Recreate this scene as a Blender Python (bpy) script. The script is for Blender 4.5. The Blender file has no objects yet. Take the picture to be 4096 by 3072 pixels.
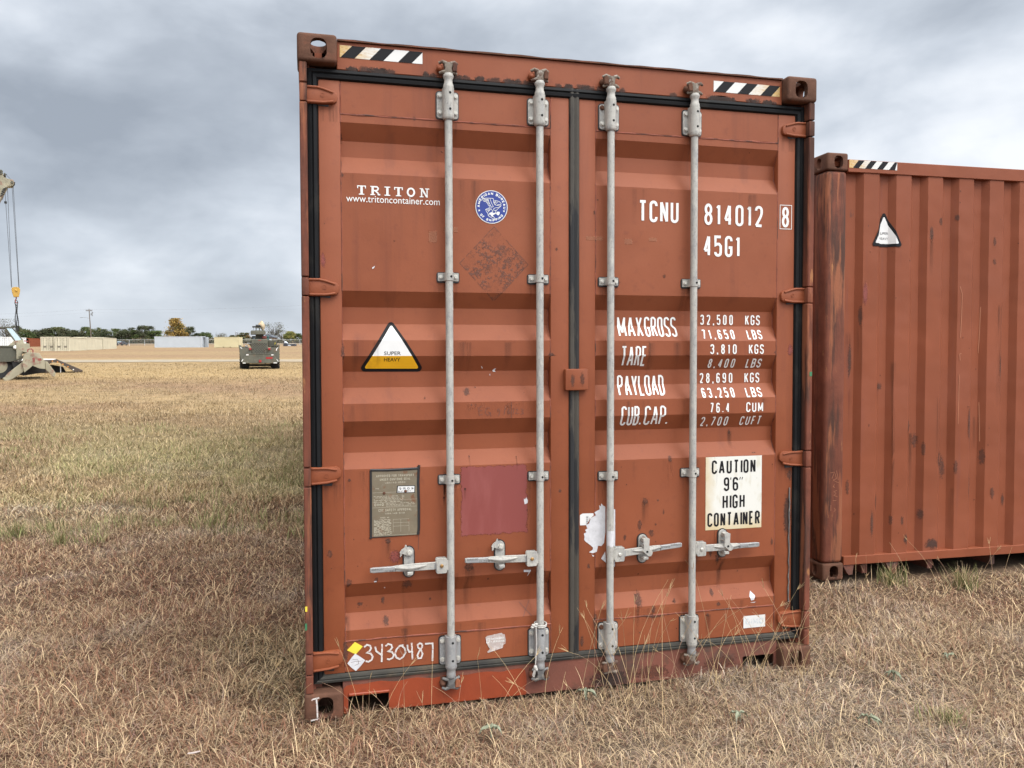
import bpy, bmesh, math, random
import numpy as np
from mathutils import Vector, Matrix

SC = bpy.context.scene
COL = SC.collection
rad = math.radians
random.seed(7)
RNG = np.random.default_rng(11)

# ---------------------------------------------------------------- camera
CAM = (0.033990, -3.527891, 1.559935)
YAW, PITCH, ROLL, FPX = 0.243519, -0.035638, -0.0021975, 3270.0
_f = Vector((math.sin(YAW) * math.cos(PITCH), math.cos(YAW) * math.cos(PITCH), math.sin(PITCH)))
_r = Vector((math.cos(YAW), -math.sin(YAW), 0))
_u = _r.cross(_f)
CR = _r * math.cos(ROLL) + _u * math.sin(ROLL)
CU = -_r * math.sin(ROLL) + _u * math.cos(ROLL)
cam_data = bpy.data.cameras.new('camera')
cam_data.sensor_width = 36.0
cam_data.lens = 36.0 * FPX / 4096.0
cam_data.clip_start = 0.05
cam_data.clip_end = 5000
cam = bpy.data.objects.new('camera', cam_data)
cam.matrix_world = Matrix(((CR.x, CU.x, -_f.x, CAM[0]), (CR.y, CU.y, -_f.y, CAM[1]), (CR.z, CU.z, -_f.z, CAM[2]), (0, 0, 0, 1)))
COL.objects.link(cam)
SC.camera = cam

# ---------------------------------------------------------------- light
SUN_EL, SUN_AZ, SUN_STR = 50.0, 136.0, 1.25   # azimuth: compass-like angle from +y towards +x
sun_data = bpy.data.lights.new('sun', 'SUN')
sun_data.energy = SUN_STR
sun_data.angle = rad(24)
sun_data.color = (1.0, 0.965, 0.91)
sun = bpy.data.objects.new('sun', sun_data)
sd = Vector((math.sin(rad(SUN_AZ)) * math.cos(rad(SUN_EL)), math.cos(rad(SUN_AZ)) * math.cos(rad(SUN_EL)), math.sin(rad(SUN_EL))))
sun.rotation_euler = sd.to_track_quat('Z', 'Y').to_euler()
sun.location = sd * 40
COL.objects.link(sun)

SC.view_settings.view_transform = 'Standard'
SC.view_settings.look = 'None'
SC.view_settings.gamma = 1
SC.view_settings.exposure = 0.20

world = bpy.data.worlds.new("World")
SC.world = world
world.use_nodes = True
wt = world.node_tree
wt.nodes.clear()


def wn(t, **k):
    n = wt.nodes.new(t)
    for a, b in k.items():
        setattr(n, a, b)
    return n


def wl(a, b):
    wt.links.new(a, b)


def wmath(op, a, b=None, clamp=False):
    n = wn('ShaderNodeMath', operation=op, use_clamp=clamp)
    for i, v in enumerate((a, b)):
        if v is None:
            continue
        if isinstance(v, (int, float)):
            n.inputs[i].default_value = v
        else:
            wl(v, n.inputs[i])
    return n.outputs[0]


tc = wn('ShaderNodeTexCoord')
sep = wn('ShaderNodeSeparateXYZ')
wl(tc.outputs['Generated'], sep.inputs[0])


def wnoise(scale, detail, rough, off, st, dist=0.0):
    mp = wn('ShaderNodeMapping')
    mp.inputs['Location'].default_value = off
    mp.inputs['Scale'].default_value = st
    wl(tc.outputs['Generated'], mp.inputs[0])
    n = wn('ShaderNodeTexNoise')
    n.inputs['Scale'].default_value = scale
    n.inputs['Detail'].default_value = detail
    n.inputs['Roughness'].default_value = rough
    n.inputs['Distortion'].default_value = dist
    wl(mp.outputs[0], n.inputs['Vector'])
    return n.outputs['Fac']


n1 = wnoise(2.3, 6, 0.48, (11.43, 8.58, 11.56), (1, 1, 1.75), 0.15)
n2 = wnoise(6.5, 5, 0.52, (4.12, 16.27, 16.47), (1, 1, 2.0), 0.2)
cl = wmath('ADD', wmath('MULTIPLY', n1, 0.70), wmath('MULTIPLY', n2, 0.30))
ramp = wn('ShaderNodeValToRGB')
wl(cl, ramp.inputs[0])
e = ramp.color_ramp.elements
SK = [(0.37, (3.3, 3.7, 4.3)), (0.45, (4.4, 4.85, 5.5)), (0.52, (5.7, 6.2, 6.9)), (0.585, (7.2, 7.65, 8.3)), (0.66, (8.9, 9.2, 9.6))]
while len(e) < len(SK):
    e.new(0.5)
for el, (p, c) in zip(e, SK):
    el.position = p
    el.color = (*c, 1)
# overcast luminance: brighter towards the zenith, a pale band low over the horizon
mr = wn('ShaderNodeMapRange', interpolation_type='SMOOTHSTEP')
mr.inputs['From Min'].default_value = 0.38
mr.inputs['From Max'].default_value = 0.95
mr.inputs['To Max'].default_value = 1.0
mr.inputs['To Min'].default_value = 0.0
wl(sep.outputs[2], mr.inputs['Value'])
grad = wn('ShaderNodeMix', data_type='RGBA', blend_type='MULTIPLY')
grad.inputs[0].default_value = 1.0
gcol = wn('ShaderNodeMix', data_type='RGBA')
wl(mr.outputs[0], gcol.inputs[0])
gcol.inputs[6].default_value = (1, 1, 1, 1)
gcol.inputs[7].default_value = (2.7, 2.5, 2.2, 1)
wl(ramp.outputs[0], grad.inputs[6])
wl(gcol.outputs[2], grad.inputs[7])
# the cloud is brighter towards the hidden sun
vd = wn('ShaderNodeVectorMath', operation='DOT_PRODUCT')
wl(tc.outputs['Generated'], vd.inputs[0])
vd.inputs[1].default_value = tuple(sd)
ml = wn('ShaderNodeMapRange', interpolation_type='SMOOTHSTEP')
ml.inputs['From Min'].default_value = 0.25
ml.inputs['From Max'].default_value = 1.0
ml.inputs['To Min'].default_value = 1.0
ml.inputs['To Max'].default_value = 2.4
wl(vd.outputs['Value'], ml.inputs['Value'])
grad2 = wn('ShaderNodeMix', data_type='RGBA', blend_type='MULTIPLY')
grad2.inputs[0].default_value = 1.0
wl(grad.outputs[2], grad2.inputs[6])
wl(ml.outputs[0], grad2.inputs[7])
# added brightness in the unseen sky behind the camera, filling front faces and ledges
vo_ = wn('ShaderNodeVectorMath', operation='DOT_PRODUCT')
wl(tc.outputs['Generated'], vo_.inputs[0])
vo_.inputs[1].default_value = (0.15, -0.97, 0.15)
mo = wn('ShaderNodeMapRange', interpolation_type='SMOOTHSTEP')
mo.inputs['From Min'].default_value = -0.05
mo.inputs['From Max'].default_value = 0.9
mo.inputs['To Min'].default_value = 1.0
mo.inputs['To Max'].default_value = 1.75
wl(vo_.outputs['Value'], mo.inputs['Value'])
gfin = wn('ShaderNodeMix', data_type='RGBA', blend_type='MULTIPLY')
gfin.inputs[0].default_value = 1.0
hz = wn('ShaderNodeMapRange', interpolation_type='SMOOTHSTEP')
hz.inputs['From Min'].default_value = 0.0
hz.inputs['From Max'].default_value = 0.11
hz.inputs['To Min'].default_value = 0.45
hz.inputs['To Max'].default_value = 0.0
wl(sep.outputs[2], hz.inputs['Value'])
hmix = wn('ShaderNodeMix', data_type='RGBA')
wl(hz.outputs[0], hmix.inputs[0])
wl(grad2.outputs[2], hmix.inputs[6])
hmix.inputs[7].default_value = (5.6, 6.1, 6.8, 1)
sky = wn('ShaderNodeTexSky', sky_type='NISHITA')
sky.sun_disc = False
sky.sun_elevation = rad(SUN_EL)
sky.sun_rotation = rad(SUN_AZ)
smix = wn('ShaderNodeMix', data_type='RGBA')
smix.inputs[0].default_value = 0.93
wl(sky.outputs[0], smix.inputs[6])
wl(hmix.outputs[2], gfin.inputs[6])
wl(mo.outputs[0], gfin.inputs[7])
wl(gfin.outputs[2], smix.inputs[7])
bg = wn('ShaderNodeBackground')
bg.inputs['Strength'].default_value = 0.10
wl(smix.outputs[2], bg.inputs['Color'])
wout = wn('ShaderNodeOutputWorld')
wl(bg.outputs[0], wout.inputs[0])


# ---------------------------------------------------------------- materials
def S(r, g, b):
    def c(v):
        v /= 255.0
        return v / 12.92 if v <= 0.04045 else ((v + 0.055) / 1.055) ** 2.4
    return (c(r), c(g), c(b))


class NT:
    """small helper round one material's node tree"""
    def __init__(s, name):
        s.m = bpy.data.materials.new(name)
        s.m.use_nodes = True
        s.t = s.m.node_tree
        s.b = s.t.nodes['Principled BSDF']
        s.out = s.t.nodes['Material Output']
        s.tc = None

    def n(s, t, **k):
        x = s.t.nodes.new(t)
        for a, b in k.items():
            setattr(x, a, b)
        return x

    def l(s, a, b):
        s.t.links.new(a, b)

    def coord(s, scale=(1, 1, 1), uv=False):
        if s.tc is None:
            s.tc = s.n('ShaderNodeTexCoord')
        o = s.tc.outputs['UV' if uv else 'Object']
        if tuple(scale) == (1, 1, 1):
            return o
        mp = s.n('ShaderNodeMapping')
        mp.inputs['Scale'].default_value = scale
        s.l(o, mp.inputs[0])
        return mp.outputs[0]

    def noise(s, scale, detail=4, rough=0.55, stretch=(1, 1, 1), dist=0.0, uv=False):
        x = s.n('ShaderNodeTexNoise')
        x.inputs['Scale'].default_value = scale
        x.inputs['Detail'].default_value = detail
        x.inputs['Roughness'].default_value = rough
        x.inputs['Distortion'].default_value = dist
        s.l(s.coord(stretch, uv), x.inputs['Vector'])
        return x.outputs['Fac']

    def math(s, op, a, b=None, clamp=False):
        x = s.n('ShaderNodeMath', operation=op, use_clamp=clamp)
        for i, v in enumerate((a, b)):
            if v is None:
                continue
            if isinstance(v, (int, float)):
                x.inputs[i].default_value = v
            else:
                s.l(v, x.inputs[i])
        return x.outputs[0]

    def rng(s, v, a, b, c=0.0, d=1.0):
        x = s.n('ShaderNodeMapRange')
        x.inputs['From Min'].default_value = a
        x.inputs['From Max'].default_value = b
        x.inputs['To Min'].default_value = c
        x.inputs['To Max'].default_value = d
        s.l(v, x.inputs['Value'])
        return x.outputs[0]

    def mix(s, f, a, b, blend='MIX'):
        x = s.n('ShaderNodeMix', data_type='RGBA', blend_type=blend)
        for i, v in ((0, f), (6, a), (7, b)):
            if isinstance(v, (int, float)):
                x.inputs[i].default_value = v if i == 0 else (v, v, v, 1)
            elif isinstance(v, tuple):
                x.inputs[i].default_value = (*v[:3], 1)
            else:
                s.l(v, x.inputs[i])
        return x.outputs[2]

    def bump(s, h, strength=0.3, dist=0.01):
        x = s.n('ShaderNodeBump')
        x.inputs['Strength'].default_value = strength
        x.inputs['Distance'].default_value = dist
        s.l(h, x.inputs['Height'])
        s.l(x.outputs[0], s.b.inputs['Normal'])


def mat(name, col, rough=0.6, metal=0.0, var=0.18, vs=6.0, layers=(), bump=0.0, bs=40.0, spec=0.5, dent=0.0):
    """col, brightness variation, then stain layers (colour, scale, lo, hi, stretch, strength)"""
    t = NT(name)
    v = t.rng(t.noise(vs, 5, 0.6), 0.3, 0.7, 1 - var, 1 + var)
    c = t.mix(1.0, tuple(col), v, 'MULTIPLY')
    for (lc, sc, lo, hi, st, amt) in layers:
        f = t.rng(t.noise(sc, 6, 0.62, st), lo, hi, 0.0, amt)
        c = t.mix(f, c, tuple(lc))
    t.l(c, t.b.inputs['Base Color'])
    t.b.inputs['Roughness'].default_value = rough
    t.b.inputs['Metallic'].default_value = metal
    t.b.inputs['Specular IOR Level'].default_value = spec
    if bump:
        hgt = t.noise(bs, 4, 0.6)
        if dent:
            hgt = t.math('ADD', hgt, t.math('MULTIPLY', t.noise(2.6, 2, 0.5), dent))
        t.bump(hgt, bump, 0.004)
    return t.m


I1 = (1, 1, 1)
V = (1, 1, 0.06)
RED = (0.212, 0.0545, 0.0190)
M = {}
M['red'] = mat('container_red_paint', RED, 0.62, 0, 0.07, 2.2, [
    ((0.258, 0.074, 0.0295), 1.3, 0.46, 0.66, I1, 0.60),
    ((0.115, 0.028, 0.014), 9.0, 0.58, 0.74, V, 0.45),
    ((0.145, 0.034, 0.016), 24.0, 0.58, 0.75, I1, 0.40),
    ((0.07, 0.030, 0.022), 55.0, 0.735, 0.77, I1, 0.8)], 0.10, 90, 0.35, 30.0)
M['red_side'] = mat('container_side_paint', (0.200, 0.0525, 0.0205), 0.66, 0, 0.10, 1.6, [
    ((0.235, 0.072, 0.040), 2.0, 0.52, 0.70, I1, 0.35),
    ((0.15, 0.046, 0.032), 11.0, 0.60, 0.74, (1, 1, 0.05), 0.5),
    ((0.055, 0.030, 0.025), 7.0, 0.70, 0.78, (1.6, 1.6, 0.5), 0.75),
    ((0.06, 0.028, 0.02), 45.0, 0.70, 0.76, (1, 1, 0.5), 0.8)], 0.12, 60, 0.3, 45.0)
M['red_dark'] = mat('container_post_paint', (0.20, 0.062, 0.036), 0.68, 0, 0.22, 5, [
    ((0.06, 0.030, 0.020), 9.0, 0.50, 0.66, (1, 1, 0.18), 0.8),
    ((0.32, 0.12, 0.06), 26.0, 0.62, 0.74, (1, 1, 0.12), 0.55)], 0.2, 60, 0.3)
M['cam'] = mat('rusty_cam_steel', (0.20, 0.165, 0.13), 0.75, 0, 0.25, 30, [((0.075, 0.036, 0.024), 30, 0.46, 0.58, I1, 0.9), ((0.34, 0.31, 0.27), 45, 0.58, 0.68, I1, 0.8)], 0.4, 90, 0.25)
M['rust'] = mat('rusted_cast_steel', (0.100, 0.046, 0.028), 0.85, 0, 0.30, 12, [
    ((0.18, 0.062, 0.035), 9.0, 0.54, 0.66, I1, 0.7),
    ((0.30, 0.20, 0.13), 38.0, 0.66, 0.76, I1, 0.55),
    ((0.03, 0.02, 0.016), 16.0, 0.58, 0.72, I1, 0.7)], 0.55, 60, 0.25)
M['post_rust'] = mat('rusted_post_paint', (0.145, 0.046, 0.027), 0.8, 0, 0.25, 6, [
    ((0.050, 0.026, 0.019), 10.0, 0.46, 0.57, (1, 1, 0.12), 0.82),
    ((0.30, 0.105, 0.05), 13.0, 0.52, 0.60, (1, 1, 0.10), 0.7),
    ((0.36, 0.165, 0.065), 30.0, 0.65, 0.71, (1, 1, 0.2), 0.65)], 0.4, 50, 0.25)
M['orange'] = mat('fresh_red_oxide_paint', (0.245, 0.042, 0.0125), 0.5, 0, 0.10, 8, [((0.17, 0.032, 0.012), 14, 0.55, 0.7, I1, 0.5)], 0.15, 40)
M['sill'] = mat('sill_old_paint', (0.155, 0.050, 0.031), 0.72, 0, 0.2, 7, [
    ((0.055, 0.035, 0.025), 6, 0.50, 0.64, I1, 0.8), ((0.10, 0.042, 0.022), 14, 0.56, 0.68, I1, 0.7)], 0.3, 50)
M['rubber'] = mat('door_gasket_rubber', (0.0085, 0.0085, 0.009), 0.6, 0, 0.2, 12, [
    ((0.055, 0.050, 0.040), 7, 0.58, 0.76, (1, 1, 0.7), 0.40)], 0.08, 30, 0.15)
M['rubber_dusty'] = mat('dusty_gasket_rubber', (0.042, 0.038, 0.030), 0.8, 0, 0.25, 8, [
    ((0.010, 0.010, 0.010), 6, 0.52, 0.64, (0.5, 1, 1), 0.7), ((0.13, 0.085, 0.045), 9, 0.60, 0.72, I1, 0.5)], 0.15, 40)
M['rubber_painted'] = mat('gasket_with_paint_smears', (0.046, 0.039, 0.030), 0.75, 0, 0.15, 10, [
    ((0.009, 0.009, 0.010), 5.5, 0.48, 0.53, (2.2, 1, 0.35), 0.95)], 0.1, 40)
M['seal'] = mat('black_sealant', (0.016, 0.016, 0.017), 0.5, 0, 0.2, 20)
M['galv'] = mat('weathered_galvanised_steel', (0.37, 0.352, 0.315), 0.6, 0.0, 0.14, 14, [
    ((0.24, 0.235, 0.23), 30, 0.48, 0.64, (1, 1, 0.30), 0.75),
    ((0.20, 0.19, 0.18), 110, 0.54, 0.66, (1, 1, 0.5), 0.7),
    ((0.48, 0.44, 0.37), 60, 0.56, 0.7, I1, 0.5),
    ((0.20, 0.13, 0.09), 34, 0.70, 0.78, I1, 0.55)], 0.25, 120)
M['galv_low'] = mat('dull_galvanised_steel', (0.29, 0.286, 0.28), 0.5, 0.15, 0.12, 14, [
    ((0.22, 0.225, 0.24), 20, 0.50, 0.66, I1, 0.6), ((0.50, 0.47, 0.41), 50, 0.58, 0.7, I1, 0.5)], 0.25, 120)
M['galv_dark'] = mat('grimy_forged_steel', (0.13, 0.125, 0.12), 0.6, 0.2, 0.3, 30, [((0.30, 0.27, 0.23), 40, 0.55, 0.68, I1, 0.6)], 0.4, 80)
M['bolt'] = mat('zinc_bolt', (0.48, 0.46, 0.41), 0.5, 0.2, 0.2, 60)
M['bolt_rust'] = mat('rusty_bolt', (0.10, 0.04, 0.02), 0.85, 0, 0.3, 60)
M['brass'] = mat('brass_rivet', (0.30, 0.17, 0.06), 0.45, 0.6, 0.2, 40)
M['hole'] = mat('dark_hole', (0.006, 0.006, 0.006), 0.9, 0, 0.0)
M['ink_white'] = mat('white_stencil_paint', (0.70, 0.69, 0.66), 0.55, 0, 0.04, 30, [((0.5, 0.28, 0.22), 90, 0.72, 0.76, I1, 0.6)])
M['ink_black'] = mat('black_print', (0.012, 0.011, 0.012), 0.6, 0, 0.1, 30, (), 0, 40, 0.15)
M['ink_scratch'] = mat('dark_scratch', (0.10, 0.045, 0.035), 0.7, 0, 0.2, 50)
M['white'] = mat('white_vinyl', (0.62, 0.61, 0.59), 0.5, 0, 0.05, 10, [((0.48, 0.44, 0.36), 14, 0.55, 0.72, I1, 0.3)])
M['white_paper'] = mat('torn_white_paper', (0.54, 0.53, 0.54), 0.8, 0, 0.10, 40, [((0.30, 0.27, 0.27), 60, 0.58, 0.70, I1, 0.5)], 0.3, 90)
M['chalk'] = mat('white_chalk', (0.56, 0.52, 0.49), 0.9, 0, 0.1, 60, [((0.40, 0.18, 0.13), 140, 0.55, 0.60, I1, 0.85)])
M['blue'] = mat('blue_vinyl', (0.012, 0.030, 0.20), 0.45, 0, 0.06, 8)
M['yellow_ochre'] = mat('ochre_vinyl', (0.88, 0.47, 0.012), 0.5, 0, 0.05, 12, [((0.55, 0.25, 0.01), 20, 0.55, 0.7, (1, 1, 0.2), 0.4)])
M['yellow'] = mat('yellow_vinyl', (0.72, 0.56, 0.05), 0.5, 0, 0.06, 30)
M['pink'] = mat('pinkish_touch_up_paint', (0.285, 0.068, 0.066), 0.55, 0, 0.10, 6, [((0.36, 0.115, 0.105), 16, 0.52, 0.7, (1, 1, 0.15), 0.5)], 0.1, 50)
M['touch'] = mat('tan_touch_up_paint', (0.36, 0.14, 0.07), 0.6, 0, 0.1, 20)
M['plate'] = mat('tan_metal_plate', (0.185, 0.150, 0.100), 0.5, 0.3, 0.12, 16, [((0.17, 0.060, 0.022), 26, 0.58, 0.66, I1, 0.75), ((0.26, 0.235, 0.18), 60, 0.60, 0.7, I1, 0.5)], 0.15, 90)
M['emboss'] = mat('raised_plate_text', (0.42, 0.38, 0.29), 0.5, 0.3, 0.15, 90)
M['rope'] = mat('white_cord', (0.44, 0.42, 0.385), 0.9, 0, 0.1, 80)
M['green_mark'] = mat('green_tape', (0.03, 0.15, 0.065), 0.6, 0, 0.1)


def stained_white(name, edge_mat=None):
    """caution sheet: white vinyl that yellowed along its lower and left edges, with rust runs"""
    t = NT(name)
    sp = t.n('ShaderNodeSeparateXYZ')
    t.l(t.coord(uv=True), sp.inputs[0])
    nz = t.noise(3.0, 5, 0.6, (1, 1, 1), uv=True)
    left = t.rng(t.math('ADD', sp.outputs[0], t.math('MULTIPLY', nz, 0.35)), 0.10, 0.36, 1, 0)
    low = t.rng(t.math('ADD', sp.outputs[1], t.math('MULTIPLY', nz, 0.30)), 0.10, 0.40, 1, 0)
    f = t.math('MULTIPLY', t.math('MAXIMUM', left, low), 0.75)
    c = t.mix(f, (0.62, 0.605, 0.55), (0.47, 0.31, 0.065))
    sm = t.rng(t.noise(9, 5, 0.6, (1, 0.4, 1), uv=True), 0.55, 0.72, 0, 0.45)
    c = t.mix(sm, c, (0.44, 0.37, 0.22))
    rs = t.rng(t.noise(15, 6, 0.65, (1.2, 0.6, 1), uv=True), 0.69, 0.74, 0, 0.85)
    c = t.mix(rs, c, (0.22, 0.075, 0.012))
    t.l(c, t.b.inputs['Base Color'])
    t.b.inputs['Roughness'].default_value = 0.5
    return t.m


M['caution'] = stained_white('yellowed_caution_sheet')


def hazard_white(name, flip):
    t = NT(name)
    sp = t.n('ShaderNodeSeparateXYZ')
    t.l(t.coord(uv=True), sp.inputs[0])
    u = sp.outputs[0]
    if flip:
        u = t.math('SUBTRACT', 1.0, u)
    nz = t.noise(5.0, 5, 0.65, uv=True)
    f = t.rng(t.math('ADD', u, t.math('MULTIPLY', nz, 0.9)), 0.45, 0.95, 0.95, 0.0)
    st = t.rng(t.noise(14, 6, 0.7, (2.0, 0.5, 1), uv=True), 0.50, 0.66, 0, 1)
    c = t.mix(f, (0.60, 0.59, 0.56), (0.50, 0.31, 0.075))
    c = t.mix(t.math('MULTIPLY', f, st), c, (0.32, 0.125, 0.02))
    sp2 = t.rng(t.noise(9, 5, 0.6, uv=True), 0.68, 0.73, 0, 0.8)
    c = t.mix(sp2, c, (0.42, 0.19, 0.05))
    t.l(c, t.b.inputs['Base Color'])
    t.b.inputs['Roughness'].default_value = 0.5
    return t.m


M['hazard_a'] = hazard_white('stained_hazard_white', False)
M['hazard_b'] = hazard_white('stained_hazard_white_end', True)


def decal(name, col, kind='spot', nscale=60, amt=0.9, rough=0.8, col2=None):
    """stain laid on a surface; alpha from the uv of its patch and noise"""
    t = NT(name)
    nz = t.noise(nscale, 6, 0.68)
    sp = t.n('ShaderNodeSeparateXYZ')
    t.l(t.coord(uv=True), sp.inputs[0])
    if kind == 'spot':
        d = t.n('ShaderNodeVectorMath', operation='DISTANCE')
        t.l(t.coord(uv=True), d.inputs[0])
        d.inputs[1].default_value = (0.5, 0.5, 0)
        k = t.math('SUBTRACT', 1.0, t.math('MULTIPLY', d.outputs['Value'], 2.0))
        a = t.rng(t.math('ADD', k, t.math('MULTIPLY', t.math('SUBTRACT', nz, 0.5), 1.9)), 0.22, 0.50, 0, amt)
        a = t.math('MULTIPLY', a, t.rng(k, 0.0, 0.12))
    elif kind == 'drip':
        ns = t.noise(16, 5, 0.6, (3.0, 1, 0.10))
        k = t.math('SUBTRACT', 1.0, t.math('ABSOLUTE', t.math('SUBTRACT', t.math('MULTIPLY', sp.outputs[0], 2.0), 1.0)))
        k = t.math('MULTIPLY', t.rng(k, 0.0, 0.6), t.rng(sp.outputs[1], 0.0, 0.9))
        k = t.math('MULTIPLY', k, t.rng(sp.outputs[1], 1.0, 0.96))
        a = t.math('MULTIPLY', k, t.rng(ns, 0.42, 0.68, 0, amt), True)
    elif kind == 'flaky':     # remains of a peeled placard: threshold of cells and noise inside a diamond
        vo = t.n('ShaderNodeTexVoronoi', feature='DISTANCE_TO_EDGE')
        vo.inputs['Scale'].default_value = 75
        t.l(t.coord(), vo.inputs['Vector'])
        big = t.noise(11, 3, 0.5)
        e1 = t.rng(vo.outputs['Distance'], 0.10, 0.13, 1, 0)
        blob = t.rng(t.noise(70, 4, 0.6), 0.56, 0.585, 0, 1)
        m = t.math('MAXIMUM', t.math('MULTIPLY', e1, t.rng(t.noise(45, 3, 0.5), 0.47, 0.50)), blob)
        m = t.math('MULTIPLY', m, t.rng(big, 0.40, 0.52, 0.12, 1))
        au = t.math('ABSOLUTE', t.math('SUBTRACT', t.math('MULTIPLY', sp.outputs[0], 2.0), 1.0))
        av = t.math('ABSOLUTE', t.math('SUBTRACT', t.math('MULTIPLY', sp.outputs[1], 2.0), 1.0))
        dd = t.math('ADD', au, av)
        rim = t.math('MULTIPLY', t.rng(dd, 0.965, 0.975), t.rng(t.noise(30, 3, 0.5), 0.44, 0.47))
        m = t.math('MAXIMUM', m, rim)
        a = t.math('MULTIPLY', m, t.math('MULTIPLY', t.rng(dd, 1.0, 0.99), amt))
    elif kind == 'patch':     # brushed paint patch with a ragged border
        au = t.math('ABSOLUTE', t.math('SUBTRACT', t.math('MULTIPLY', sp.outputs[0], 2.0), 1.0))
        av = t.math('ABSOLUTE', t.math('SUBTRACT', t.math('MULTIPLY', sp.outputs[1], 2.0), 1.0))
        mx = t.math('MAXIMUM', au, av)
        a = t.rng(t.math('ADD', mx, t.math('MULTIPLY', nz, 0.22)), 1.0, 1.03, amt, 0.0)
    elif kind == 'print':     # remains of a printed label
        a = t.math('MULTIPLY', t.rng(t.noise(150, 3, 0.6), 0.60, 0.64), t.rng(t.noise(16, 3, 0.6), 0.50, 0.60, 0, amt))
    c = tuple(col)
    if kind == 'patch' and col2:
        c = t.mix(t.rng(t.noise(10, 5, 0.6, (1, 1, 0.22)), 0.45, 0.7), tuple(col), tuple(col2))
        t.l(c, t.b.inputs['Base Color'])
    elif kind == 'spot':
        c = t.mix(t.rng(t.noise(nscale * 1.6, 4, 0.6), 0.42, 0.62), tuple(col), tuple(col2 or col))
        t.l(c, t.b.inputs['Base Color'])
    else:
        t.b.inputs['Base Color'].default_value = (*c, 1)
    t.b.inputs['Roughness'].default_value = rough
    tr = t.n('ShaderNodeBsdfTransparent')
    ms = t.n('ShaderNodeMixShader')
    t.l(a, ms.inputs[0])
    t.l(tr.outputs[0], ms.inputs[1])
    t.l(t.b.outputs[0], ms.inputs[2])
    t.l(ms.outputs[0], t.out.inputs['Surface'])
    return t.m


M['d_rust'] = decal('rust_spot', (0.075, 0.032, 0.022), 'spot', 75, 0.66, 0.85, (0.16, 0.048, 0.022))
M['d_dark'] = decal('dark_scuff', (0.055, 0.034, 0.028), 'spot', 120, 0.56, 0.8, (0.12, 0.048, 0.03))
M['d_drip'] = decal('rust_run', (0.085, 0.026, 0.010), 'drip', 60, 0.62)
M['d_blister'] = decal('blistered_paint', (0.27, 0.060, 0.042), 'spot', 130, 0.9, 0.7, (0.12, 0.03, 0.025))
M['d_flaky'] = decal('peeled_placard_remains', (0.130, 0.062, 0.046), 'flaky', 40, 0.58)
M['seam'] = mat('dirty_shaded_weld_seam', (0.22, 0.062, 0.036), 0.75, 0, 0.3, 25, [((0.05, 0.024, 0.018), 14, 0.52, 0.62, I1, 0.85)])  # grimy weld line, also darkened to paint shade along the panel edges
M['d_pink'] = decal('pink_paint_patch', (0.205, 0.044, 0.036), 'patch', 40, 0.97, 0.5, (0.255, 0.070, 0.060))
M['d_touch'] = decal('tan_paint_patch', (0.34, 0.125, 0.058), 'patch', 25, 0.55, 0.6, (0.28, 0.095, 0.045))
M['d_orange'] = decal('fresh_paint_patch', (0.34, 0.066, 0.020), 'patch', 18, 0.98, 0.45, (0.25, 0.046, 0.016))
M['d_print'] = decal('faded_print', (0.055, 0.035, 0.032), 'print', 60, 0.75)
M['d_run'] = decal('faint_dirty_run', (0.085, 0.034, 0.020), 'drip', 60, 0.34)
M['d_grime'] = decal('sooty_grime', (0.040, 0.026, 0.020), 'spot', 70, 0.62, 0.9, (0.05, 0.03, 0.026))


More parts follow.
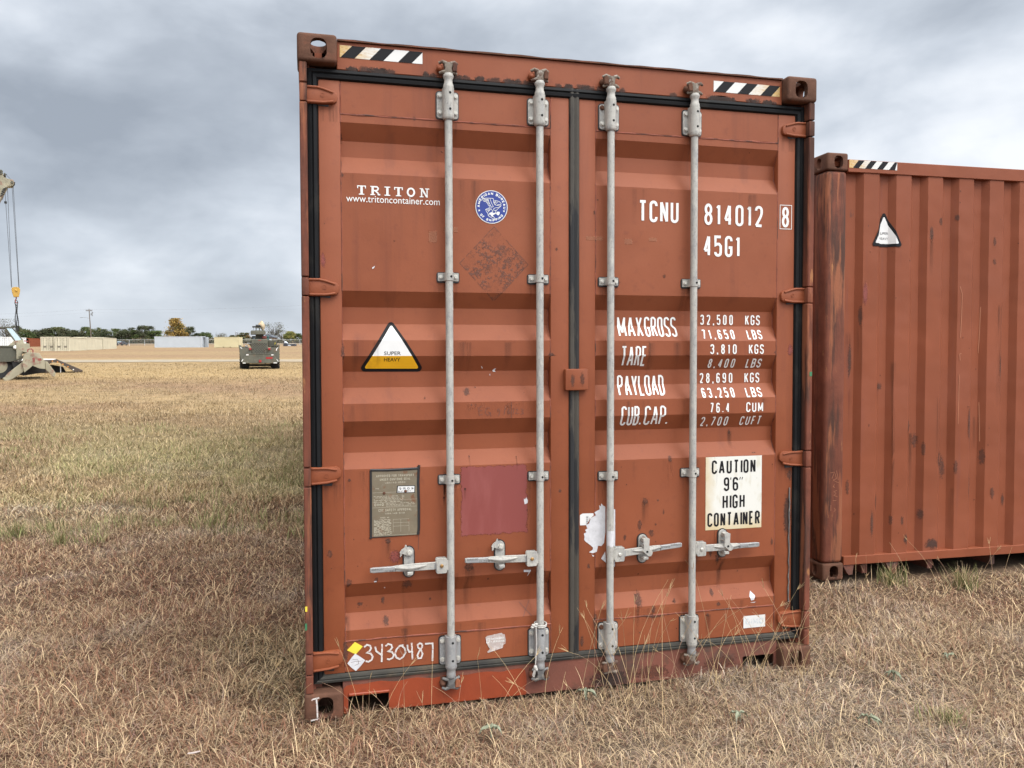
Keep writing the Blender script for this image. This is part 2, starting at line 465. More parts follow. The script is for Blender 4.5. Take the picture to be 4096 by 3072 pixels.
# ---------------------------------------------------------------- mesh helpers
class MB:
    """collects shapes and links them as ONE mesh object"""
    def __init__(s):
        s.bm = bmesh.new()
        s.uv = s.bm.loops.layers.uv.new('UVMap')
        s.mats = []

    def mi(s, m):
        if isinstance(m, str):
            m = M[m]
        if m not in s.mats:
            s.mats.append(m)
        return s.mats.index(m)

    def face(s, pts, m, uvs=None):
        vs = [s.bm.verts.new(p) for p in pts]
        f = s.bm.faces.new(vs)
        f.material_index = s.mi(m)
        if uvs:
            for lp, u in zip(f.loops, uvs):
                lp[s.uv].uv = u
        return f

    def merge(s, t, m, X=None):
        i = s.mi(m)
        mp = {}
        for v in t.verts:
            mp[v] = s.bm.verts.new(X @ v.co if X is not None else v.co)
        for f in t.faces:
            try:
                g = s.bm.faces.new([mp[v] for v in f.verts])
                g.material_index = i
            except ValueError:
                pass
        t.free()

    def box(s, x0, x1, y0, y1, z0, z1, m, bev=0.0, X=None, seg=1):
        t = bmesh.new()
        bmesh.ops.create_cube(t, size=1)
        for v in t.verts:
            v.co = Vector(((x0 + x1) / 2 + v.co.x * (x1 - x0), (y0 + y1) / 2 + v.co.y * (y1 - y0), (z0 + z1) / 2 + v.co.z * (z1 - z0)))
        if bev:
            bmesh.ops.bevel(t, geom=t.edges[:], offset=bev, segments=seg, affect='EDGES', profile=0.5)
        s.merge(t, m, X)

    def prism(s, poly, a, b, m, axis='y', bev=0.0, X=None, seg=1):
        """polygon given in the two other axes, pushed from a to b along axis"""
        def P(p, w):
            return {'y': (p[0], w, p[1]), 'x': (w, p[0], p[1]), 'z': (p[0], p[1], w)}[axis]
        t = bmesh.new()
        A = [t.verts.new(P(p, a)) for p in poly]
        B = [t.verts.new(P(p, b)) for p in poly]
        n = len(poly)
        fa = t.faces.new(A)
        t.faces.new(B[::-1])
        for i in range(n):
            t.faces.new((A[i], A[(i + 1) % n], B[(i + 1) % n], B[i]))
        if bev:
            bmesh.ops.recalc_face_normals(t, faces=t.faces[:])
            bmesh.ops.bevel(t, geom=list(fa.edges), offset=bev, segments=seg, affect='EDGES', profile=0.5)
        s.merge(t, m, X)

    def cyl(s, p0, p1, r0, m, r1=None, n=16, X=None):
        r1 = r0 if r1 is None else r1
        p0, p1 = Vector(p0), Vector(p1)
        d = (p1 - p0).normalized()
        a = d.orthogonal().normalized()
        b = d.cross(a)
        t = bmesh.new()
        A = [t.verts.new(p0 + (a * math.cos(2 * math.pi * i / n) + b * math.sin(2 * math.pi * i / n)) * r0) for i in range(n)]
        B = [t.verts.new(p1 + (a * math.cos(2 * math.pi * i / n) + b * math.sin(2 * math.pi * i / n)) * r1) for i in range(n)]
        t.faces.new(A)
        t.faces.new(B[::-1])
        for i in range(n):
            t.faces.new((A[i], A[(i + 1) % n], B[(i + 1) % n], B[i]))
        s.merge(t, m, X)

    def lathe(s, prof, o, m, axis=(0, 0, 1), n=18, X=None):
        o = Vector(o)
        d = Vector(axis).normalized()
        a = d.orthogonal().normalized()
        b = d.cross(a)
        t = bmesh.new()
        rings = []
        for r, h in prof:
            rings.append([t.verts.new(o + d * h + (a * math.cos(2 * math.pi * i / n) + b * math.sin(2 * math.pi * i / n)) * max(r, 1e-4)) for i in range(n)])
        for k in range(len(rings) - 1):
            for i in range(n):
                t.faces.new((rings[k][i], rings[k][(i + 1) % n], rings[k + 1][(i + 1) % n], rings[k + 1][i]))
        t.faces.new(rings[0])
        t.faces.new(rings[-1][::-1])
        s.merge(t, m, X)

    def tube(s, pts, r, m, n=8, r_end=None, X=None):
        pts = [Vector(p) for p in pts]
        t = bmesh.new()
        rings = []
        N = len(pts)
        prev = None
        for k, p in enumerate(pts):
            d = (pts[min(k + 1, N - 1)] - pts[max(k - 1, 0)])
            if d.length < 1e-9:
                d = Vector((0, 0, 1))
            d.normalize()
            a = d.orthogonal().normalized() if prev is None else (prev - d * prev.dot(d)).normalized()
            prev = a
            b = d.cross(a)
            rr = r if not isinstance(r, (list, tuple)) else r[k]
            if r_end is not None:
                rr = r + (r_end - r) * k / max(1, N - 1)
            rings.append([t.verts.new(p + (a * math.cos(2 * math.pi * i / n) + b * math.sin(2 * math.pi * i / n)) * rr) for i in range(n)])
        for k in range(N - 1):
            for i in range(n):
                t.faces.new((rings[k][i], rings[k][(i + 1) % n], rings[k + 1][(i + 1) % n], rings[k + 1][i]))
        t.faces.new(rings[0][::-1])
        t.faces.new(rings[-1])
        s.merge(t, m, X)

    def blob(s, c, rs, m, jit=0.0, sub=2, X=None):
        t = bmesh.new()
        bmesh.ops.create_icosphere(t, subdivisions=sub, radius=1)
        for v in t.verts:
            k = 1 + random.uniform(-jit, jit)
            v.co = Vector((c[0] + v.co.x * rs[0] * k, c[1] + v.co.y * rs[1] * k, c[2] + v.co.z * rs[2] * k))
        s.merge(t, m, X)

    def build(s, name, parent=None, smooth=None, recalc=True):
        if recalc:
            bmesh.ops.recalc_face_normals(s.bm, faces=s.bm.faces[:])
        me = bpy.data.meshes.new(name)
        s.bm.to_mesh(me)
        s.bm.free()
        for m in s.mats:
            me.materials.append(m)
        if smooth is not None:
            me.polygons.foreach_set('use_smooth', [True] * len(me.polygons))
            me.set_sharp_from_angle(angle=rad(smooth))
        o = bpy.data.objects.new(name, me)
        COL.objects.link(o)
        if parent is not None:
            o.parent = parent
        return o


def tag(o, label=None, cat=None, group=None, kind=None):
    for k, v in (('label', label), ('category', cat), ('group', group), ('kind', kind)):
        if v:
            o[k] = v
    return o


def thing(name, label, cat, loc=(0, 0, 0), rz=0.0, group=None):
    o = bpy.data.objects.new(name, None)
    o.empty_display_size = 0.2
    COL.objects.link(o)
    o.location = loc
    o.rotation_euler = (0, 0, rz)
    return tag(o, label, cat, group)


def boolean(build_base, cutters):
    """base mesh object minus cutter mesh objects, as a new mesh"""
    base = build_base
    for c in cutters:
        md = base.modifiers.new('b', 'BOOLEAN')
        md.operation = 'DIFFERENCE'
        md.solver = 'EXACT'
        md.object = c
    dg = bpy.context.evaluated_depsgraph_get()
    me = bpy.data.meshes.new_from_object(base.evaluated_get(dg))
    for o in [base] + list(cutters):
        old = o.data
        bpy.data.objects.remove(o)
        bpy.data.meshes.remove(old)
    return me


def mesh_obj(name, me, parent=None):
    o = bpy.data.objects.new(name, me)
    COL.objects.link(o)
    o.parent = parent
    return o


def copy_tree(o, parent=None):
    c = o.copy()
    COL.objects.link(c)
    c.parent = parent
    for ch in list(o.children):
        copy_tree(ch, c)
    return c


def shade(me, ang):
    me.polygons.foreach_set('use_smooth', [True] * len(me.polygons))
    me.set_sharp_from_angle(angle=rad(ang))


def ground_h(x, y):
    D = (x - CAM[0]) * math.sin(YAW) + (y - CAM[1]) * math.cos(YAW)
    k = np.maximum(np.minimum(D, 330.0) - 10.0, 0.0)
    return 0.0155 * k + 1.5e-5 * k * k


def at(px, Z, py=None):
    """point on the ground at distance Z in front of the viewpoint, px pixels across the photograph"""
    X = (px - 2048.0) / FPX * Z
    x = CAM[0] + math.cos(YAW) * X + math.sin(YAW) * Z
    y = CAM[1] - math.sin(YAW) * X + math.cos(YAW) * Z
    return (x, y, float(ground_h(x, y)))


# ---------------------------------------------------------------- stroke lettering
def arc(cx, cy, rx, ry, a0, a1, n=7):
    return [(cx + rx * math.cos(rad(a0 + (a1 - a0) * i / n)), cy + ry * math.sin(rad(a0 + (a1 - a0) * i / n))) for i in range(n + 1)]


def glyph(ch, w, h):
    """centre-line strokes of a condensed sign-writer's letter in a w x h box -> [(points, closed)]"""
    r = min(w / 2, h / 2.2)
    T = lambda a0, a1: arc(w / 2, h - r, w / 2, r, a0, a1)
    B = lambda a0, a1: arc(w / 2, r, w / 2, r, a0, a1)
    m = 0.53 * h
    g = {
        'O': [(T(0, 180) + B(180, 360), True)],
        'C': [([(w, h - 1.35 * r)] + T(0, 180) + B(180, 360) + [(w, 1.35 * r)], False)],
        'G': [([(w, h - 1.35 * r)] + T(0, 180) + B(180, 360) + [(w, 0.44 * h), (w * 0.5, 0.44 * h)], False)],
        'U': [([(0, h)] + B(180, 360) + [(w, h)], False)],
        'S': [([(w, h - 1.2 * r)] + T(0, 180) + [(0, 0.66 * h), (w * 0.12, 0.58 * h), (w * 0.88, 0.42 * h), (w, 0.34 * h)] + B(0, -180) + [(0, 1.2 * r)], False)],
        '2': [([(0, h - 1.15 * r)] + T(180, 0) + [(w, 0.66 * h), (w * 0.85, 0.5 * h), (w * 0.03, 0)], False), ([(-0.0, 0), (w, 0)], False)],
        '3': [([(0, h - 1.15 * r)] + T(180, 0) + [(w, 0.64 * h), (w * 0.8, m), (w * 0.4, m)], False),
              ([(w * 0.8, m), (w, 0.43 * h)] + B(0, -180) + [(0, 1.15 * r)], False)],
        '4': [([(w * 0.76, 0), (w * 0.76, h)], False), ([(w * 0.70, h), (w * 0.02, 0.26 * h)], False), ([(0, 0.26 * h), (w * 1.02, 0.26 * h)], False)],
        '5': [([(w, h), (0, h), (0, 0.55 * h), (w * 0.3, 0.61 * h), (w * 0.7, 0.61 * h), (w, 0.5 * h)] + B(0, -180) + [(0, 1.15 * r)], False)],
        '6': [([(w, h - 1.15 * r)] + T(0, 180) + B(180, 360) + [(w, 0.38 * h)], False), ([(w, 0.38 * h), (w * 0.9, 0.50 * h), (w * 0.6, 0.57 * h), (w * 0.25, 0.54 * h), (0, 0.44 * h)], False)],
        '8': [(arc(w / 2, 0.765 * h, w * 0.46, 0.235 * h, 0, 330, 12), True), (arc(w / 2, 0.265 * h, w * 0.5, 0.265 * h, 0, 330, 12), True)],
        '1': [([(w * 0.75, 0), (w * 0.75, h)], False), ([(w * 0.05, 0.84 * h), (w * 0.75, 0.97 * h)], False)],
        '7': [([(0, h), (w * 1.04, h)], False), ([(w * 0.97, h), (w * 0.3, 0)], False)],
        'A': [([(0, 0), (w * 0.47, h)], False), ([(w * 0.53, h), (w, 0)], False), ([(w * 0.2, 0.28 * h), (w * 0.8, 0.28 * h)], False)],
        'B': [([(0, m), (0, h), (w * 0.6, h), (w * 0.95, 0.92 * h), (w * 0.95, 0.62 * h), (w * 0.6, m)], True),
              ([(0, 0), (0, m), (w * 0.6, m), (w, 0.44 * h), (w, 0.1 * h), (w * 0.6, 0)], True)],
        'D': [([(0, 0), (0, h), (w * 0.45, h), (w * 0.85, 0.93 * h), (w, 0.8 * h), (w, 0.2 * h), (w * 0.85, 0.07 * h), (w * 0.45, 0)], True)],
        'E': [([(w, h), (0, h), (0, 0), (w, 0)], False), ([(0, m), (w * 0.85, m)], False)],
        'F': [([(w, h), (0, h), (0, 0)], False), ([(0, m), (w * 0.85, m)], False)],
        'H': [([(0, 0), (0, h)], False), ([(w, 0), (w, h)], False), ([(0, m), (w, m)], False)],
        'I': [([(w / 2, 0), (w / 2, h)], False)],
        'K': [([(0, 0), (0, h)], False), ([(w, h), (0.05 * w, 0.42 * h)], False), ([(w * 0.35, 0.6 * h), (w, 0)], False)],
        'L': [([(0, h), (0, 0), (w, 0)], False)],
        'M': [([(0, 0), (0, h)], False), ([(w, 0), (w, h)], False), ([(0, h), (w * 0.48, 0.18 * h)], False), ([(w, h), (w * 0.52, 0.18 * h)], False)],
        'N': [([(0, 0), (0, h)], False), ([(w, 0), (w, h)], False), ([(0.02 * w, h), (w * 0.98, 0)], False)],
        'P': [([(0, 0), (0, h)], False), ([(0, h), (w * 0.6, h), (w, 0.9 * h), (w, 0.56 * h), (w * 0.6, 0.46 * h), (0, 0.46 * h)], False)],
        'R': [([(0, 0), (0, h)], False), ([(0, h), (w * 0.6, h), (w, 0.9 * h), (w, 0.58 * h), (w * 0.6, 0.49 * h), (0, 0.49 * h)], False), ([(w * 0.55, 0.49 * h), (w, 0)], False)],
        'T': [([(0, h), (w, h)], False), ([(w / 2, h), (w / 2, 0)], False)],
        'V': [([(0, h), (w * 0.47, 0)], False), ([(w * 0.53, 0), (w, h)], False)],
        'X': [([(0, 0), (w, h)], False), ([(0, h), (w, 0)], False)],
        'Y': [([(0, h), (w / 2, 0.44 * h)], False), ([(w / 2, 0.44 * h), (w, h)], False), ([(w / 2, 0.46 * h), (w / 2, 0)], False)],
        '-': [([(w * 0.1, m), (w * 0.9, m)], False)],
        '/': [([(0, 0), (w, h)], False)],
        '.': [([(w * 0.3, -0.01 * h), (w * 0.3, 0.085 * h)], False)],
        ',': [([(w * 0.5, 0.09 * h), (w * 0.25, -0.12 * h)], False)],
        "'": [([(w * 0.6, h * 1.06), (w * 0.4, 0.86 * h)], False)],
        '"': [([(w * 0.35, h * 1.06), (w * 0.15, 0.86 * h)], False), ([(w * 0.95, h * 1.06), (w * 0.75, 0.86 * h)], False)],
    }
    if ch == '0':
        ch = 'O'
    if ch == '9':
        return [([(w - x, h - y) for x, y in p], c) for p, c in g['6']]
    return g.get(ch, [])


CW = {'1': 0.62, 'I': 0.18, '.': 0.30, ',': 0.34, "'": 0.3, '"': 0.55, ' ': 0.55, 'M': 1.25, 'L': 0.9, 'E': 0.9, 'F': 0.9, '-': 0.6, 'A': 1.12, 'T': 1.02, '/': 0.8}


def ribbon(pts, t, closed=False):
    """quads of a stroke of width t along pts"""
    n = len(pts)
    P = [Vector(p) for p in pts]
    L, R = [], []
    for i in range(n):
        a = P[i - 1] if (i > 0 or closed) else None
        b = P[(i + 1) % n] if (i < n - 1 or closed) else None
        d1 = (P[i] - a).normalized() if a is not None and (P[i] - a).length > 1e-9 else None
        d2 = (b - P[i]).normalized() if b is not None and (b - P[i]).length > 1e-9 else None
        if d1 is None and d2 is None:
            d1 = d2 = Vector((1, 0))
        d1 = d1 or d2
        d2 = d2 or d1
        n1 = Vector((-d1.y, d1.x)); n2 = Vector((-d2.y, d2.x))
        mm = n1 + n2
        if mm.length < 1e-6:
            mm = n1
        mm.normalize()
        k = t / 2 / max(0.68, mm.dot(n1))
        L.append(P[i] + mm * k); R.append(P[i] - mm * k)
    return [(L[i], L[(i + 1) % n], R[(i + 1) % n], R[i]) for i in range(n if closed else n - 1)]


def text_quads(txt, x0, x1, z0, z1, t, gap=0.34, rot=None):
    """letters fitted to the box; returns list of stroke groups (each a list of quads)"""
    ws = [CW.get(c, 1.0) for c in txt]
    tot = sum(ws) + gap * (len(txt) - 1)
    U = (x1 - x0) / tot
    out = []
    x = x0
    H = z1 - z0
    for c, w in zip(txt, ws):
        W = w * U
        for pts, cl in glyph(c, max(W - t, 1e-4), H - t):
            if c in ".,":
                pts = [(p[0], p[1]) for p in pts]
            out.append(ribbon([(x + t / 2 + p[0], z0 + t / 2 + p[1]) for p in pts], t, cl))
        x += W + gap * U
    return out


class FLAT(MB):
    """flat marks in an x-z sheet that afterwards follow the panel's relief"""
    def quads(s, groups, m, lay=0.0, step=0.00004):
        for g in groups:
            for q in g:
                s.cnt = (getattr(s, 'cnt', 0) + 1) % 60
                lay_ = lay + s.cnt * 0.000012
                try:
                    s.face([(p[0], -lay_, p[1]) for p in q], m)
                except ValueError:
                    pass
        return lay

    def poly(s, pts, m, lay=0.0, uvs=None):
        return s.face([(p[0], -lay, p[1]) for p in pts], m, uvs)

    def rect(s, x0, x1, z0, z1, m, lay=0.0):
        return s.poly([(x0, z0), (x1, z0), (x1, z1), (x0, z1)], m, lay, [(0, 0), (1, 0), (1, 1), (0, 1)])

    def onto(s, yf, breaks):
        for z in breaks:
            bmesh.ops.bisect_plane(s.bm, geom=s.bm.verts[:] + s.bm.edges[:] + s.bm.faces[:], plane_co=(0, 0, z), plane_no=(0, 0, 1), dist=1e-6)
        for v in s.bm.verts:
            v.co.y = yf(v.co.z) + v.co.y
        return s


def rounded(pts, r, n=5):
    out = []
    N = len(pts)
    for i in range(N):
        p, a, b = Vector(pts[i]), Vector(pts[i - 1]), Vector(pts[(i + 1) % N])
        u, v = (a - p).normalized(), (b - p).normalized()
        ang = u.angle(v) / 2
        d = r / math.tan(ang)
        c = p + (u + v).normalized() * (r / math.sin(ang))
        s0, s1 = p + u * d - c, p + v * d - c
        a0, a1 = math.atan2(s0.y, s0.x), math.atan2(s1.y, s1.x)
        while a1 - a0 > math.pi:
            a1 -= 2 * math.pi
        while a1 - a0 < -math.pi:
            a1 += 2 * math.pi
        for k in range(n + 1):
            t = a0 + (a1 - a0) * k / n
            out.append((c.x + r * math.cos(t), c.y + r * math.sin(t)))
    return out


# ================================================================ the near container
W_, H_, L_ = 2.438, 2.896, 12.192
DF = 0.055                       # door frame face
PZ = [2.585, 2.551, 2.481, 2.413, 2.338, 1.837, 1.768, 1.696, 1.625, 1.556, 1.488, 1.418, 1.350, 1.274, 1.203, 1.134, 1.066, 0.566, 0.499, 0.428, 0.363, 0.317]
PD = [0.0004, 0.0004, 0.040, 0.040, 0.0004, 0.0004, 0.040, 0.040, 0.0004, 0.0004, 0.040, 0.040, 0.0004, 0.0004, 0.040, 0.040, 0.0004, 0.0004, 0.040, 0.040, 0.0004, 0.0004]
BRK = PZ[1:-1]


def relief(z):
    if z >= PZ[0] or z <= PZ[-1]:
        return DF
    for i in range(len(PZ) - 1):
        if PZ[i] >= z >= PZ[i + 1]:
            f = (PZ[i] - z) / (PZ[i] - PZ[i + 1])
            return DF + PD[i] + (PD[i + 1] - PD[i]) * f
    return DF


def capsule(x0, x1, z0, z1, n=8):
    r = min(x1 - x0, z1 - z0) / 2
    return rounded([(x0, z0), (x1, z0), (x1, z1), (x0, z1)], r * 0.999, n)


def casting_mesh(flip_x, top):
    """hollow corner casting with oval openings; its own corner at the local origin, running to +x, +y, and up (bottom) or down (top)"""
    w, d, h = 0.162, 0.178, 0.118
    b = MB(); b.box(0, w, 0, d, 0, h, 'rust', 0.014, seg=3)
    base = b.build('tmp')
    inner = MB(); inner.box(0.028, w - 0.022, 0.028, d - 0.025, 0.028, h - 0.020 if top else h - 0.028, 'rust', 0.01)
    c1 = MB()
    zc = h - 0.062 if top else 0.060
    c1.prism(rounded([(0.0545, zc - 0.0415), (0.1205, zc - 0.0415), (0.1205, zc + 0.0415), (0.0545, zc + 0.0415)], 0.027, 6), -0.05, 0.06, 'rust')
    c2 = MB()
    c2.prism([(p[0], p[1]) for p in capsule(0.095 - 0.0255, 0.095 + 0.0255, zc - 0.0395, zc + 0.0395)], -0.05, 0.06, 'rust', axis='x')
    c3 = MB()
    pts = capsule(0.0875 - 0.032, 0.0875 + 0.032, 0.095 - 0.062, 0.095 + 0.062)
    c3.prism(pts, h - 0.06 if top else -0.05, h + 0.05 if top else 0.06, 'rust', axis='z')
    me = boolean(base, [x.build('tmp') for x in (inner, c1, c2, c3)])
    if flip_x:
        me.transform(Matrix.Scale(-1, 4, (1, 0, 0)))
        me.flip_normals()
    shade(me, 32)
    return me


CAST = {(fx, tp): casting_mesh(fx, tp) for fx in (False, True) for tp in (False, True)}

c1 = thing('shipping_container', 'rust-red shipping container with closed double doors, galvanised lock rods and TRITON in white letters', 'container', (0, 0, 0))

for x, z, fx, tp in ((0, H_ - 0.118, False, True), (W_, H_ - 0.118, True, True), (0, 0, False, False), (W_, 0, True, False)):
    o = mesh_obj('corner_casting', CAST[(fx, tp)], c1)
    o.location = (x, 0, z)
for x, z, fx, tp in ((W_, H_ - 0.118, False, True), (0, H_ - 0.118, True, True), (W_, 0, False, False), (0, 0, True, False)):
    o = mesh_obj('corner_casting', CAST[(fx, tp)], c1)
    o.location = (x, L_, z)
    o.rotation_euler = (0, 0, math.pi)

# chalk mark on the lower casting
f = FLAT()
for ln in ([(0.030, 0.094), (0.036, 0.099), (0.062, 0.103)], [(0.050, 0.100), (0.053, 0.06), (0.054, 0.018)], [(0.026, 0.008), (0.06, 0.012)]):
    f.quads([ribbon(ln, 0.0065)], 'chalk')
for v in f.bm.verts:
    v.co.y = -0.0012
bl_cast = [o for o in c1.children if abs(o.location.x) < 1e-6 and o.location.y < 1 and o.location.z < 0.01][0]
f.build('chalk_mark', bl_cast)

HZ = [(2.690, 2.617), (1.886, 1.811), (1.083, 1.006), (0.286, 0.200)]    # hinge heights on the posts


def build_post(mir):
    fx = (lambda x: W_ - x) if mir else (lambda x: x)
    m = MB()

    def bx(a, b, *r, **k):
        a, b = fx(a), fx(b)
        m.box(min(a, b), max(a, b), *r, **k)
    zz = [0.118] + [v for p in HZ[::-1] for v in (p[1] - 0.004, p[0] + 0.004)] + [2.778]
    for i in range(0, len(zz), 2):
        bx(0.0075, 0.0385, 0.007, 0.060, zz[i], zz[i + 1], 'post_rust', bev=0.004)
    bx(0.0080, 0.050, 0.060, 0.120, 0.118, 2.778, 'red_dark')
    bx(0.0505, 0.075, 0.078, 0.120, 0.118, 2.778, 'red_dark')
    # knuckles of the hinges sit between the strips
    o = m.build('corner_post', c1, 30)
    return o


for mir in (False, True):
    p = build_post(mir)
# small coloured tape marks and paint on the posts
posts = [o for o in c1.children if o.name.startswith('corner_post')]
for po, bxs, mt in ((posts[0], (0.0080, 0.017, 0.0055, 0.0060, 0.475, 0.497), 'yellow'), (posts[0], (0.0064, 0.015, 0.0055, 0.0060, 0.395, 0.425), 'green_mark'), (posts[1], (W_ - 0.024, W_ - 0.010, 0.0055, 0.0068, 1.452, 1.474), 'green_mark')):
    f = MB()
    f.box(*bxs, mt)
    f.build('tape', po)

# header with its cam keepers and striped stickers
m = MB()
m.box(0.1622, W_ - 0.1622, 0.050, 0.150, 2.768, 2.886, 'red', bev=0.003)
# the roof lip over the header, slightly wavy
lip = [(0.164, 2.8865)] + [(0.164 + (W_ - 0.328) * i / 60, 2.8925 + 0.0022 * math.sin(i * 0.9) * math.sin(i * 0.31) + random.uniform(0, 0.0012)) for i in range(61)] + [(W_ - 0.164, 2.8865)]
m.prism(lip, 0.040, 0.152, 'rust')
# rust bloom along the gasket edge
fl = FLAT()
for i in range(46):
    x = random.uniform(0.22, 2.22)
    w = random.uniform(0.02, 0.055)
    zc = 2.770 + random.uniform(0, 0.005)
    fl.rect(x - w, x + w, zc - 0.018, zc + 0.020, 'd_grime', 0.0008 + i * 0.00005)
for v in fl.bm.verts:
    v.co.y += 0.050
for m_ in fl.mats:
    m.mi(m_)
tmpme = bpy.data.meshes.new('t'); fl.bm.to_mesh(tmpme); off = m.mats.index(M['d_grime'])
for p in tmpme.polygons:
    p.material_index = off
m.bm.from_mesh(tmpme); bpy.data.meshes.remove(tmpme); fl.bm.free()
header = m.build('door_header', c1, 30)


def hazard(name, parent, x0, x1, z0, z1, first, flip):
    f = FLAT()
    f.rect(x0, x1, z0, z1, 'hazard_b' if flip else 'hazard_a', 0.0)
    bw, lean, per = 0.0585, 0.0485, 0.1215
    k = x0 + first
    while k < x1 + 0.05:
        # slanting black bar clipped to the sticker
        pts = [(k, z0), (k + bw, z0), (k + bw + lean, z1), (k + lean, z1)]
        def clip(poly, xl, keep_right):
            out = []
            for i in range(len(poly)):
                a, b = poly[i], poly[(i + 1) % len(poly)]
                ia = (a[0] >= xl) if keep_right else (a[0] <= xl)
                ib = (b[0] >= xl) if keep_right else (b[0] <= xl)
                if ia:
                    out.append(a)
                if ia != ib:
                    tt = (xl - a[0]) / (b[0] - a[0])
                    out.append((xl, a[1] + (b[1] - a[1]) * tt))
            return out
        pts = clip(clip(pts, x0 + 0.0003, True), x1 - 0.0003, False)
        if len(pts) >= 3:
            f.poly(pts, 'ink_black', 0.0006)
        k += per
    for v in f.bm.verts:
        v.co.y += 0.0488
    return f.build(name, parent)


hazard('hazard_sticker', header, 0.175, 0.526, 2.820, 2.871, 0.003, False)
hazard('hazard_sticker', header, 1.911, 2.263, 2.806, 2.857, 0.004, True)

# sill with the two fork pockets
m = MB()
sill = [(0.1624, 0.0), (0.186, 0.0), (0.186, 0.070), (0.192, 0.0755), (0.354, 0.0755), (0.360, 0.070), (0.360, 0.0),
        (2.090, 0.0), (2.090, 0.068), (2.096, 0.0735), (2.254, 0.0735), (2.260, 0.068), (2.260, 0.0), (2.2756, 0.0), (2.2756, 0.146), (0.1624, 0.146)]
m.prism(sill, 0.052, 0.060, 'sill', bev=0.0015)
m.box(0.164, 2.274, 0.0605, 0.16, 0.080, 0.145, 'sill')
m.box(0.187, 0.359, 0.0605, 0.060 + 0.3, 0.0765, 0.0795, 'sill')
m.box(0.166, 2.27, 0.40, 0.42, 0.001, 0.079, 'hole')
m.box(0.186, 0.364, 0.042, 0.0517, 0.0765, 0.0885, 'orange', bev=0.003)
fresh = [(0.1655, 0.0005), (0.1845, 0.0005), (0.1845, 0.0735), (0.190, 0.0770), (0.356, 0.0770), (0.3615, 0.0735), (0.3615, 0.0005), (0.985, 0.0005)]
fresh += [(0.985 + random.uniform(-0.006, 0.006), 0.0005 + 0.115 * i / 8) for i in range(1, 9)]
fresh += [(0.985 - 0.80 * i / 40, 0.1205 + 0.004 * math.sin(i * 0.8) + 0.007 * i / 40 + random.uniform(-0.001, 0.001)) for i in range(1, 40)]
fresh += [(0.176, 0.122), (0.1655, 0.11)]
m.prism(fresh, 0.0506, 0.0516, 'orange')
fl = FLAT()
fl.rect(1.5, 1.72, 0.0, 0.09, 'd_rust', 0.0008)
fl.rect(1.85, 2.08, 0.01, 0.10, 'd_rust', 0.0010)
fl.rect(1.25, 1.55, -0.02, 0.08, 'd_grime', 0.0012)
for v in fl.bm.verts:
    v.co.y += 0.0518
tmpme = bpy.data.meshes.new('t'); fl.bm.to_mesh(tmpme)
remap = [m.mi(x) for x in fl.mats]
for p in tmpme.polygons:
    p.material_index = remap[p.material_index]
m.bm.from_mesh(tmpme); bpy.data.meshes.remove(tmpme); fl.bm.free()
m.build('door_sill', c1, 30)


# walls, roof, floor and back: corrugated sheets
def corrug(n_per, per, outer, slope, inner):
    pts = []
    s = 0.0
    for i in range(n_per):
        pts += [(s, 1), (s + outer, 1), (s + outer + slope, 0), (s + outer + slope + inner, 0)]
        s += per
    pts.append((s, 1))
    return pts


def side_sheet(name, parent, x, sign, y0, y1, z0, z1, matn, depth=0.036):
    m = MB()
    n = int((y1 - y0) / 0.252)
    per = (y1 - y0) / n
    pts = corrug(n, per, per * 0.46, per * 0.16, per * 0.22)
    for (a, ha), (b, hb) in zip(pts[:-1], pts[1:]):
        xa, xb = x - sign * depth * (1 - ha), x - sign * depth * (1 - hb)
        m.face([(xa, y0 + a, z0), (xb, y0 + b, z0), (xb, y0 + b, z1), (xa, y0 + a, z1)], matn)
    return m.build(name, parent, recalc=False)


side_sheet('side_wall', c1, 0.018, -1, 0.121, L_ - 0.12, 0.16, 2.80, 'red_side')
side_sheet('side_wall', c1, W_ - 0.018, 1, 0.121, L_ - 0.12, 0.16, 2.80, 'red_side')
for x0 in (0.004, W_ - 0.064):
    m = MB()
    m.box(x0, x0 + 0.06, 0.179, L_ - 0.179, 2.80, 2.86, 'red_side', bev=0.004)
    m.build('top_rail', c1, 30)
    m = MB()
    m.box(x0, x0 + 0.05, 0.179, L_ - 0.179, 0.02, 0.16, 'sill', bev=0.004)
    m.build('bottom_rail', c1, 30)
m = MB()
m.box(0.0645, W_ - 0.0645, 0.153, L_ - 0.05, 2.84, 2.866, 'red_side')
m.build('roof', c1)
m = MB()
m.box(0.055, W_ - 0.055, 0.43, L_ - 0.05, 0.12, 0.155, 'sill')
for k in range(20):
    m.box(0.055, W_ - 0.055, 0.8 + k * 0.58, 0.84 + k * 0.58, 0.01, 0.119, 'sill')
m.build('floor', c1)
m = MB()
m.box(0.05, W_ - 0.05, L_ - 0.045, L_ - 0.01, 0.05, 2.84, 'red_side')
for k in range(7):
    m.box(0.2 + k * 0.3, 0.32 + k * 0.3, L_ - 0.0098, L_ + 0.01, 0.2, 2.7, 'red_side')
m.build('end_wall', c1)


# ------------------------------------------------------------- doors
def decal_grid(mb, x0, x1, z0, z1, m, eps):
    """stain patch following the door's relief"""
    zs = sorted(set([z0, z1] + [b for b in BRK if z0 < b < z1]))
    for a, b in zip(zs[:-1], zs[1:]):
        va, vb = (a - z0) / (z1 - z0), (b - z0) / (z1 - z0)
        mb.face([(x0, relief(a) - eps, a), (x1, relief(a) - eps, a), (x1, relief(b) - eps, b), (x0, relief(b) - eps, b)], m,
                [(0, va), (1, va), (1, vb), (0, vb)])


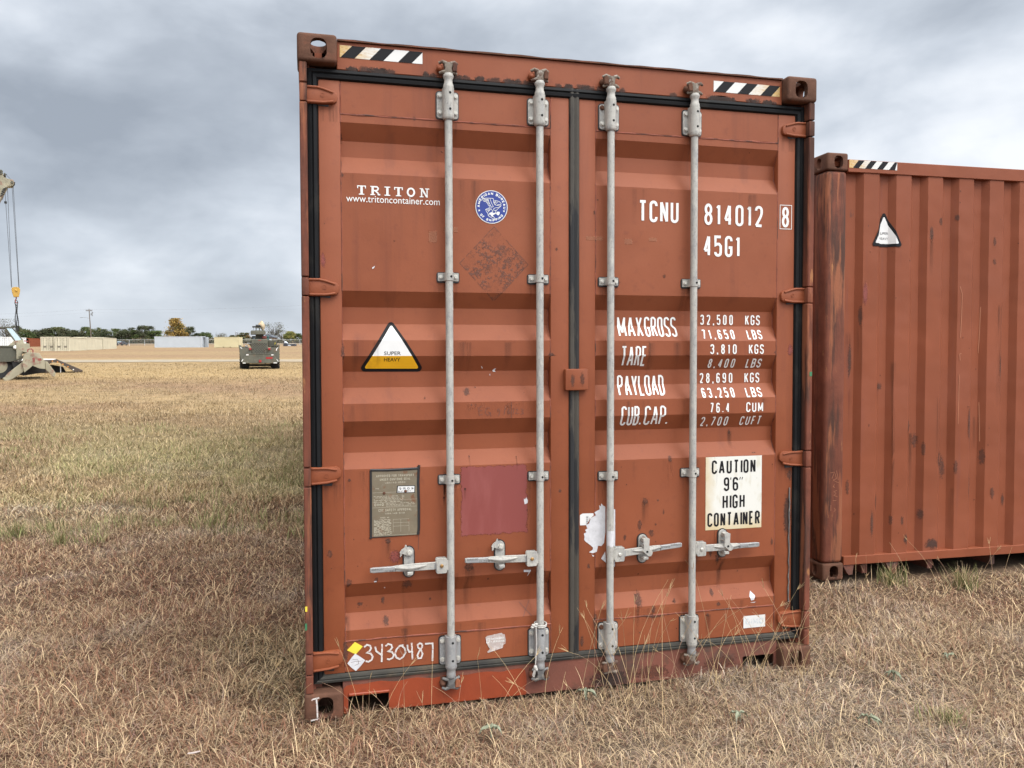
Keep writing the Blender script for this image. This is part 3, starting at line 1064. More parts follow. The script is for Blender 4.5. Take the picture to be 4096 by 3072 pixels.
SPOTS = {
    'L': [('d_flaky', 0.684, 1.003, 1.798, 2.135), ('d_pink', 0.672, 1.010, 0.735, 1.075), ('d_touch', 0.548, 0.588, 2.052, 2.105), ('d_touch', 0.615, 0.680, 2.10, 2.125),
          ('d_blister', 0.360, 0.425, 0.635, 0.715), ('d_rust', 0.695, 0.752, 0.580, 0.650), ('d_drip', 0.690, 0.758, 0.345, 0.615), ('d_rust', 0.412, 0.478, 0.520, 0.572),
          ('d_drip', 0.42, 0.468, 0.30, 0.545), ('d_rust', 0.177, 0.207, 0.545, 0.600), ('d_rust', 0.098, 0.130, 0.680, 0.725), ('d_dark', 0.347, 0.378, 0.730, 0.764),
          ('d_drip', 0.345, 0.380, 0.655, 0.745), ('d_blister', 0.084, 0.112, 1.925, 2.005), ('d_blister', 0.084, 0.116, 1.670, 1.775), ('d_dark', 0.170, 0.190, 2.31, 2.34),
          ('d_dark', 0.168, 0.186, 2.455, 2.53), ('d_dark', 0.165, 0.187, 1.52, 1.62), ('d_rust', 0.582, 0.685, 0.985, 1.045), ('d_drip', 0.600, 0.68, 0.80, 0.99),
          ('d_print', 0.69, 0.99, 1.315, 1.345), ('d_print', 0.745, 0.99, 1.425, 1.440), ('d_dark', 0.700, 0.740, 1.37, 1.42), ('d_print', 0.972, 0.995, 1.33, 1.44),
          ('d_print', 0.23, 0.35, 0.44, 0.50), ('d_print', 0.25, 0.38, 0.36, 0.42), ('d_dark', 0.225, 0.258, 0.455, 0.475), ('d_dark', 0.330, 0.352, 0.455, 0.495),
          ('d_dark', 0.335, 0.37, 0.365, 0.415), ('d_dark', 0.62, 0.66, 2.585, 2.60), ('d_dark', 0.48, 0.50, 2.575, 2.595), ('d_dark', 0.17, 0.18, 2.69, 2.715),
          ('d_dark', 1.09, 1.13, 1.545, 1.575), ('d_drip', 1.10, 1.14, 1.46, 1.56), ('d_rust', 0.30, 0.322, 0.565, 0.592), ('d_dark', 1.125, 1.145, 2.03, 2.05),
          ('d_rust', 0.19, 0.207, 1.01, 1.03), ('d_drip', 0.185, 0.212, 0.90, 1.02), ('d_rust', 0.135, 0.15, 1.49, 1.515), ('d_rust', 0.545, 0.56, 0.455, 0.475),
          ('d_dark', 1.15, 1.18, 0.36, 0.46), ('d_dark', 1.14, 1.16, 0.92, 0.945), ('d_drip', 0.15, 0.20, 0.18, 0.42), ('d_dark', 0.16, 0.19, 0.20, 0.345)],
    'R': [('d_rust', 1.553, 1.592, 0.840, 0.890), ('d_drip', 1.552, 1.592, 0.735, 0.865), ('d_rust', 1.530, 1.558, 0.720, 0.790), ('d_rust', 1.588, 1.622, 0.690, 0.735),
          ('d_dark', 1.685, 1.713, 1.045, 1.085), ('d_drip', 1.684, 1.714, 0.955, 1.06), ('d_dark', 1.520, 1.570, 0.345, 0.440), ('d_drip', 1.528, 1.565, 0.225, 0.385),
          ('d_dark', 1.604, 1.632, 0.320, 0.372), ('d_drip', 1.602, 1.634, 0.262, 0.335), ('d_dark', 1.718, 1.738, 0.362, 0.390), ('d_dark', 1.918, 1.945, 0.375, 0.422),
          ('d_dark', 1.94, 1.975, 0.33, 0.36), ('d_print', 2.03, 2.08, 0.36, 0.41), ('d_touch', 1.462, 1.505, 2.072, 2.100), ('d_touch', 1.583, 1.628, 2.090, 2.108),
          ('d_touch', 1.27, 1.36, 2.085, 2.105), ('d_rust', 1.308, 1.324, 2.20, 2.225), ('d_rust', 1.655, 1.675, 1.915, 1.945), ('d_dark', 2.325, 2.358, 1.62, 1.69), ('d_blister', 2.318, 2.356, 1.54, 1.62),
          ('d_blister', 2.325, 2.356, 1.36, 1.44), ('d_dark', 2.33, 2.358, 1.20, 1.25), ('d_dark', 2.315, 2.36, 1.00, 1.10), ('d_dark', 2.32, 2.36, 0.93, 0.99), ('d_grime', 2.30, 2.36, 0.62, 0.90), ('d_rust', 2.31, 2.358, 0.28, 0.345),
          ('d_dark', 1.31, 1.335, 0.28, 0.36), ('d_rust', 1.245, 1.27, 0.185, 0.26), ('d_drip', 1.30, 1.34, 0.20, 0.33), ('d_drip', 1.935, 1.99, 0.40, 0.57), ('d_dark', 1.90, 1.925, 0.575, 0.62), ('d_rust', 1.935, 1.965, 0.545, 0.60),
          ('d_rust', 1.28, 1.30, 0.55, 0.59), ('d_dark', 1.24, 1.262, 0.53, 0.56), ('d_drip', 1.28, 1.30, 0.47, 0.57), ('d_rust', 2.235, 2.255, 0.61, 0.66), ('d_dark', 1.37, 1.39, 1.88, 1.94), ('d_dark', 1.41, 1.445, 1.875, 1.92),
          ('d_rust', 2.02, 2.04, 1.165, 1.20), ('d_drip', 2.015, 2.045, 1.10, 1.185), ('d_drip', 1.95, 2.0, 0.42, 0.575), ('d_rust', 1.66, 1.672, 0.79, 0.83), ('d_dark', 1.63, 1.645, 0.86, 0.875), ('d_rust', 1.46, 1.48, 0.68, 0.72),
          ('d_dark', 1.89, 1.91, 0.285, 0.31), ('d_drip', 1.88, 1.92, 0.19, 0.30), ('d_dark', 2.13, 2.16, 1.075, 1.083), ('d_print', 1.60, 1.68, 0.205, 0.24), ('d_dark', 1.56, 1.68, 0.30, 0.325), ('d_touch', 2.30, 2.34, 0.19, 0.22)],
}
for side, x0, x1 in (('L', 0.10, 1.18), ('R', 1.26, 2.34)):
    for k in range(20):
        x = random.uniform(x0, x1); z = random.uniform(0.2, 2.6) if k % 2 else random.uniform(0.2, 1.2)
        s_ = random.uniform(0.003, 0.0065)
        SPOTS[side].append(('d_rust' if k % 3 else 'd_dark', x - s_, x + s_, z - s_, z + s_ * 1.3))
        if k % 4 == 0:
            SPOTS[side].append(('d_drip', x - s_ * 0.9, x + s_ * 0.9, z - random.uniform(0.03, 0.09), z))
for side, xs_ in (('L', (0.634, 1.046)), ('R', (1.384, 1.800))):
    for x in xs_:
        for zt_ in (1.884, 0.988, 2.590, 0.585):
            for dx in (-0.036, -0.006, 0.034):
                w_ = random.uniform(0.008, 0.020)
                SPOTS[side].append(('d_run', x + dx - w_, x + dx + w_, zt_ - random.uniform(0.10, 0.30), zt_))
    for zt_ in (2.617, 1.811, 1.006):
        x = 0.125 if side == 'L' else W_ - 0.125
        for dx in (-0.025, 0.012, 0.03):
            SPOTS[side].append(('d_run', x + dx - 0.014, x + dx + 0.014, zt_ - random.uniform(0.08, 0.22), zt_))
    for z_ in (2.335, 1.62, 1.345, 1.06, 0.355):
        for k in range(5):
            x = random.uniform(0.2, 1.05) if side == 'L' else random.uniform(1.35, 2.2)
            w_ = random.uniform(0.006, 0.03)
            SPOTS[side].append(('d_run', x - w_, x + w_, z_ - random.uniform(0.05, 0.20), z_))
# soot line where the gasket meets the skin
for side, x in (('L', 0.0), ('R', 1.15)):
    pass


def build_door(side):
    mir = side == 'R'
    fx = (lambda x: W_ - x) if mir else (lambda x: x)
    m = MB()

    def bx(a, b, *r, **k):
        a, b = fx(a), fx(b)
        m.box(min(a, b), max(a, b), *r, **k)
    XA, XB = 0.175, 1.106          # relief panel between the stiles
    if mir:
        XA, XB = 0.177, 1.116
    bx(0.084, XA, DF, 0.105, 0.178, 2.724, 'red', bev=0.004, seg=2)
    bx(XB, 1.194 if not mir else 1.196, DF, 0.105, 0.178, 2.724, 'red', bev=0.004, seg=2)
    bx(XA + 0.0005, XB - 0.0005, DF + 0.0008, 0.100, PZ[0] + 0.001, 2.7235, 'red', bev=0.003)
    bx(XA + 0.0005, XB - 0.0005, DF + 0.0008, 0.100, 0.1785, PZ[-1] - 0.001, 'red', bev=0.003)
    xa, xb = sorted((fx(XA), fx(XB)))
    for i in range(len(PZ) - 1):
        m.face([(xa, DF + PD[i + 1], PZ[i + 1]), (xb, DF + PD[i + 1], PZ[i + 1]), (xb, DF + PD[i], PZ[i]), (xa, DF + PD[i], PZ[i])], 'red')
    xp, xq = sorted((fx(0.051), fx(1.2188)))
    m.face([(xp, 0.118, 0.15), (xq, 0.118, 0.15), (xq, 0.118, 2.765), (xp, 0.118, 2.765)], 'hole')
    # weld beads
    def bead(p, q, r=0.0035):
        p, q = Vector(p), Vector(q)
        n = max(6, int((q - p).length / 0.035))
        pts = [p.lerp(q, i / n) + Vector((random.uniform(-.0012, .0012), 0, random.uniform(-.0012, .0012))) for i in range(n + 1)]
        m.tube(pts, [r * random.uniform(0.7, 1.25) for _ in pts], 'seam', n=6)
    for z in (PZ[0], PZ[-1]):
        bead((fx(XA), DF + 0.0008, z), (fx(XB), DF + 0.0008, z))
    zz = [2.72] + PZ + [0.19]
    for xx in (XA, XB):
        for za, zb in ((2.715, PZ[0]), (PZ[-1], 0.185)):
            bead((fx(xx), DF + 0.0008, za), (fx(xx), DF + 0.0008, zb), 0.0025)
        for i in range(len(PZ) - 1):
            bead((fx(xx) + (0.001 if (xx == XA) != mir else -0.001), DF + PD[i] + 0.0005, PZ[i]), (fx(xx) + (0.001 if (xx == XA) != mir else -0.001), DF + PD[i + 1] + 0.0005, PZ[i + 1]), 0.0022)
    for k, (mn, a, b, c, d) in enumerate(SPOTS[side]):
        decal_grid(m, a, b, c, d, mn, 0.0010 + k * 0.00001)
    door = m.build('door', c1, 25)
    tag(door, ('door leaf with %s' % ('a SUPER HEAVY triangle, blue round seal and tan data plate' if side == 'L' else 'white capacity figures and a CAUTION sheet')))

    # gasket: ribbed rubber frame round the leaf
    g = MB()
    prof = [(0.0, 0.058), (0.004, 0.047), (0.016, 0.044), (0.022, 0.050), (0.027, 0.044), (0.040, 0.046), (0.046, 0.056)]

    def strip(kind, m_):
        for (ta, ya), (tb, yb) in zip(prof[:-1], prof[1:]):
            if kind == 'top':
                q = [(0.037 + ta, ya, 2.769 - ta), (1.2185, ya, 2.769 - ta), (1.2185, yb, 2.769 - tb), (0.037 + tb, yb, 2.769 - tb)]
            elif kind == 'bot':
                q = [(0.037 + ta, ya, 0.141 + ta * 0.8), (1.2185, ya, 0.141 + ta * 0.8), (1.2185, yb, 0.141 + tb * 0.8), (0.037 + tb, yb, 0.141 + tb * 0.8)]
            else:
                q = [(0.037 + ta, ya, 0.141 + ta * 0.8), (0.037 + ta, ya, 2.769 - ta), (0.037 + tb, yb, 2.769 - tb), (0.037 + tb, yb, 0.141 + tb * 0.8)]
            g.face([(fx(a), b, c) for a, b, c in q], m_)
    strip('top', 'rubber'); strip('side', 'rubber'); strip('bot', 'rubber_dusty')
    # rounded inner corners
    for zc in (2.709, 0.193):
        sg = 1 if zc > 1 else -1
        pts = [(0.0825, zc + sg * 0.0155)] + [(0.0985 - 0.016 * math.cos(t), zc + sg * 0.016 * math.sin(t)) for t in np.linspace(0, math.pi / 2, 6)]
        pts = [(fx(a), b) for a, b in pts]
        g.prism(pts, 0.0535, 0.056, 'rubber' if sg > 0 else 'rubber_dusty')
    # middle strip
    pm = [(1.1945, 0.056), (1.199, 0.047), (1.208, 0.045), (1.2186, 0.049)]
    for (a, ya), (b, yb) in zip(pm[:-1], pm[1:]):
        e_ = 0.0 if not mir else 0.0006
        g.face([(fx(a), ya + e_, 0.145), (fx(a), ya + e_, 2.766), (fx(b), yb + e_, 2.766), (fx(b), yb + e_, 0.145)], 'rubber_painted' if not mir else 'rubber_painted')
    if mir:
        # torn sealant bead hanging along the hinge side
        pts = [(2.338 + random.uniform(-.003, .003), 0.050, z) for z in np.linspace(0.33, 0.90, 24)]
        g.tube(pts, [0.0040 * random.uniform(0.6, 1.2) for _ in pts], 'galv_dark', n=6)
    gk = g.build('gasket', door, 40)

    # hinges
    for (zt, zb) in HZ:
        h = MB()
        zc = (zt + zb) / 2
        a = 0.037 if zc > 0.6 else 0.042
        poly = [(0.030, zt - 0.001), (0.082, zt), (0.105, zt - 0.004), (0.150, zt - 0.018), (0.160, zt - 0.026), (0.164, zt - 0.040), (0.160, zb + 0.014), (0.150, zb + 0.006), (0.110, zb), (0.030, zb - 0.001)]
        if zc < 0.5 or (0.9 < zc < 1.2):
            poly = [(0.030, zt + 0.001), (0.082, zt - 0.002), (0.145, zt), (0.158, zt - 0.008), (0.165, zt - 0.022), (0.163, zb + 0.034), (0.150, zb + 0.024), (0.105, zb + 0.012), (0.082, zb + 0.004), (0.030, zb - 0.001)]
        poly = [(fx(p), q) for p, q in poly]
        h.prism(poly, 0.037, 0.054, 'red', bev=0.004, seg=2)
        # raised ribs along the edges
        r1 = [(fx(0.040), 0.036, zt - 0.006), (fx(0.082), 0.036, zt - 0.006), (fx(0.106), 0.036, zt - 0.011 if poly[2][1] < zt else zt - 0.007), (fx(0.146), 0.037, poly[3][1] - 0.006)]
        r2 = [(fx(0.040), 0.036, zb + 0.006), (fx(0.105), 0.036, poly[-2][1] + 0.006), (fx(0.147), 0.037, poly[-3][1] + 0.006 if poly[-3][1] > zb else zb + 0.010)]
        h.tube(r1, 0.0055, 'red', n=8)
        h.tube(r2, 0.0055, 'red', n=8)
        h.lathe([(0.0095, 0.0), (0.0095, 0.0022), (0.007, 0.0022), (0.007, 0.0008), (0.004, 0.0008), (0.004, 0.0018), (0.0, 0.0018)], (fx(0.102), 0.0372, zc), 'red', axis=(0, -1, 0), n=14)
        # knuckle in the line of the post
        xa_, xb_ = sorted((fx(0.0078), fx(0.0382)))
        h.box(xa_, xb_, 0.006, 0.060, zb, zt, 'post_rust', bev=0.005, seg=2)
        # sealant smear behind
        h.prism([(fx(0.082), zb - 0.004), (fx(0.125), zb - 0.007), (fx(0.130), zb + 0.008), (fx(0.082), zb + 0.006)], 0.0515, 0.0545, 'seal')
        hg = h.build('hinge', door, 35)
    return door


door_l = build_door('L')
door_r = build_door('R')

RODS = [(0.634, door_l), (1.046, door_l), (1.384, door_r), (1.800, door_r)]
RY, RR = 0.021, 0.0165


def hexbolt(m, x, y, z, r=0.0095, mt='bolt', t=0.007):
    m.cyl((x, y, z), (x, y - 0.0022, z), r * 1.35, mt, n=14)
    m.cyl((x, y - 0.0022, z), (x, y - 0.0022 - t, z), r, mt, r1=r * 0.9, n=6)


for k, (rx, door) in enumerate(RODS):
    low = k in (2, 3)
    m = MB()
    m.cyl((rx, RY, 0.315), (rx, RY, 2.59), RR, 'galv', n=20)
    m.cyl((rx, RY, 0.172), (rx, RY, 0.315), RR * 0.98, 'galv_low', n=16)
    m.cyl((rx, RY, 2.59), (rx, RY, 2.716), RR * 0.98, 'galv', n=16)
    # necks of the cams
    m.lathe([(0.0225, 2.7165), (0.0225, 2.727), (0.0185, 2.737), (0.0180, 2.752), (0.0225, 2.761), (0.0235, 2.768), (0.019, 2.778)], (rx, RY, 0), 'galv', n=18)
    m.lathe([(0.019, 0.128), (0.0215, 0.133), (0.0195, 0.150), (0.0195, 0.162), (0.0225, 0.167), (0.0225, 0.1745)], (rx, RY, 0), 'galv_low', n=18)
    sg = 1 if k < 2 else -1
    for top in (True, False):
        z0 = 2.776 if top else 0.128
        d = 1 if top else -1
        mt = 'cam' if top or k >= 2 else 'galv_dark'
        # forged head: core, two pairs of claws
        m.prism([(rx - 0.019, z0), (rx + 0.019, z0), (rx + 0.015, z0 + d * 0.025), (rx + 0.022, z0 + d * 0.050), (rx - 0.022, z0 + d * 0.050), (rx - 0.015, z0 + d * 0.025)], RY - 0.012, RY + 0.016, mt, bev=0.005, seg=2)
        for s_ in (-1, 1):
            m.tube([(rx + s_ * 0.010, RY - 0.004, z0 + d * 0.044), (rx + s_ * 0.026, RY - 0.005, z0 + d * 0.050), (rx + s_ * 0.040, RY + 0.004, z0 + d * 0.046)], 0.0095, mt, n=10, r_end=0.006)
            m.tube([(rx + s_ * 0.010, RY - 0.002, z0 + d * 0.010), (rx + s_ * 0.026, RY - 0.004, z0 + d * 0.006), (rx + s_ * 0.037, RY + 0.004, z0 + d * 0.004)], 0.009, mt, n=10, r_end=0.006)
    m.build('lock_rod', door, 40)
    # keepers welded to header and sill
    for top in (True, False):
        m = MB()
        zc = 2.801 if top else 0.100
        m.blob((rx - 0.036, 0.036, zc), (0.015, 0.020, 0.016), 'red' if (top and k < 2) else 'rust', 0.05)
        m.prism([(rx + sg * 0.016, zc - 0.016), (rx + sg * 0.036, zc - 0.017), (rx + sg * 0.038, zc + 0.012), (rx + sg * 0.026, zc + 0.026), (rx + sg * 0.018, zc + 0.016)], 0.004, 0.0495, 'rust' if k != 0 else 'post_rust', bev=0.003)
        m.box(rx - 0.045, rx + 0.045, 0.0485, 0.0505 if top else 0.054, zc - 0.024, zc + 0.024, 'rust' if not top else 'red', bev=0.0008)
        m.build('cam_keeper', door, 40)
    # bearing brackets top and bottom
    for zt, zb, gm in ((2.7155, 2.592, 'galv'), (0.312, 0.178, 'galv_low' if not low else 'galv')):
        m = MB()
        oz = 0.0
        m.prism(rounded([(rx - 0.051, zb - 0.004), (rx + 0.051, zb - 0.004), (rx + 0.051, zt - 0.005), (rx - 0.051, zt - 0.005)], 0.014, 4), 0.0515, 0.0555, 'seal')
        m.prism(rounded([(rx - 0.047, zb), (rx + 0.047, zb), (rx + 0.047, zt - 0.010), (rx - 0.047, zt - 0.010)], 0.012, 4), 0.045, 0.0513, gm, bev=0.0012)
        hw = 0.0245
        sleeve = [(rx + hw * math.cos(t), RY - hw * math.sin(t)) for t in np.linspace(0, math.pi, 13)] + [(rx - hw, 0.0449), (rx + hw, 0.0449)]
        m.prism([(p[0], p[1]) for p in sleeve], zb + 0.004, zt, gm, axis='z', bev=0.0012)
        m.lathe([(0.0215, zb - 0.012), (0.026, zb - 0.006), (0.026, zb + 0.0035)], (rx, RY, 0), gm, n=20)
        for sx in (-1, 1):
            for zz_ in (zt - 0.027, zb + 0.024):
                hexbolt(m, rx + sx * 0.035, 0.045, zz_, 0.0085, 'bolt_rust' if (k == 2 and sx < 0 and zz_ > (zt + zb) / 2) else 'bolt')
        for zz_ in (zt - 0.024, zb + 0.030):
            m.cyl((rx + 0.004, RY - hw + 0.0005, zz_), (rx + 0.004, RY - hw - 0.0005, zz_), 0.0055, 'hole', n=12)
        m.build('rod_bracket', door, 40)
    # strap guides
    for zc in (1.902 if k < 2 else 1.897, 1.008 if k < 2 else 0.996):
        m = MB()
        m.prism(rounded([(rx - 0.051, zc - 0.024), (rx + 0.051, zc - 0.024), (rx + 0.051, zc + 0.022), (rx - 0.051, zc + 0.022)], 0.009, 3), 0.0515, 0.0558, 'seal')
        hw = 0.0195
        out = [(rx - 0.046, 0.0512), (rx - 0.046, 0.0455), (rx - 0.024, 0.0455), (rx - 0.021, 0.040)] + [(rx - hw * math.cos(t), RY - hw * math.sin(t)) for t in np.linspace(0, math.pi, 11)] + [(rx + 0.021, 0.040), (rx + 0.024, 0.0455), (rx + 0.046, 0.0455), (rx + 0.046, 0.0512)]
        m.prism(out, zc - 0.018, zc + 0.018, 'galv', axis='z', bev=0.0012)
        for sx in (-1, 1):
            hexbolt(m, rx + sx * 0.034, 0.0455, zc, 0.008)
        m.cyl((rx + 0.006, RY - hw + 0.001, zc), (rx + 0.006, RY - hw - 0.0006, zc), 0.005, 'hole', n=12)
        m.build('rod_guide', door, 40)

# lock handles with their keepers
HAND = [(0, 0.634, 0.633, 0.281, 0.630, 0.4525, 0.650, -1), (1, 1.046, 0.638, 0.698, 0.647, 0.864, 0.6535, -1), (2, 1.384, 0.632, 1.742, 0.657, 1.557, 0.644, 1), (3, 1.800, 0.632, 2.152, 0.635, 1.974, 0.6455, 1)]
for k, rx, hz_, tx, tz, kx, kz, sg in HAND:
    door = RODS[k][1]
    m = MB()
    # hub plates gripping the rod
    pc = rx + sg * 0.042
    hub = rounded([(pc - 0.024, hz_ - 0.034), (pc + 0.024, hz_ - 0.034), (pc + 0.024, hz_ + 0.034), (pc - 0.024, hz_ + 0.034)], 0.007, 3)
    m.prism(hub, 0.006, 0.0095, 'galv', bev=0.0012)
    m.prism([(p, q) for p, q in hub], 0.030, 0.0335, 'galv')
    m.box(min(rx + sg * 0.012, rx + sg * 0.026), max(rx + sg * 0.012, rx + sg * 0.026), 0.008, 0.034, hz_ - 0.022, hz_ + 0.022, 'galv')
    m.lathe([(0.008, 0), (0.008, 0.004), (0.005, 0.0065), (0, 0.0068)], (pc, 0.0058, hz_), 'brass' if k < 2 else 'bolt', axis=(0, -1, 0), n=14)
    # lever: flat bar, twisted boss, grip
    n = 24
    xs0 = rx + sg * 0.030
    top, bot = [], []
    dirx = tx - xs0
    for i in range(n + 1):
        u = i / n
        x = xs0 + dirx * u
        zc = hz_ + (tz - hz_) * u
        hh = np.interp(u, [0, 0.18, 0.45, 0.62, 0.70, 0.96, 1.0], [0.0165, 0.0165, 0.016, 0.0135, 0.0115, 0.0115, 0.009])
        top.append((x, zc + hh)); bot.append((x, zc - hh))
    cut = int(n * 0.70)
    m.prism(top[:cut + 1] + bot[:cut + 1][::-1], 0.014, 0.024, 'galv', bev=0.002)
    m.prism([(a + sg * 0.0002, b) for a, b in top[cut:]] + [(a + sg * 0.0002, b) for a, b in bot[cut:]][::-1], 0.010, 0.022, 'galv_low', bev=0.003)
    # raised ridge (twist of the bar)
    rid = []
    for u in np.linspace(0.24, 0.70, 12):
        rid.append((xs0 + dirx * u, 0.0135, hz_ + (tz - hz_) * u + 0.006 - 0.012 * (1 - abs(u - 0.47) / 0.23) * 0.6))
    m.tube(rid, [0.002, 0.005, 0.007, 0.009, 0.010, 0.0105, 0.0105, 0.010, 0.009, 0.007, 0.005, 0.002], 'galv', n=8)
    m.box(min(xs0 + dirx * 0.10, xs0 + dirx * 0.135), max(xs0 + dirx * 0.10, xs0 + dirx * 0.135), 0.0132, 0.0145, hz_ - 0.013, hz_ + 0.013, 'galv_low')
    # embossed maker's word on the grip, once upright and once upside down
    a, b = sorted((tx - sg * 0.006, tx - sg * 0.058))
    zq = tz
    q = text_quads('SURALOC', a, b, zq - 0.0005, zq + 0.009, 0.0016)
    a2, b2 = sorted((tx - sg * 0.062, tx - sg * 0.112))
    q2 = text_quads('SURALOC', a2, b2, zq - 0.009, zq + 0.0005, 0.0016)
    cx2, cz2 = (a2 + b2) / 2, zq - 0.0042
    q2 = [[tuple((2 * cx2 - p[0], 2 * cz2 - p[1]) for p in qq) for qq in grp] for grp in q2]
    for grp in q + q2:
        for qq in grp:
            m.face([(p[0], 0.0096, p[1]) for p in qq], 'galv_dark')
    m.build('lock_handle', door, 35)
    # keeper
    m = MB()
    m.prism(capsule(kx - 0.0265, kx + 0.0265, kz - 0.071, kz + 0.071), 0.0515, 0.0556, 'seal')
    m.prism(capsule(kx - 0.0215, kx + 0.0215, kz - 0.066, kz + 0.066), 0.046, 0.0513, 'galv', bev=0.0012)
    m.box(kx - 0.014, kx + 0.014, 0.020, 0.0458, hz_ - 0.034, hz_ - 0.021, 'galv', bev=0.003)
    m.box(kx - 0.013, kx + 0.013, 0.004, 0.0198, hz_ - 0.033, hz_ - 0.0175, 'galv', bev=0.003)
    hexbolt(m, kx, 0.046, kz - 0.049, 0.0085)
    hexbolt(m, kx, 0.038, kz + 0.044, 0.0105, 'bolt_rust' if k == 2 else 'bolt', 0.010)
    if k < 2:      # latch swung open
        z1 = kz + 0.044
        lat = [(kx + 0.016, z1 - 0.010), (kx + 0.017, z1 + 0.008), (kx + 0.006, z1 + 0.017), (kx - 0.008, z1 + 0.021), (kx - 0.012, z1 + 0.034), (kx - 0.017, z1 + 0.033), (kx - 0.020, z1 + 0.022), (kx - 0.033, z1 + 0.014), (kx - 0.041, z1 + 0.002),
               (kx - 0.041, z1 - 0.014), (kx - 0.036, z1 - 0.014), (kx - 0.033, z1 - 0.005), (kx - 0.024, z1 - 0.007), (kx - 0.010, z1 - 0.015), (kx + 0.006, z1 - 0.017)]
        m.prism(lat, 0.036, 0.0405, 'galv', bev=0.001)
        m.prism([(kx - 0.041, z1 + 0.003), (kx - 0.036, z1 + 0.003), (kx - 0.033, z1 - 0.006), (kx - 0.041, z1 - 0.016)], 0.020, 0.0405, 'galv')
    else:          # latch folded over the lever
        z1 = kz + 0.044
        lat = [(kx - 0.016, z1 + 0.010), (kx, z1 + 0.018), (kx + 0.016, z1 + 0.010), (kx + 0.014, z1 - 0.030), (kx + 0.020, z1 - 0.042), (kx + 0.032, z1 - 0.052), (kx + 0.030, z1 - 0.062), (kx + 0.024, z1 - 0.072), (kx + 0.010, z1 - 0.073), (kx - 0.004, z1 - 0.060), (kx - 0.018, z1 - 0.048), (kx - 0.013, z1 - 0.030)]
        m.prism(lat, 0.0005, 0.0045, 'galv', bev=0.001)
        m.box(kx - 0.014, kx + 0.014, 0.0046, 0.044, z1 - 0.028, z1 - 0.024, 'galv')
        m.box(kx - 0.013, kx + 0.013, 0.0046, 0.0375, z1 - 0.006, z1 + 0.010, 'galv')
        m.cyl((kx + 0.004, 0.0006, z1 - 0.050), (kx + 0.004, -0.0006, z1 - 0.050), 0.0055, 'hole', n=12)
    m.build('handle_keeper', door, 35)

# seal box between the leaves
m = MB()
m.prism(rounded([(1.169, 1.397), (1.278, 1.397), (1.278, 1.495), (1.169, 1.495)], 0.006, 3), 0.026, 0.054, 'red', bev=0.004, seg=2)
fl = FLAT(); fl.rect(1.190, 1.215, 1.40, 1.485, 'd_dark', 0.0006); fl.rect(1.235, 1.262, 1.40, 1.49, 'd_rust', 0.0007)
for v in fl.bm.verts:
    v.co.y += 0.026
tmpme = bpy.data.meshes.new('t'); fl.bm.to_mesh(tmpme)
remap = [m.mi(x) for x in fl.mats]
for p in tmpme.polygons:
    p.material_index = remap[p.material_index]
m.bm.from_mesh(tmpme); bpy.data.meshes.remove(tmpme); fl.bm.free()
m.build('overlap_plate', door_r, 35)

# ------------------------------------------------------------- writing and stickers on the doors
def finish(f, name, door, label=None, eps=0.0016):
    f.onto(lambda z: relief(z) - eps, BRK)
    o = f.build(name, door, recalc=False)
    if label:
        o['label'] = label
    return o


# company name: slab-serif capitals
f = FLAT()
TR = [('T', 0.2430, 0.2800), ('R', 0.2985, 0.3405), ('I', 0.3590, 0.3835), ('T', 0.4005, 0.4380), ('O', 0.4545, 0.4915), ('N', 0.5110, 0.5530)]
zb, zt = 2.2478, 2.2868
th, se = 0.0098, 0.0042
for ch, a, b in TR:
    c = (a + b) / 2
    R_ = lambda x0, x1, z0, z1: f.rect(x0, x1, z0, z1, 'ink_white', random.uniform(0, 0.0002))
    if ch == 'T':
        R_(c - th / 2, c + th / 2, zb, zt); R_(a, b, zt - se, zt); R_(a, a + se, zt - 0.012, zt); R_(b - se, b, zt - 0.012, zt); R_(c - 0.0115, c + 0.0115, zb, zb + se)
    if ch == 'I':
        R_(c - th / 2, c + th / 2, zb, zt); R_(a, b, zt - se, zt); R_(a, b, zb, zb + se)
    if ch == 'N':
        R_(a + 0.006, a + 0.011, zb, zt); R_(b - 0.012, b - 0.007, zb, zt); R_(a, a + 0.017, zb, zb + se); R_(a, a + 0.014, zt - se, zt); R_(b - 0.018, b, zt - se, zt)
        f.poly([(a + 0.003, zt), (a + 0.014, zt), (b - 0.007, zb), (b - 0.014, zb)], 'ink_white', 0.0002)
    if ch == 'R':
        R_(a + 0.005, a + 0.005 + th, zb, zt); R_(a, a + 0.020, zb, zb + se); R_(a, a + 0.02, zt - se, zt)
        f.quads([ribbon([(a + 0.014, zt - 0.003), (a + 0.028, zt - 0.003), (a + 0.0335, zt - 0.009), (a + 0.0325, zt - 0.015), (a + 0.026, zt - 0.0195), (a + 0.014, zt - 0.0195)], 0.0062)], 'ink_white', 0.0002)
        f.quads([ribbon([(a + 0.022, zt - 0.021), (a + 0.032, zb + 0.010), (a + 0.034, zb + 0.003), (b, zb + 0.003)], 0.0062)], 'ink_white', 0.0003)
    if ch == 'O':
        f.quads([ribbon(arc(c, (zb + zt) / 2, (b - a) / 2 - 0.0042, (zt - zb) / 2 - 0.003, 0, 340, 17), 0.0075, True)], 'ink_white', 0.0002)
finish(f, 'company_lettering', door_l)


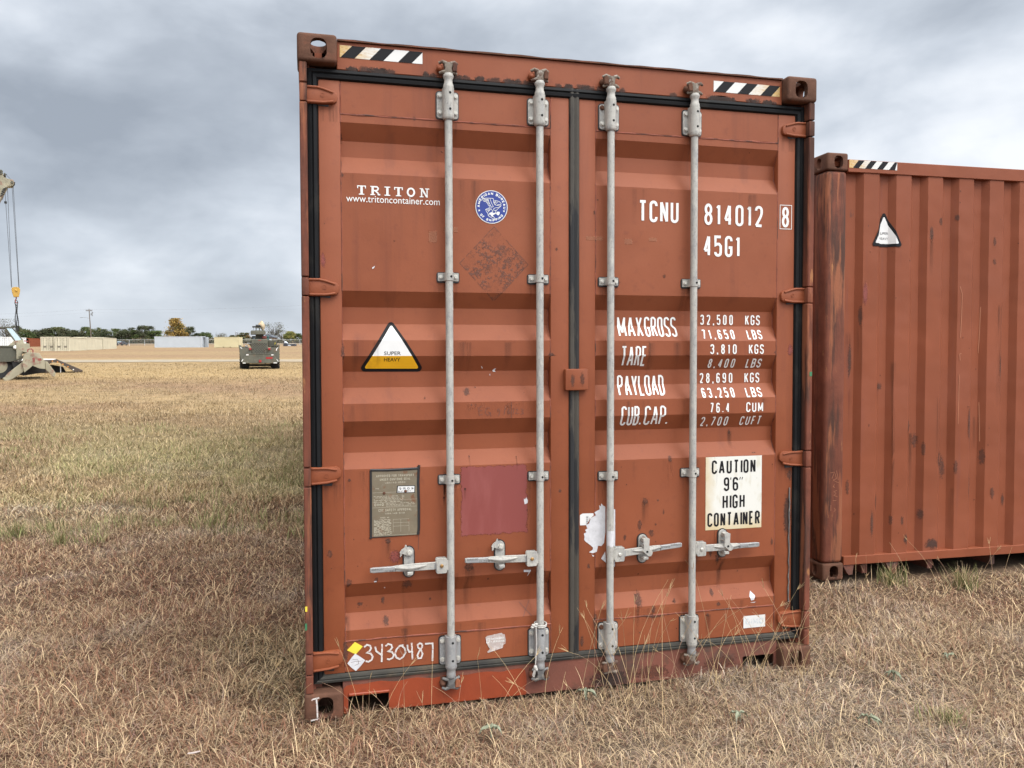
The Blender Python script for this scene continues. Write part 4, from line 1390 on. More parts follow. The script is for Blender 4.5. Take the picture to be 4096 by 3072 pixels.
def font_mesh(txt, x0, x1, z0, cap_h=None, mt='ink_white', parent=None, name='lettering', bold=0.0):
    """text in the built-in sans font, scaled to span x0..x1 with its baseline at z0"""
    cu = bpy.data.curves.new('t', 'FONT')
    cu.body = txt
    cu.size = 0.05
    cu.offset = bold
    cu.resolution_u = 3
    o = bpy.data.objects.new('t', cu)
    COL.objects.link(o)
    bpy.context.view_layer.update()
    me = bpy.data.meshes.new_from_object(o.evaluated_get(bpy.context.evaluated_depsgraph_get()))
    bpy.data.objects.remove(o)
    bpy.data.curves.remove(cu)
    n = len(me.vertices)
    co = np.zeros(n * 3); me.vertices.foreach_get('co', co); co = co.reshape(-1, 3)
    sx = (x1 - x0) / (co[:, 0].max() - co[:, 0].min())
    sz = sx if cap_h is None else cap_h / co[:, 1].max()
    f = FLAT()
    f.bm.from_mesh(me)
    f.mi(mt)
    mn = co[:, 0].min()
    for v in f.bm.verts:
        v.co = Vector((x0 + (v.co.x - mn) * sx, 0, z0 + v.co.y * sz))
    for fc in f.bm.faces:
        fc.material_index = 0
    bpy.data.meshes.remove(me)
    return f


f = font_mesh('www.tritoncontainer.com', 0.1964, 0.5990, 2.2165, 0.0275)
finish(f, 'web_lettering', door_l)

# round seal
f = FLAT()
cx, cz, R0 = 0.8318, 2.2185, 0.0735
circ = lambda r, n=48: [(cx + r * math.cos(2 * math.pi * i / n), cz + r * math.sin(2 * math.pi * i / n)) for i in range(n)]
f.poly(circ(R0), 'white', 0.0)
f.poly(circ(R0 * 0.955), 'blue', 0.0003)


def ring_text(txt, rb, h, a_mid, span, t, inside):
    ws = [CW.get(c, 1.0) for c in txt]
    gap = 0.42
    tot = sum(ws) + gap * (len(txt) - 1)
    U = span / tot
    pos = -span / 2
    for c, w in zip(txt, ws):
        wm = w * U
        mid = pos + wm / 2
        Wc = wm * (rb + h / 2)
        for pts, cl in glyph(c, max(Wc - t, 1e-4), h - t):
            g = []
            for x, z in pts:
                x = x - (Wc - t) / 2
                z = z + t / 2
                if inside:
                    ang = a_mid + mid + x / (rb + h / 2)
                    rr = rb + h - z
                else:
                    ang = a_mid - mid - x / (rb + h / 2)
                    rr = rb + z
                g.append((cx + rr * math.cos(ang), cz + rr * math.sin(ang)))
            f.quads([ribbon(g, t, cl)], 'ink_white', 0.0006)
        pos += wm + gap * U


ring_text('AMERICAN BUREAU', 0.0535, 0.0115, rad(88), rad(190), 0.0025, False)
ring_text('OF SHIPPING', 0.0535, 0.0115, rad(270), rad(112), 0.0025, True)
for a_ in (197, -16):
    sx_, sz_ = cx + 0.059 * math.cos(rad(a_)), cz + 0.059 * math.sin(rad(a_))
    f.poly([(sx_ + (0.0055 if i % 2 == 0 else 0.0024) * math.cos(rad(90 + i * 36)), sz_ + (0.0055 if i % 2 == 0 else 0.0024) * math.sin(rad(90 + i * 36))) for i in range(10)], 'ink_white', 0.0007)
EG = [[(390, 480), (440, 450), (590, 440), (690, 440), (800, 440), (832, 480), (825, 570), (850, 640), (900, 690), (960, 702), (1130, 695), (1000, 785), (880, 800), (832, 840), (830, 890)],
      [(390, 480), (405, 520), (440, 565), (540, 580), (590, 650), (640, 730), (700, 785), (520, 870), (540, 940), (600, 1020), (622, 1110), (760, 1190), (820, 1222), (885, 1210), (870, 1170), (790, 1130)],
      [(690, 450), (740, 610), (820, 755), (745, 785)], [(600, 450), (650, 600), (745, 785)], [(430, 470), (610, 490)], [(440, 500), (620, 525)], [(470, 535), (640, 560)], [(560, 590), (655, 610)], [(600, 650), (675, 660)], [(640, 715), (700, 715)],
      [(835, 540), (930, 525), (1050, 550), (1132, 630), (1110, 662), (1000, 668), (960, 700)], [(835, 600), (1010, 575), (870, 680)], [(905, 530), (850, 640)],
      [(1125, 710), (915, 910), (915, 960), (960, 985)], [(830, 900), (905, 890), (915, 950), (860, 1020), (760, 1105)], [(540, 890), (690, 830)], [(560, 930), (680, 880)], [(600, 980), (640, 920)],
      [(640, 940), (720, 830), (800, 930), (740, 980), (660, 1050), (620, 1100)], [(830, 1060), (920, 1005), (945, 1040)]]
sc_ = R0 / 632.0
eg = lambda p: (cx + (p[0] - 750) * sc_, cz - (p[1] - 770) * sc_)
for i, ln in enumerate(EG):
    f.quads([ribbon([eg(p) for p in ln], 0.0018)], 'ink_white', 0.0007 + i * 0.00002)
f.poly([eg(p) for p in [(970, 940), (1010, 935), (1070, 950), (1062, 1030), (1010, 1085), (950, 1045), (935, 1000), (965, 980)]], 'ink_white', 0.0012)
f.poly([eg(p) for p in [(650, 1010), (760, 960), (830, 1000), (915, 985), (915, 1015), (830, 1060), (790, 1110), (870, 1160), (800, 1150), (735, 1120), (720, 1075), (670, 1060)]], 'ink_white', 0.0013)
finish(f, 'round_seal', door_l)

# triangle
f = FLAT()
tri = rounded([(0.386, 1.7185), (0.2415, 1.4885), (0.533, 1.4865)], 0.016, 6)
f.poly(tri, 'ink_black', 0.0)
inn = rounded([(0.3872, 1.6945), (0.2665, 1.5015), (0.5080, 1.5000)], 0.006, 4)


def clip_z(poly, zc, above):
    out = []
    for i in range(len(poly)):
        a, b = poly[i], poly[(i + 1) % len(poly)]
        ia, ib = ((a[1] >= zc) == above), ((b[1] >= zc) == above)
        if ia:
            out.append(a)
        if ia != ib:
            tt = (zc - a[1]) / (b[1] - a[1])
            out.append((a[0] + (b[0] - a[0]) * tt, zc))
    return out


f.poly(clip_z(inn, 1.5565, True), 'white', 0.0003)
f.poly(clip_z(inn, 1.5565, False), 'yellow_ochre', 0.0003)
t1 = font_mesh('SUPER', 0.3520, 0.4240, 1.5605, 0.0155, 'ink_black', bold=0.0004)
t2 = font_mesh('HEAVY', 0.3522, 0.4225, 1.5325, 0.0155, 'ink_black', bold=0.0004)
for t_ in (t1, t2):
    tm = bpy.data.meshes.new('t'); t_.bm.to_mesh(tm); t_.bm.free()
    i_ = f.mi('ink_black')
    for p in tm.polygons:
        p.material_index = i_
    for v in tm.vertices:
        v.co.y = -0.0007
    f.bm.from_mesh(tm); bpy.data.meshes.remove(tm)
finish(f, 'warning_triangle', door_l)

# data plate with sealant border and small writing
f = FLAT()
border = [[(0.288, 1.060), (0.36, 1.0575), (0.44, 1.059), (0.496, 1.061), (0.503, 1.075)], [(0.4985, 1.070), (0.4965, 1.0), (0.498, 0.90), (0.4985, 0.80), (0.495, 0.768)], [(0.2895, 1.058), (0.2905, 0.95), (0.289, 0.85), (0.2895, 0.764), (0.284, 0.762)], [(0.289, 0.7655), (0.38, 0.766), (0.495, 0.7705)]]
plate_base = MB()
plate_base.box(0.2895, 0.496, 0.0515, 0.0543, 0.767, 1.056, 'plate', bev=0.0008)
for ln, t_ in zip(border, (0.012, 0.013, 0.011, 0.004)):
    pts = [(a + random.uniform(-.001, .001), 0.0535, b) for a, b in ln]
    plate_base.tube(pts, t_ / 2, 'seal', n=6)
for (x_, z_) in ((0.347, 0.958), (0.440, 0.963)):
    plate_base.lathe([(0.0065, 0), (0.0065, 0.002), (0.003, 0.0035), (0, 0.0036)], (x_, 0.0514, z_), 'bolt_rust', axis=(0, -1, 0), n=12)
PL = [('APPROVED FOR TRANSPORT', 0.313, 0.478, 1.028, 1.0385, 0.0019), ('UNDER CUSTOMS SEAL', 0.329, 0.462, 1.0125, 1.023, 0.0019), ('USA/AB-3563', 0.352, 0.44, 0.999, 1.0065, 0.0013), ('TYPE', 0.309, 0.326, 0.975, 0.982, 0.0012),
      ('CIMC', 0.304, 0.345, 0.902, 0.914, 0.0030), ('CSC SAFETY APPROVAL', 0.322, 0.467, 0.877, 0.8885, 0.0019), ('USA/AB-546', 0.351, 0.436, 0.864, 0.8715, 0.0013), ('MODEL NO.', 0.33, 0.37, 0.847, 0.853, 0.0011)]
for tx_, a, b, c, d, t_ in PL:
    for g in text_quads(tx_, a, b, c, d, t_):
        for q in g:
            plate_base.face([(p[0], 0.05125, p[1]) for p in q], 'emboss')
for k in range(30):       # rows of small stamped text, as broken dashes
    zz_ = [0.943, 0.937, 0.931, 0.925, 0.919, 0.911, 0.905, 0.899][k] if k < 8 else 0.840 - (k - 8) * 0.0033
    x = 0.302 if k < 5 else (0.355 if k < 8 else 0.302)
    xe = 0.425 if k < 5 else (0.475 if k < 8 else 0.372)
    while x < xe:
        w = random.uniform(0.003, 0.014)
        if random.random() < 0.8:
            plate_base.box(x, x + w, 0.05125, 0.0516, zz_, zz_ + 0.0022, 'emboss')
        x += w + random.uniform(0.0015, 0.004)
for (a, b, c, d) in ((0.296, 0.49, 0.9605, 0.9615), (0.296, 0.425, 0.9165, 0.9175), (0.296, 0.49, 0.8945, 0.8955), (0.426, 0.49, 0.926, 0.927), (0.425, 0.426, 0.918, 0.960), (0.385, 0.455, 0.84, 0.841), (0.385, 0.455, 0.825, 0.826), (0.385, 0.455, 0.81, 0.811), (0.385, 0.386, 0.785, 0.84), (0.418, 0.419, 0.785, 0.84), (0.454, 0.455, 0.785, 0.84), (0.296, 0.49, 0.771, 0.772)):
    plate_base.box(a, b, 0.05125, 0.0516, c, d, 'emboss')
dp = plate_base.build('data_plate', door_l, 35)
# inspection sticker on the plate, letters lying on their sides
f = FLAT()
f.poly([(0.4005, 0.9560), (0.4815, 0.9545), (0.4825, 0.9865), (0.4035, 0.9885)], 'ink_black', 0.0)
f.poly([(0.4045, 0.9585), (0.4785, 0.9570), (0.4795, 0.9840), (0.4075, 0.9855)], 'white', 0.0003)
for i, ch in enumerate('PECA'):
    for pts, cl in glyph(ch, 0.0075, 0.0085):
        c0 = (0.412 + i * 0.0182, 0.9745)
        f.quads([ribbon([(c0[0] + p[1], c0[1] + 0.00375 - p[0]) for p in pts], 0.0020, cl)], 'ink_black', 0.0006)
f.quads(text_quads('DK-AT 64251 7', 0.407, 0.462, 0.9605, 0.9660, 0.0011), 'ink_black', 0.0006)
for v in f.bm.verts:
    v.co.y += 0.0505
f.build('inspection_sticker', door_l, recalc=False)

# capacity figures
f = FLAT()
for tx_, a, b, c, d, t_, gp in [('TCNU', 1.5345, 1.7360, 2.1795, 2.2805, 0.0128, 0.32), ('814012', 1.8690, 2.1795, 2.1765, 2.2785, 0.0128, 0.40), ('8', 2.2835, 2.3225, 2.1795, 2.2795, 0.0125, 0.3), ('45G1', 1.8660, 2.0590, 2.0275, 2.1285, 0.0128, 0.38),
                         ('MAX', 1.4435, 1.5680, 1.6440, 1.7390, 0.0088, 0.26), ('GROSS', 1.5790, 1.7415, 1.6440, 1.7390, 0.0088, 0.22), ('TARE', 1.4515, 1.5790, 1.5055, 1.6000, 0.0088, 0.2), ('PAYLOAD', 1.4440, 1.6810, 1.3660, 1.4625, 0.0088, 0.2), ('CUB.', 1.4515, 1.5560, 1.2255, 1.3180, 0.0088, 0.2), ('CAP.', 1.5690, 1.6925, 1.2255, 1.3180, 0.0088, 0.2),
                         ('32,500', 1.8715, 2.0450, 1.7030, 1.7520, 0.0064, 0.75), ('KGS', 2.1115, 2.1920, 1.7030, 1.7520, 0.0064, 0.42), ('71,650', 1.8705, 2.0410, 1.6330, 1.6795, 0.0064, 0.75), ('LBS', 2.1095, 2.1890, 1.6330, 1.6795, 0.0064, 0.42),
                         ('3,810', 1.9050, 2.0445, 1.5615, 1.6090, 0.0064, 0.75), ('KGS', 2.1105, 2.1915, 1.5615, 1.6090, 0.0064, 0.42), ('8,400', 1.9060, 2.0475, 1.4945, 1.5390, 0.0062, 0.75), ('LBS', 2.1100, 2.1915, 1.4945, 1.5390, 0.0062, 0.42),
                         ('28,690', 1.8700, 2.0445, 1.4210, 1.4700, 0.0064, 0.75), ('KGS', 2.1100, 2.1915, 1.4210, 1.4700, 0.0064, 0.42), ('63,250', 1.8680, 2.0410, 1.3515, 1.3985, 0.0064, 0.75), ('LBS', 2.1030, 2.1890, 1.3515, 1.3985, 0.0064, 0.42),
                         ('76.4', 1.9060, 2.0080, 1.2790, 1.3270, 0.0064, 0.70), ('CUM', 2.0990, 2.1905, 1.2790, 1.3270, 0.0064, 0.42), ('2,700', 1.8680, 2.0120, 1.2130, 1.2590, 0.0060, 0.75), ('CUFT', 2.0780, 2.1910, 1.2130, 1.2590, 0.0060, 0.55)]:
    f.quads(text_quads(tx_, a, b, c, d, t_, gp), 'ink_white', 0.0)
f.quads([ribbon([(2.2735, 2.1725), (2.3365, 2.1725), (2.3365, 2.2875), (2.2735, 2.2875)], 0.0028, True)], 'ink_white', 0.0)
finish(f, 'capacity_lettering', door_r)

# caution sheet
f = FLAT()
f.rect(1.885, 2.186, 0.710, 1.0648, 'caution', 0.0)
for tx_, a, b, c, d, t_, gp in [('CAUTION', 1.9165, 2.1515, 0.9815, 1.0485, 0.0096, 0.34), ('9', 1.9812, 2.0105, 0.8965, 0.9640, 0.0096, 0.3), ("'", 2.0130, 2.0240, 0.8985, 0.9610, 0.0045, 0.3), ('6', 2.0285, 2.0585, 0.8965, 0.9640, 0.0096, 0.3), ('"', 2.0610, 2.0850, 0.8985, 0.9610, 0.0045, 0.3), ('HIGH', 1.9750, 2.0945, 0.8105, 0.8785, 0.0096, 0.34), ('CONTAINER', 1.8950, 2.1770, 0.7255, 0.7935, 0.0096, 0.30)]:
    f.quads(text_quads(tx_, a, b, c, d, t_, gp), 'ink_black', 0.0004)
finish(f, 'caution_sign', door_r)

# maker's sticker, faded
M['faded_blue'] = mat('faded_blue_print', (0.46, 0.50, 0.52), 0.6, 0, 0.05, 60, [((0.60, 0.60, 0.585), 70, 0.48, 0.56, I1, 0.9)])
f = FLAT()
f.rect(2.0925, 2.2118, 0.2142, 0.2746, 'white', 0.0)
f.quads(text_quads('CIMC', 2.104, 2.202, 0.230, 0.261, 0.0060, 0.22), 'faded_blue', 0.0004)
finish(f, 'maker_sticker', door_r)

# torn paper and its barcode label
f = FLAT()
rag = [(1.270, 0.715), (1.268, 0.700), (1.276, 0.690), (1.300, 0.672), (1.312, 0.660), (1.309, 0.650), (1.292, 0.640), (1.311, 0.634), (1.330, 0.640), (1.336, 0.668), (1.352, 0.665), (1.366, 0.680), (1.372, 0.73), (1.372, 0.80), (1.372, 0.850), (1.360, 0.856), (1.352, 0.866), (1.350, 0.852), (1.342, 0.858), (1.344, 0.838), (1.330, 0.832), (1.318, 0.825), (1.326, 0.812), (1.300, 0.800), (1.292, 0.775), (1.277, 0.768), (1.284, 0.752), (1.272, 0.745), (1.279, 0.735), (1.266, 0.728)]
f.poly(rag, 'white_paper', 0.0004)
f.poly([(1.378, 0.60), (1.378, 0.84), (1.421, 0.835), (1.4215, 0.70), (1.420, 0.563), (1.40, 0.575), (1.384, 0.58)], 'white_paper', 0.0004)
f.poly([(1.3515, 0.606), (1.372, 0.640), (1.376, 0.585)], 'white_paper', 0.0006)
f.poly([(1.304, 0.628), (1.318, 0.622), (1.312, 0.618)], 'white_paper', 0.0006)
f.poly([(1.2475, 0.768), (1.278, 0.768), (1.300, 0.80), (1.315, 0.812), (1.313, 0.822), (1.260, 0.823), (1.2475, 0.816)], 'white', 0.0)
x = 1.279
for k in range(11):
    w = random.choice((0.001, 0.0018))
    f.rect(1.277, 1.288, 0.772 + k * 0.0036, 0.772 + k * 0.0036 + w, 'ink_black', 0.0003)
for k in range(6):
    f.rect(1.2905, 1.296, 0.774 + k * 0.005, 0.774 + k * 0.005 + 0.002, 'ink_scratch', 0.0003)
finish(f, 'torn_paper_sticker', door_r)
# old sticker remnant wrapped round the rod below the third guide
m = MB()
n = 9
for i in range(n):
    t0, t1 = rad(200 + 140 * i / n), rad(200 + 140 * (i + 1) / n)
    r_ = RR + 0.0006
    m.face([(1.384 + r_ * math.cos(t0), RY + r_ * math.sin(t0), 0.672 + 0.004 * math.sin(i)), (1.384 + r_ * math.cos(t1), RY + r_ * math.sin(t1), 0.672 + 0.004 * math.sin(i + 1)), (1.384 + r_ * math.cos(t1), RY + r_ * math.sin(t1), 0.744), (1.384 + r_ * math.cos(t0), RY + r_ * math.sin(t0), 0.744)], 'white_paper')
m.build('paper_wrap', door_r, 60)

# chalked number, diamonds, small scraps, pen marks
f = FLAT()
def dig(lines, t=0.0075, m_='chalk', lay=0.0):
    f.quads([ribbon(l, t) for l in lines], m_, lay)
D3 = lambda x, z, s=1.0: [(x, z + 0.066 * s), (x + 0.012, z + 0.076 * s), (x + 0.026, z + 0.070 * s), (x + 0.030, z + 0.058 * s), (x + 0.022, z + 0.046 * s), (x + 0.010, z + 0.040 * s), (x + 0.028, z + 0.036 * s), (x + 0.037, z + 0.022 * s), (x + 0.032, z + 0.008 * s), (x + 0.018, z), (x + 0.006, z + 0.004 * s)]
dig([D3(0.2555, 0.2185)])
dig([[(0.303, 0.283), (0.308, 0.262), (0.330, 0.244)], [(0.333, 0.292), (0.332, 0.250), (0.331, 0.212)]])
dig([D3(0.3475, 0.2200, 0.92)])
dig([[(0.4270, 0.2790), (0.410, 0.277), (0.396, 0.262), (0.3895, 0.243), (0.395, 0.226), (0.410, 0.218), (0.425, 0.226), (0.436, 0.245), (0.432, 0.264), (0.420, 0.276), (0.412, 0.278)]])
dig([[(0.444, 0.279), (0.446, 0.258), (0.452, 0.246), (0.466, 0.248)], [(0.463, 0.286), (0.465, 0.25), (0.466, 0.212)]])
dig([[(0.510, 0.276), (0.499, 0.281), (0.489, 0.274), (0.492, 0.262), (0.505, 0.250), (0.511, 0.232), (0.505, 0.214), (0.492, 0.214), (0.488, 0.228), (0.497, 0.246), (0.509, 0.262), (0.511, 0.274)]])
dig([[(0.522, 0.276), (0.556, 0.276), (0.557, 0.255), (0.555, 0.196)]])
finish(f, 'chalk_number', door_l)
f = FLAT()
f.poly([(0.216, 0.3115), (0.1815, 0.2775), (0.2195, 0.2565), (0.2500, 0.2885)], 'yellow', 0.0)
finish(f, 'yellow_diamond', door_l)
f = FLAT()
f.poly([(0.217, 0.2600), (0.204, 0.247), (0.1825, 0.2195), (0.198, 0.202), (0.2190, 0.1825), (0.240, 0.203), (0.2600, 0.2265), (0.236, 0.246)], 'white_paper', 0.0003)
for ln in ([(0.205, 0.236), (0.228, 0.232), (0.232, 0.214), (0.214, 0.208)], [(0.198, 0.222), (0.218, 0.226), (0.240, 0.224)]):
    f.quads([ribbon(ln, 0.0014)], 'ink_scratch', 0.0006)
finish(f, 'white_diamond', door_l)
M['grey_tape'] = mat('greyish_label', (0.40, 0.33, 0.30), 0.7, 0, 0.12, 40, [((0.60, 0.55, 0.52), 60, 0.52, 0.66, (1, 1, 0.5), 0.7), ((0.26, 0.10, 0.07), 80, 0.60, 0.66, I1, 0.8)])
f = FLAT()
f.poly([(0.797, 0.280), (0.805, 0.287), (0.872, 0.296), (0.879, 0.289), (0.887, 0.288), (0.892, 0.262), (0.890, 0.244), (0.880, 0.240), (0.878, 0.226), (0.808, 0.209), (0.806, 0.215), (0.818, 0.226), (0.811, 0.236), (0.804, 0.252)], 'grey_tape', 0.0)
f.quads(text_quads('CONTENEDORES', 0.822, 0.884, 0.268, 0.276, 0.0014), 'ink_white', 0.0003)
f.quads(text_quads('Y SERVICIOS', 0.822, 0.884, 0.255, 0.263, 0.0014), 'ink_white', 0.0003)
f.quads([ribbon([(0.802, 0.255), (0.817, 0.258), (0.817, 0.276), (0.802, 0.273)], 0.0016, True)], 'ink_white', 0.0003)
finish(f, 'torn_label', door_l)
for door_, pts_ in (
        (door_l, [(0.978, 0.905), (0.984, 0.902), (0.990, 0.911), (0.998, 0.895), (0.996, 0.884), (0.982, 0.879)]),
        (door_l, [(0.977, 0.578), (1.012, 0.576), (1.006, 0.562), (1.000, 0.548), (0.996, 0.545), (1.001, 0.566), (0.978, 0.568)]),
        (door_l, [(0.787, 1.508), (0.793, 1.498), (0.796, 1.500), (0.790, 1.510)]),
        (door_l, [(0.841, 1.490), (0.852, 1.499), (0.858, 1.498), (0.852, 1.490), (0.857, 1.484), (0.846, 1.484)]),
        (door_l, [(0.828, 1.472), (0.832, 1.474), (0.831, 1.464)]),
        (door_l, [(0.303, 1.937), (0.315, 1.945), (0.312, 1.936), (0.305, 1.931)]),
        (door_l, [(0.300, 0.572), (0.312, 0.573), (0.311, 0.568), (0.301, 0.568)]),
        (door_l, [(0.344, 0.537), (0.350, 0.539), (0.349, 0.532)]),
        (door_l, [(1.062, 0.660), (1.068, 0.668), (1.072, 0.652), (1.064, 0.650)]),
        (door_r, [(2.126, 0.370), (2.138, 0.393), (2.158, 0.372), (2.150, 0.352), (2.135, 0.348)]),
        (door_r, [(2.128, 0.340), (2.162, 0.342), (2.150, 0.337)])):
    f = FLAT()
    f.poly(pts_, 'white_paper', 0.0)
    finish(f, 'paper_scrap', door_)
f = FLAT()
PEN = [[(0.783, 1.330), (0.770, 1.322), (0.772, 1.290), (0.788, 1.294)], [(0.770, 1.308), (0.786, 1.312)], [(0.822, 1.322), (0.806, 1.322), (0.799, 1.300), (0.812, 1.288), (0.824, 1.300), (0.812, 1.304)], [(0.824, 1.300), (0.826, 1.284)],
       [(0.866, 1.318), (0.856, 1.314), (0.858, 1.306), (0.868, 1.312), (0.866, 1.296), (0.860, 1.286)], [(0.894, 1.330), (0.886, 1.288)], [(0.912, 1.318), (0.902, 1.302), (0.908, 1.294), (0.918, 1.300), (0.906, 1.304)], [(0.921, 1.348), (0.921, 1.276)], [(0.934, 1.322), (0.927, 1.292)],
       [(0.938, 1.312), (0.952, 1.314), (0.940, 1.294), (0.956, 1.294)], [(0.964, 1.316), (0.978, 1.310), (0.968, 1.304), (0.978, 1.296), (0.964, 1.290)], [(0.964, 0.420), (0.992, 0.388), (1.016, 0.362)], [(1.013, 0.425), (0.99, 0.39), (0.975, 0.362)],
       [(0.503, 0.955), (0.500, 0.85), (0.4955, 0.70)]]
for nm, a_, b_ in (('pen_lettering', 0, 11), ('pen_cross', 11, 13), ('scratch', 13, 14)):
    f = FLAT()
    for ln in PEN[a_:b_]:
        f.quads([ribbon(ln, 0.0018)], 'ink_scratch', 0.0)
    finish(f, nm, door_l)

# cord knotted round the second rod's lower end: it hangs on the rod, a thing of its own
m = MB()
ring = [(1.046 + 0.0275 * math.cos(t), RY + 0.0275 * math.sin(t) , 0.329 + 0.004 * math.sin(t * 1.0)) for t in np.linspace(0, 2 * math.pi, 20)]
m.tube(ring, 0.0032, 'rope', n=7)
m.tube([(p[0] + 0.001, p[1], p[2] + 0.006) for p in ring], 0.0030, 'rope', n=7)
for dx, dz in ((0, 0), (-0.010, 0.006), (0.004, 0.010), (-0.014, -0.003)):
    m.blob((1.016 + dx, -0.004, 0.332 + dz), (0.0085, 0.007, 0.0065), 'rope', 0.08)
m.tube([(1.018, -0.006, 0.330), (1.021, -0.006, 0.26), (1.018, -0.007, 0.20), (1.015, -0.006, 0.150)], 0.0030, 'rope', n=7)
m.blob((1.015, -0.006, 0.144), (0.009, 0.008, 0.012), 'rope', 0.1)
m.blob((1.020, -0.006, 0.135), (0.008, 0.008, 0.008), 'rope', 0.1)
m.tube([(1.013, -0.006, 0.138), (1.006, -0.006, 0.120), (1.003, -0.006, 0.108), (1.008, -0.006, 0.100), (1.012, -0.006, 0.112), (1.014, -0.006, 0.136)], 0.0028, 'rope', n=7)
tag(m.build('cord', None, 60), 'short white cord knotted round a lock rod foot, beside a torn grey label', 'cord')


# ================================================================ the second container, standing crosswise behind
c2 = thing('shipping_container', 'dull red container standing crosswise behind the TRITON one, ribbed long side and small white triangle', 'container', (3.409, 1.310, 0.014), -0.0128)
for x, y, z, fx, tp, rz in ((0, 0, H_ - 0.118, False, True, 0), (0, 0, 0, False, False, 0), (L_, 0, H_ - 0.118, True, True, 0), (L_, 0, 0, True, False, 0),
                            (0, W_, H_ - 0.118, True, True, math.pi), (0, W_, 0, True, False, math.pi), (L_, W_, H_ - 0.118, False, True, math.pi), (L_, W_, 0, False, False, math.pi)):
    o = mesh_obj('corner_casting', CAST[(fx, tp)], c2)
    o.location = (x, y, z)
    o.rotation_euler = (0, 0, rz)
for x0, x1, y0, y1 in ((0.003, 0.160, 0.004, 0.150), (0.003, 0.160, W_ - 0.15, W_ - 0.004), (L_ - 0.16, L_ - 0.003, 0.004, 0.15), (L_ - 0.16, L_ - 0.003, W_ - 0.15, W_ - 0.004)):
    m = MB()
    m.box(x0, x1, y0, y1, 0.1185, 2.7775, 'post_rust', bev=0.028, seg=4)
    if x0 < 1 and y0 < 1:
        for ln in ([(0.055, 0.74), (0.085, 0.745), (0.065, 0.70)], [(0.09, 0.735), (0.10, 0.70), (0.075, 0.69), (0.105, 0.675), (0.12, 0.672)], [(0.10, 0.755), (0.115, 0.69)], [(0.085, 0.66), (0.076, 0.645), (0.09, 0.64)], [(0.105, 0.62), (0.08, 0.61), (0.10, 0.60), (0.082, 0.585), (0.11, 0.575)], [(0.075, 0.55), (0.10, 0.55)], [(0.06, 0.52), (0.06, 0.48)], [(0.085, 0.50), (0.095, 0.485), (0.085, 0.475)]):
            for q in ribbon(ln, 0.0022):
                m.face([(p[0], 0.0034, p[1]) for p in q], 'touch')
    m.build('corner_post', c2, 35)
for y0 in (0.002, W_ - 0.062):
    m = MB()
    m.box(0.1625, L_ - 0.1625, y0, y0 + 0.06, 2.772, 2.856, 'red_side', bev=0.003)
    tr = m.build('top_rail', c2, 30)
    m = MB()
    m.box(0.1625, L_ - 0.1625, y0 + 0.001, y0 + 0.046, 0.100, 0.160, 'red_side', bev=0.003)
    m.box(0.1625, L_ - 0.1625, y0 + 0.0465, y0 + 0.052, 0.101, 0.180, 'red_side')
    for a, b, zb_ in ((0.163, 0.25, 0.03), (0.50, 0.60, 0.015), (2.05, 2.40, 0.02), (9.8, 10.15, 0.02)):
        m.prism([(a, 0.0995), (b, 0.0995), (b - 0.01, zb_), (a + 0.045, zb_)], y0 + 0.01, y0 + 0.05, 'sill')
    m.build('bottom_rail', c2, 30)
f = FLAT()
f.rect(0, 0.372, 0, 0.053, 'hazard_a', 0.0)
for k in range(5):
    a = 0.028 + k * 0.0935
    pts = [(a, 0.0003), (a + 0.046, 0.0003), (a + 0.090, 0.0527), (a + 0.044, 0.0527)]
    f.poly([(min(max(p[0], 0.0003), 0.3717), p[1]) for p in pts], 'ink_black', 0.0006)
for v in f.bm.verts:
    v.co = Vector((v.co.x + 0.168, v.co.y + 0.0008, v.co.z + 2.800))
f.build('hazard_sticker', [o for o in c2.children if o.name.startswith('top_rail')][0], recalc=False)

OUT, INN = 0.010, 0.046
prof2 = [(0.161, INN), (0.251, INN)]
s = 0.251
while s < L_ - 0.45:
    prof2 += [(s + 0.039, OUT), (s + 0.156, OUT), (s + 0.195, INN), (s + 0.254, INN)]
    s += 0.254
prof2.append((L_ - 0.161, INN))


def yside(s_):
    for (a, ya), (b, yb) in zip(prof2[:-1], prof2[1:]):
        if a <= s_ <= b:
            return ya + (yb - ya) * (s_ - a) / max(1e-6, b - a)
    return INN


m = MB()
for (a, ya), (b, yb) in zip(prof2[:-1], prof2[1:]):
    zs = np.linspace(0.158, 2.7745, 9) if a < 2.2 else [0.158, 2.7745]
    for z0, z1 in zip(zs[:-1], zs[1:]):
        m.face([(a, ya, z0), (b, yb, z0), (b, yb, z1), (a, ya, z1)], 'red_side')
# dents: push a few vertices in
for v in m.bm.verts:
    if v.co.x < 2.1 and 0.3 < v.co.z < 2.6:
        k = math.sin(v.co.x * 31.0) * math.sin(v.co.z * 7.3 + v.co.x * 3)
        v.co.y += 0.0025 * k
bmesh.ops.remove_doubles(m.bm, verts=m.bm.verts[:], dist=1e-5)


def dec2(s0, s1, z0, z1, mt, eps):
    xs = sorted(set([s0, s1] + [p[0] for p in prof2 if s0 < p[0] < s1]))
    for a, b in zip(xs[:-1], xs[1:]):
        m.face([(a, yside(a) - eps, z0), (b, yside(b) - eps, z0), (b, yside(b) - eps, z1), (a, yside(a) - eps, z1)], mt, [((a - s0) / (s1 - s0), 0), ((b - s0) / (s1 - s0), 0), ((b - s0) / (s1 - s0), 1), ((a - s0) / (s1 - s0), 1)])


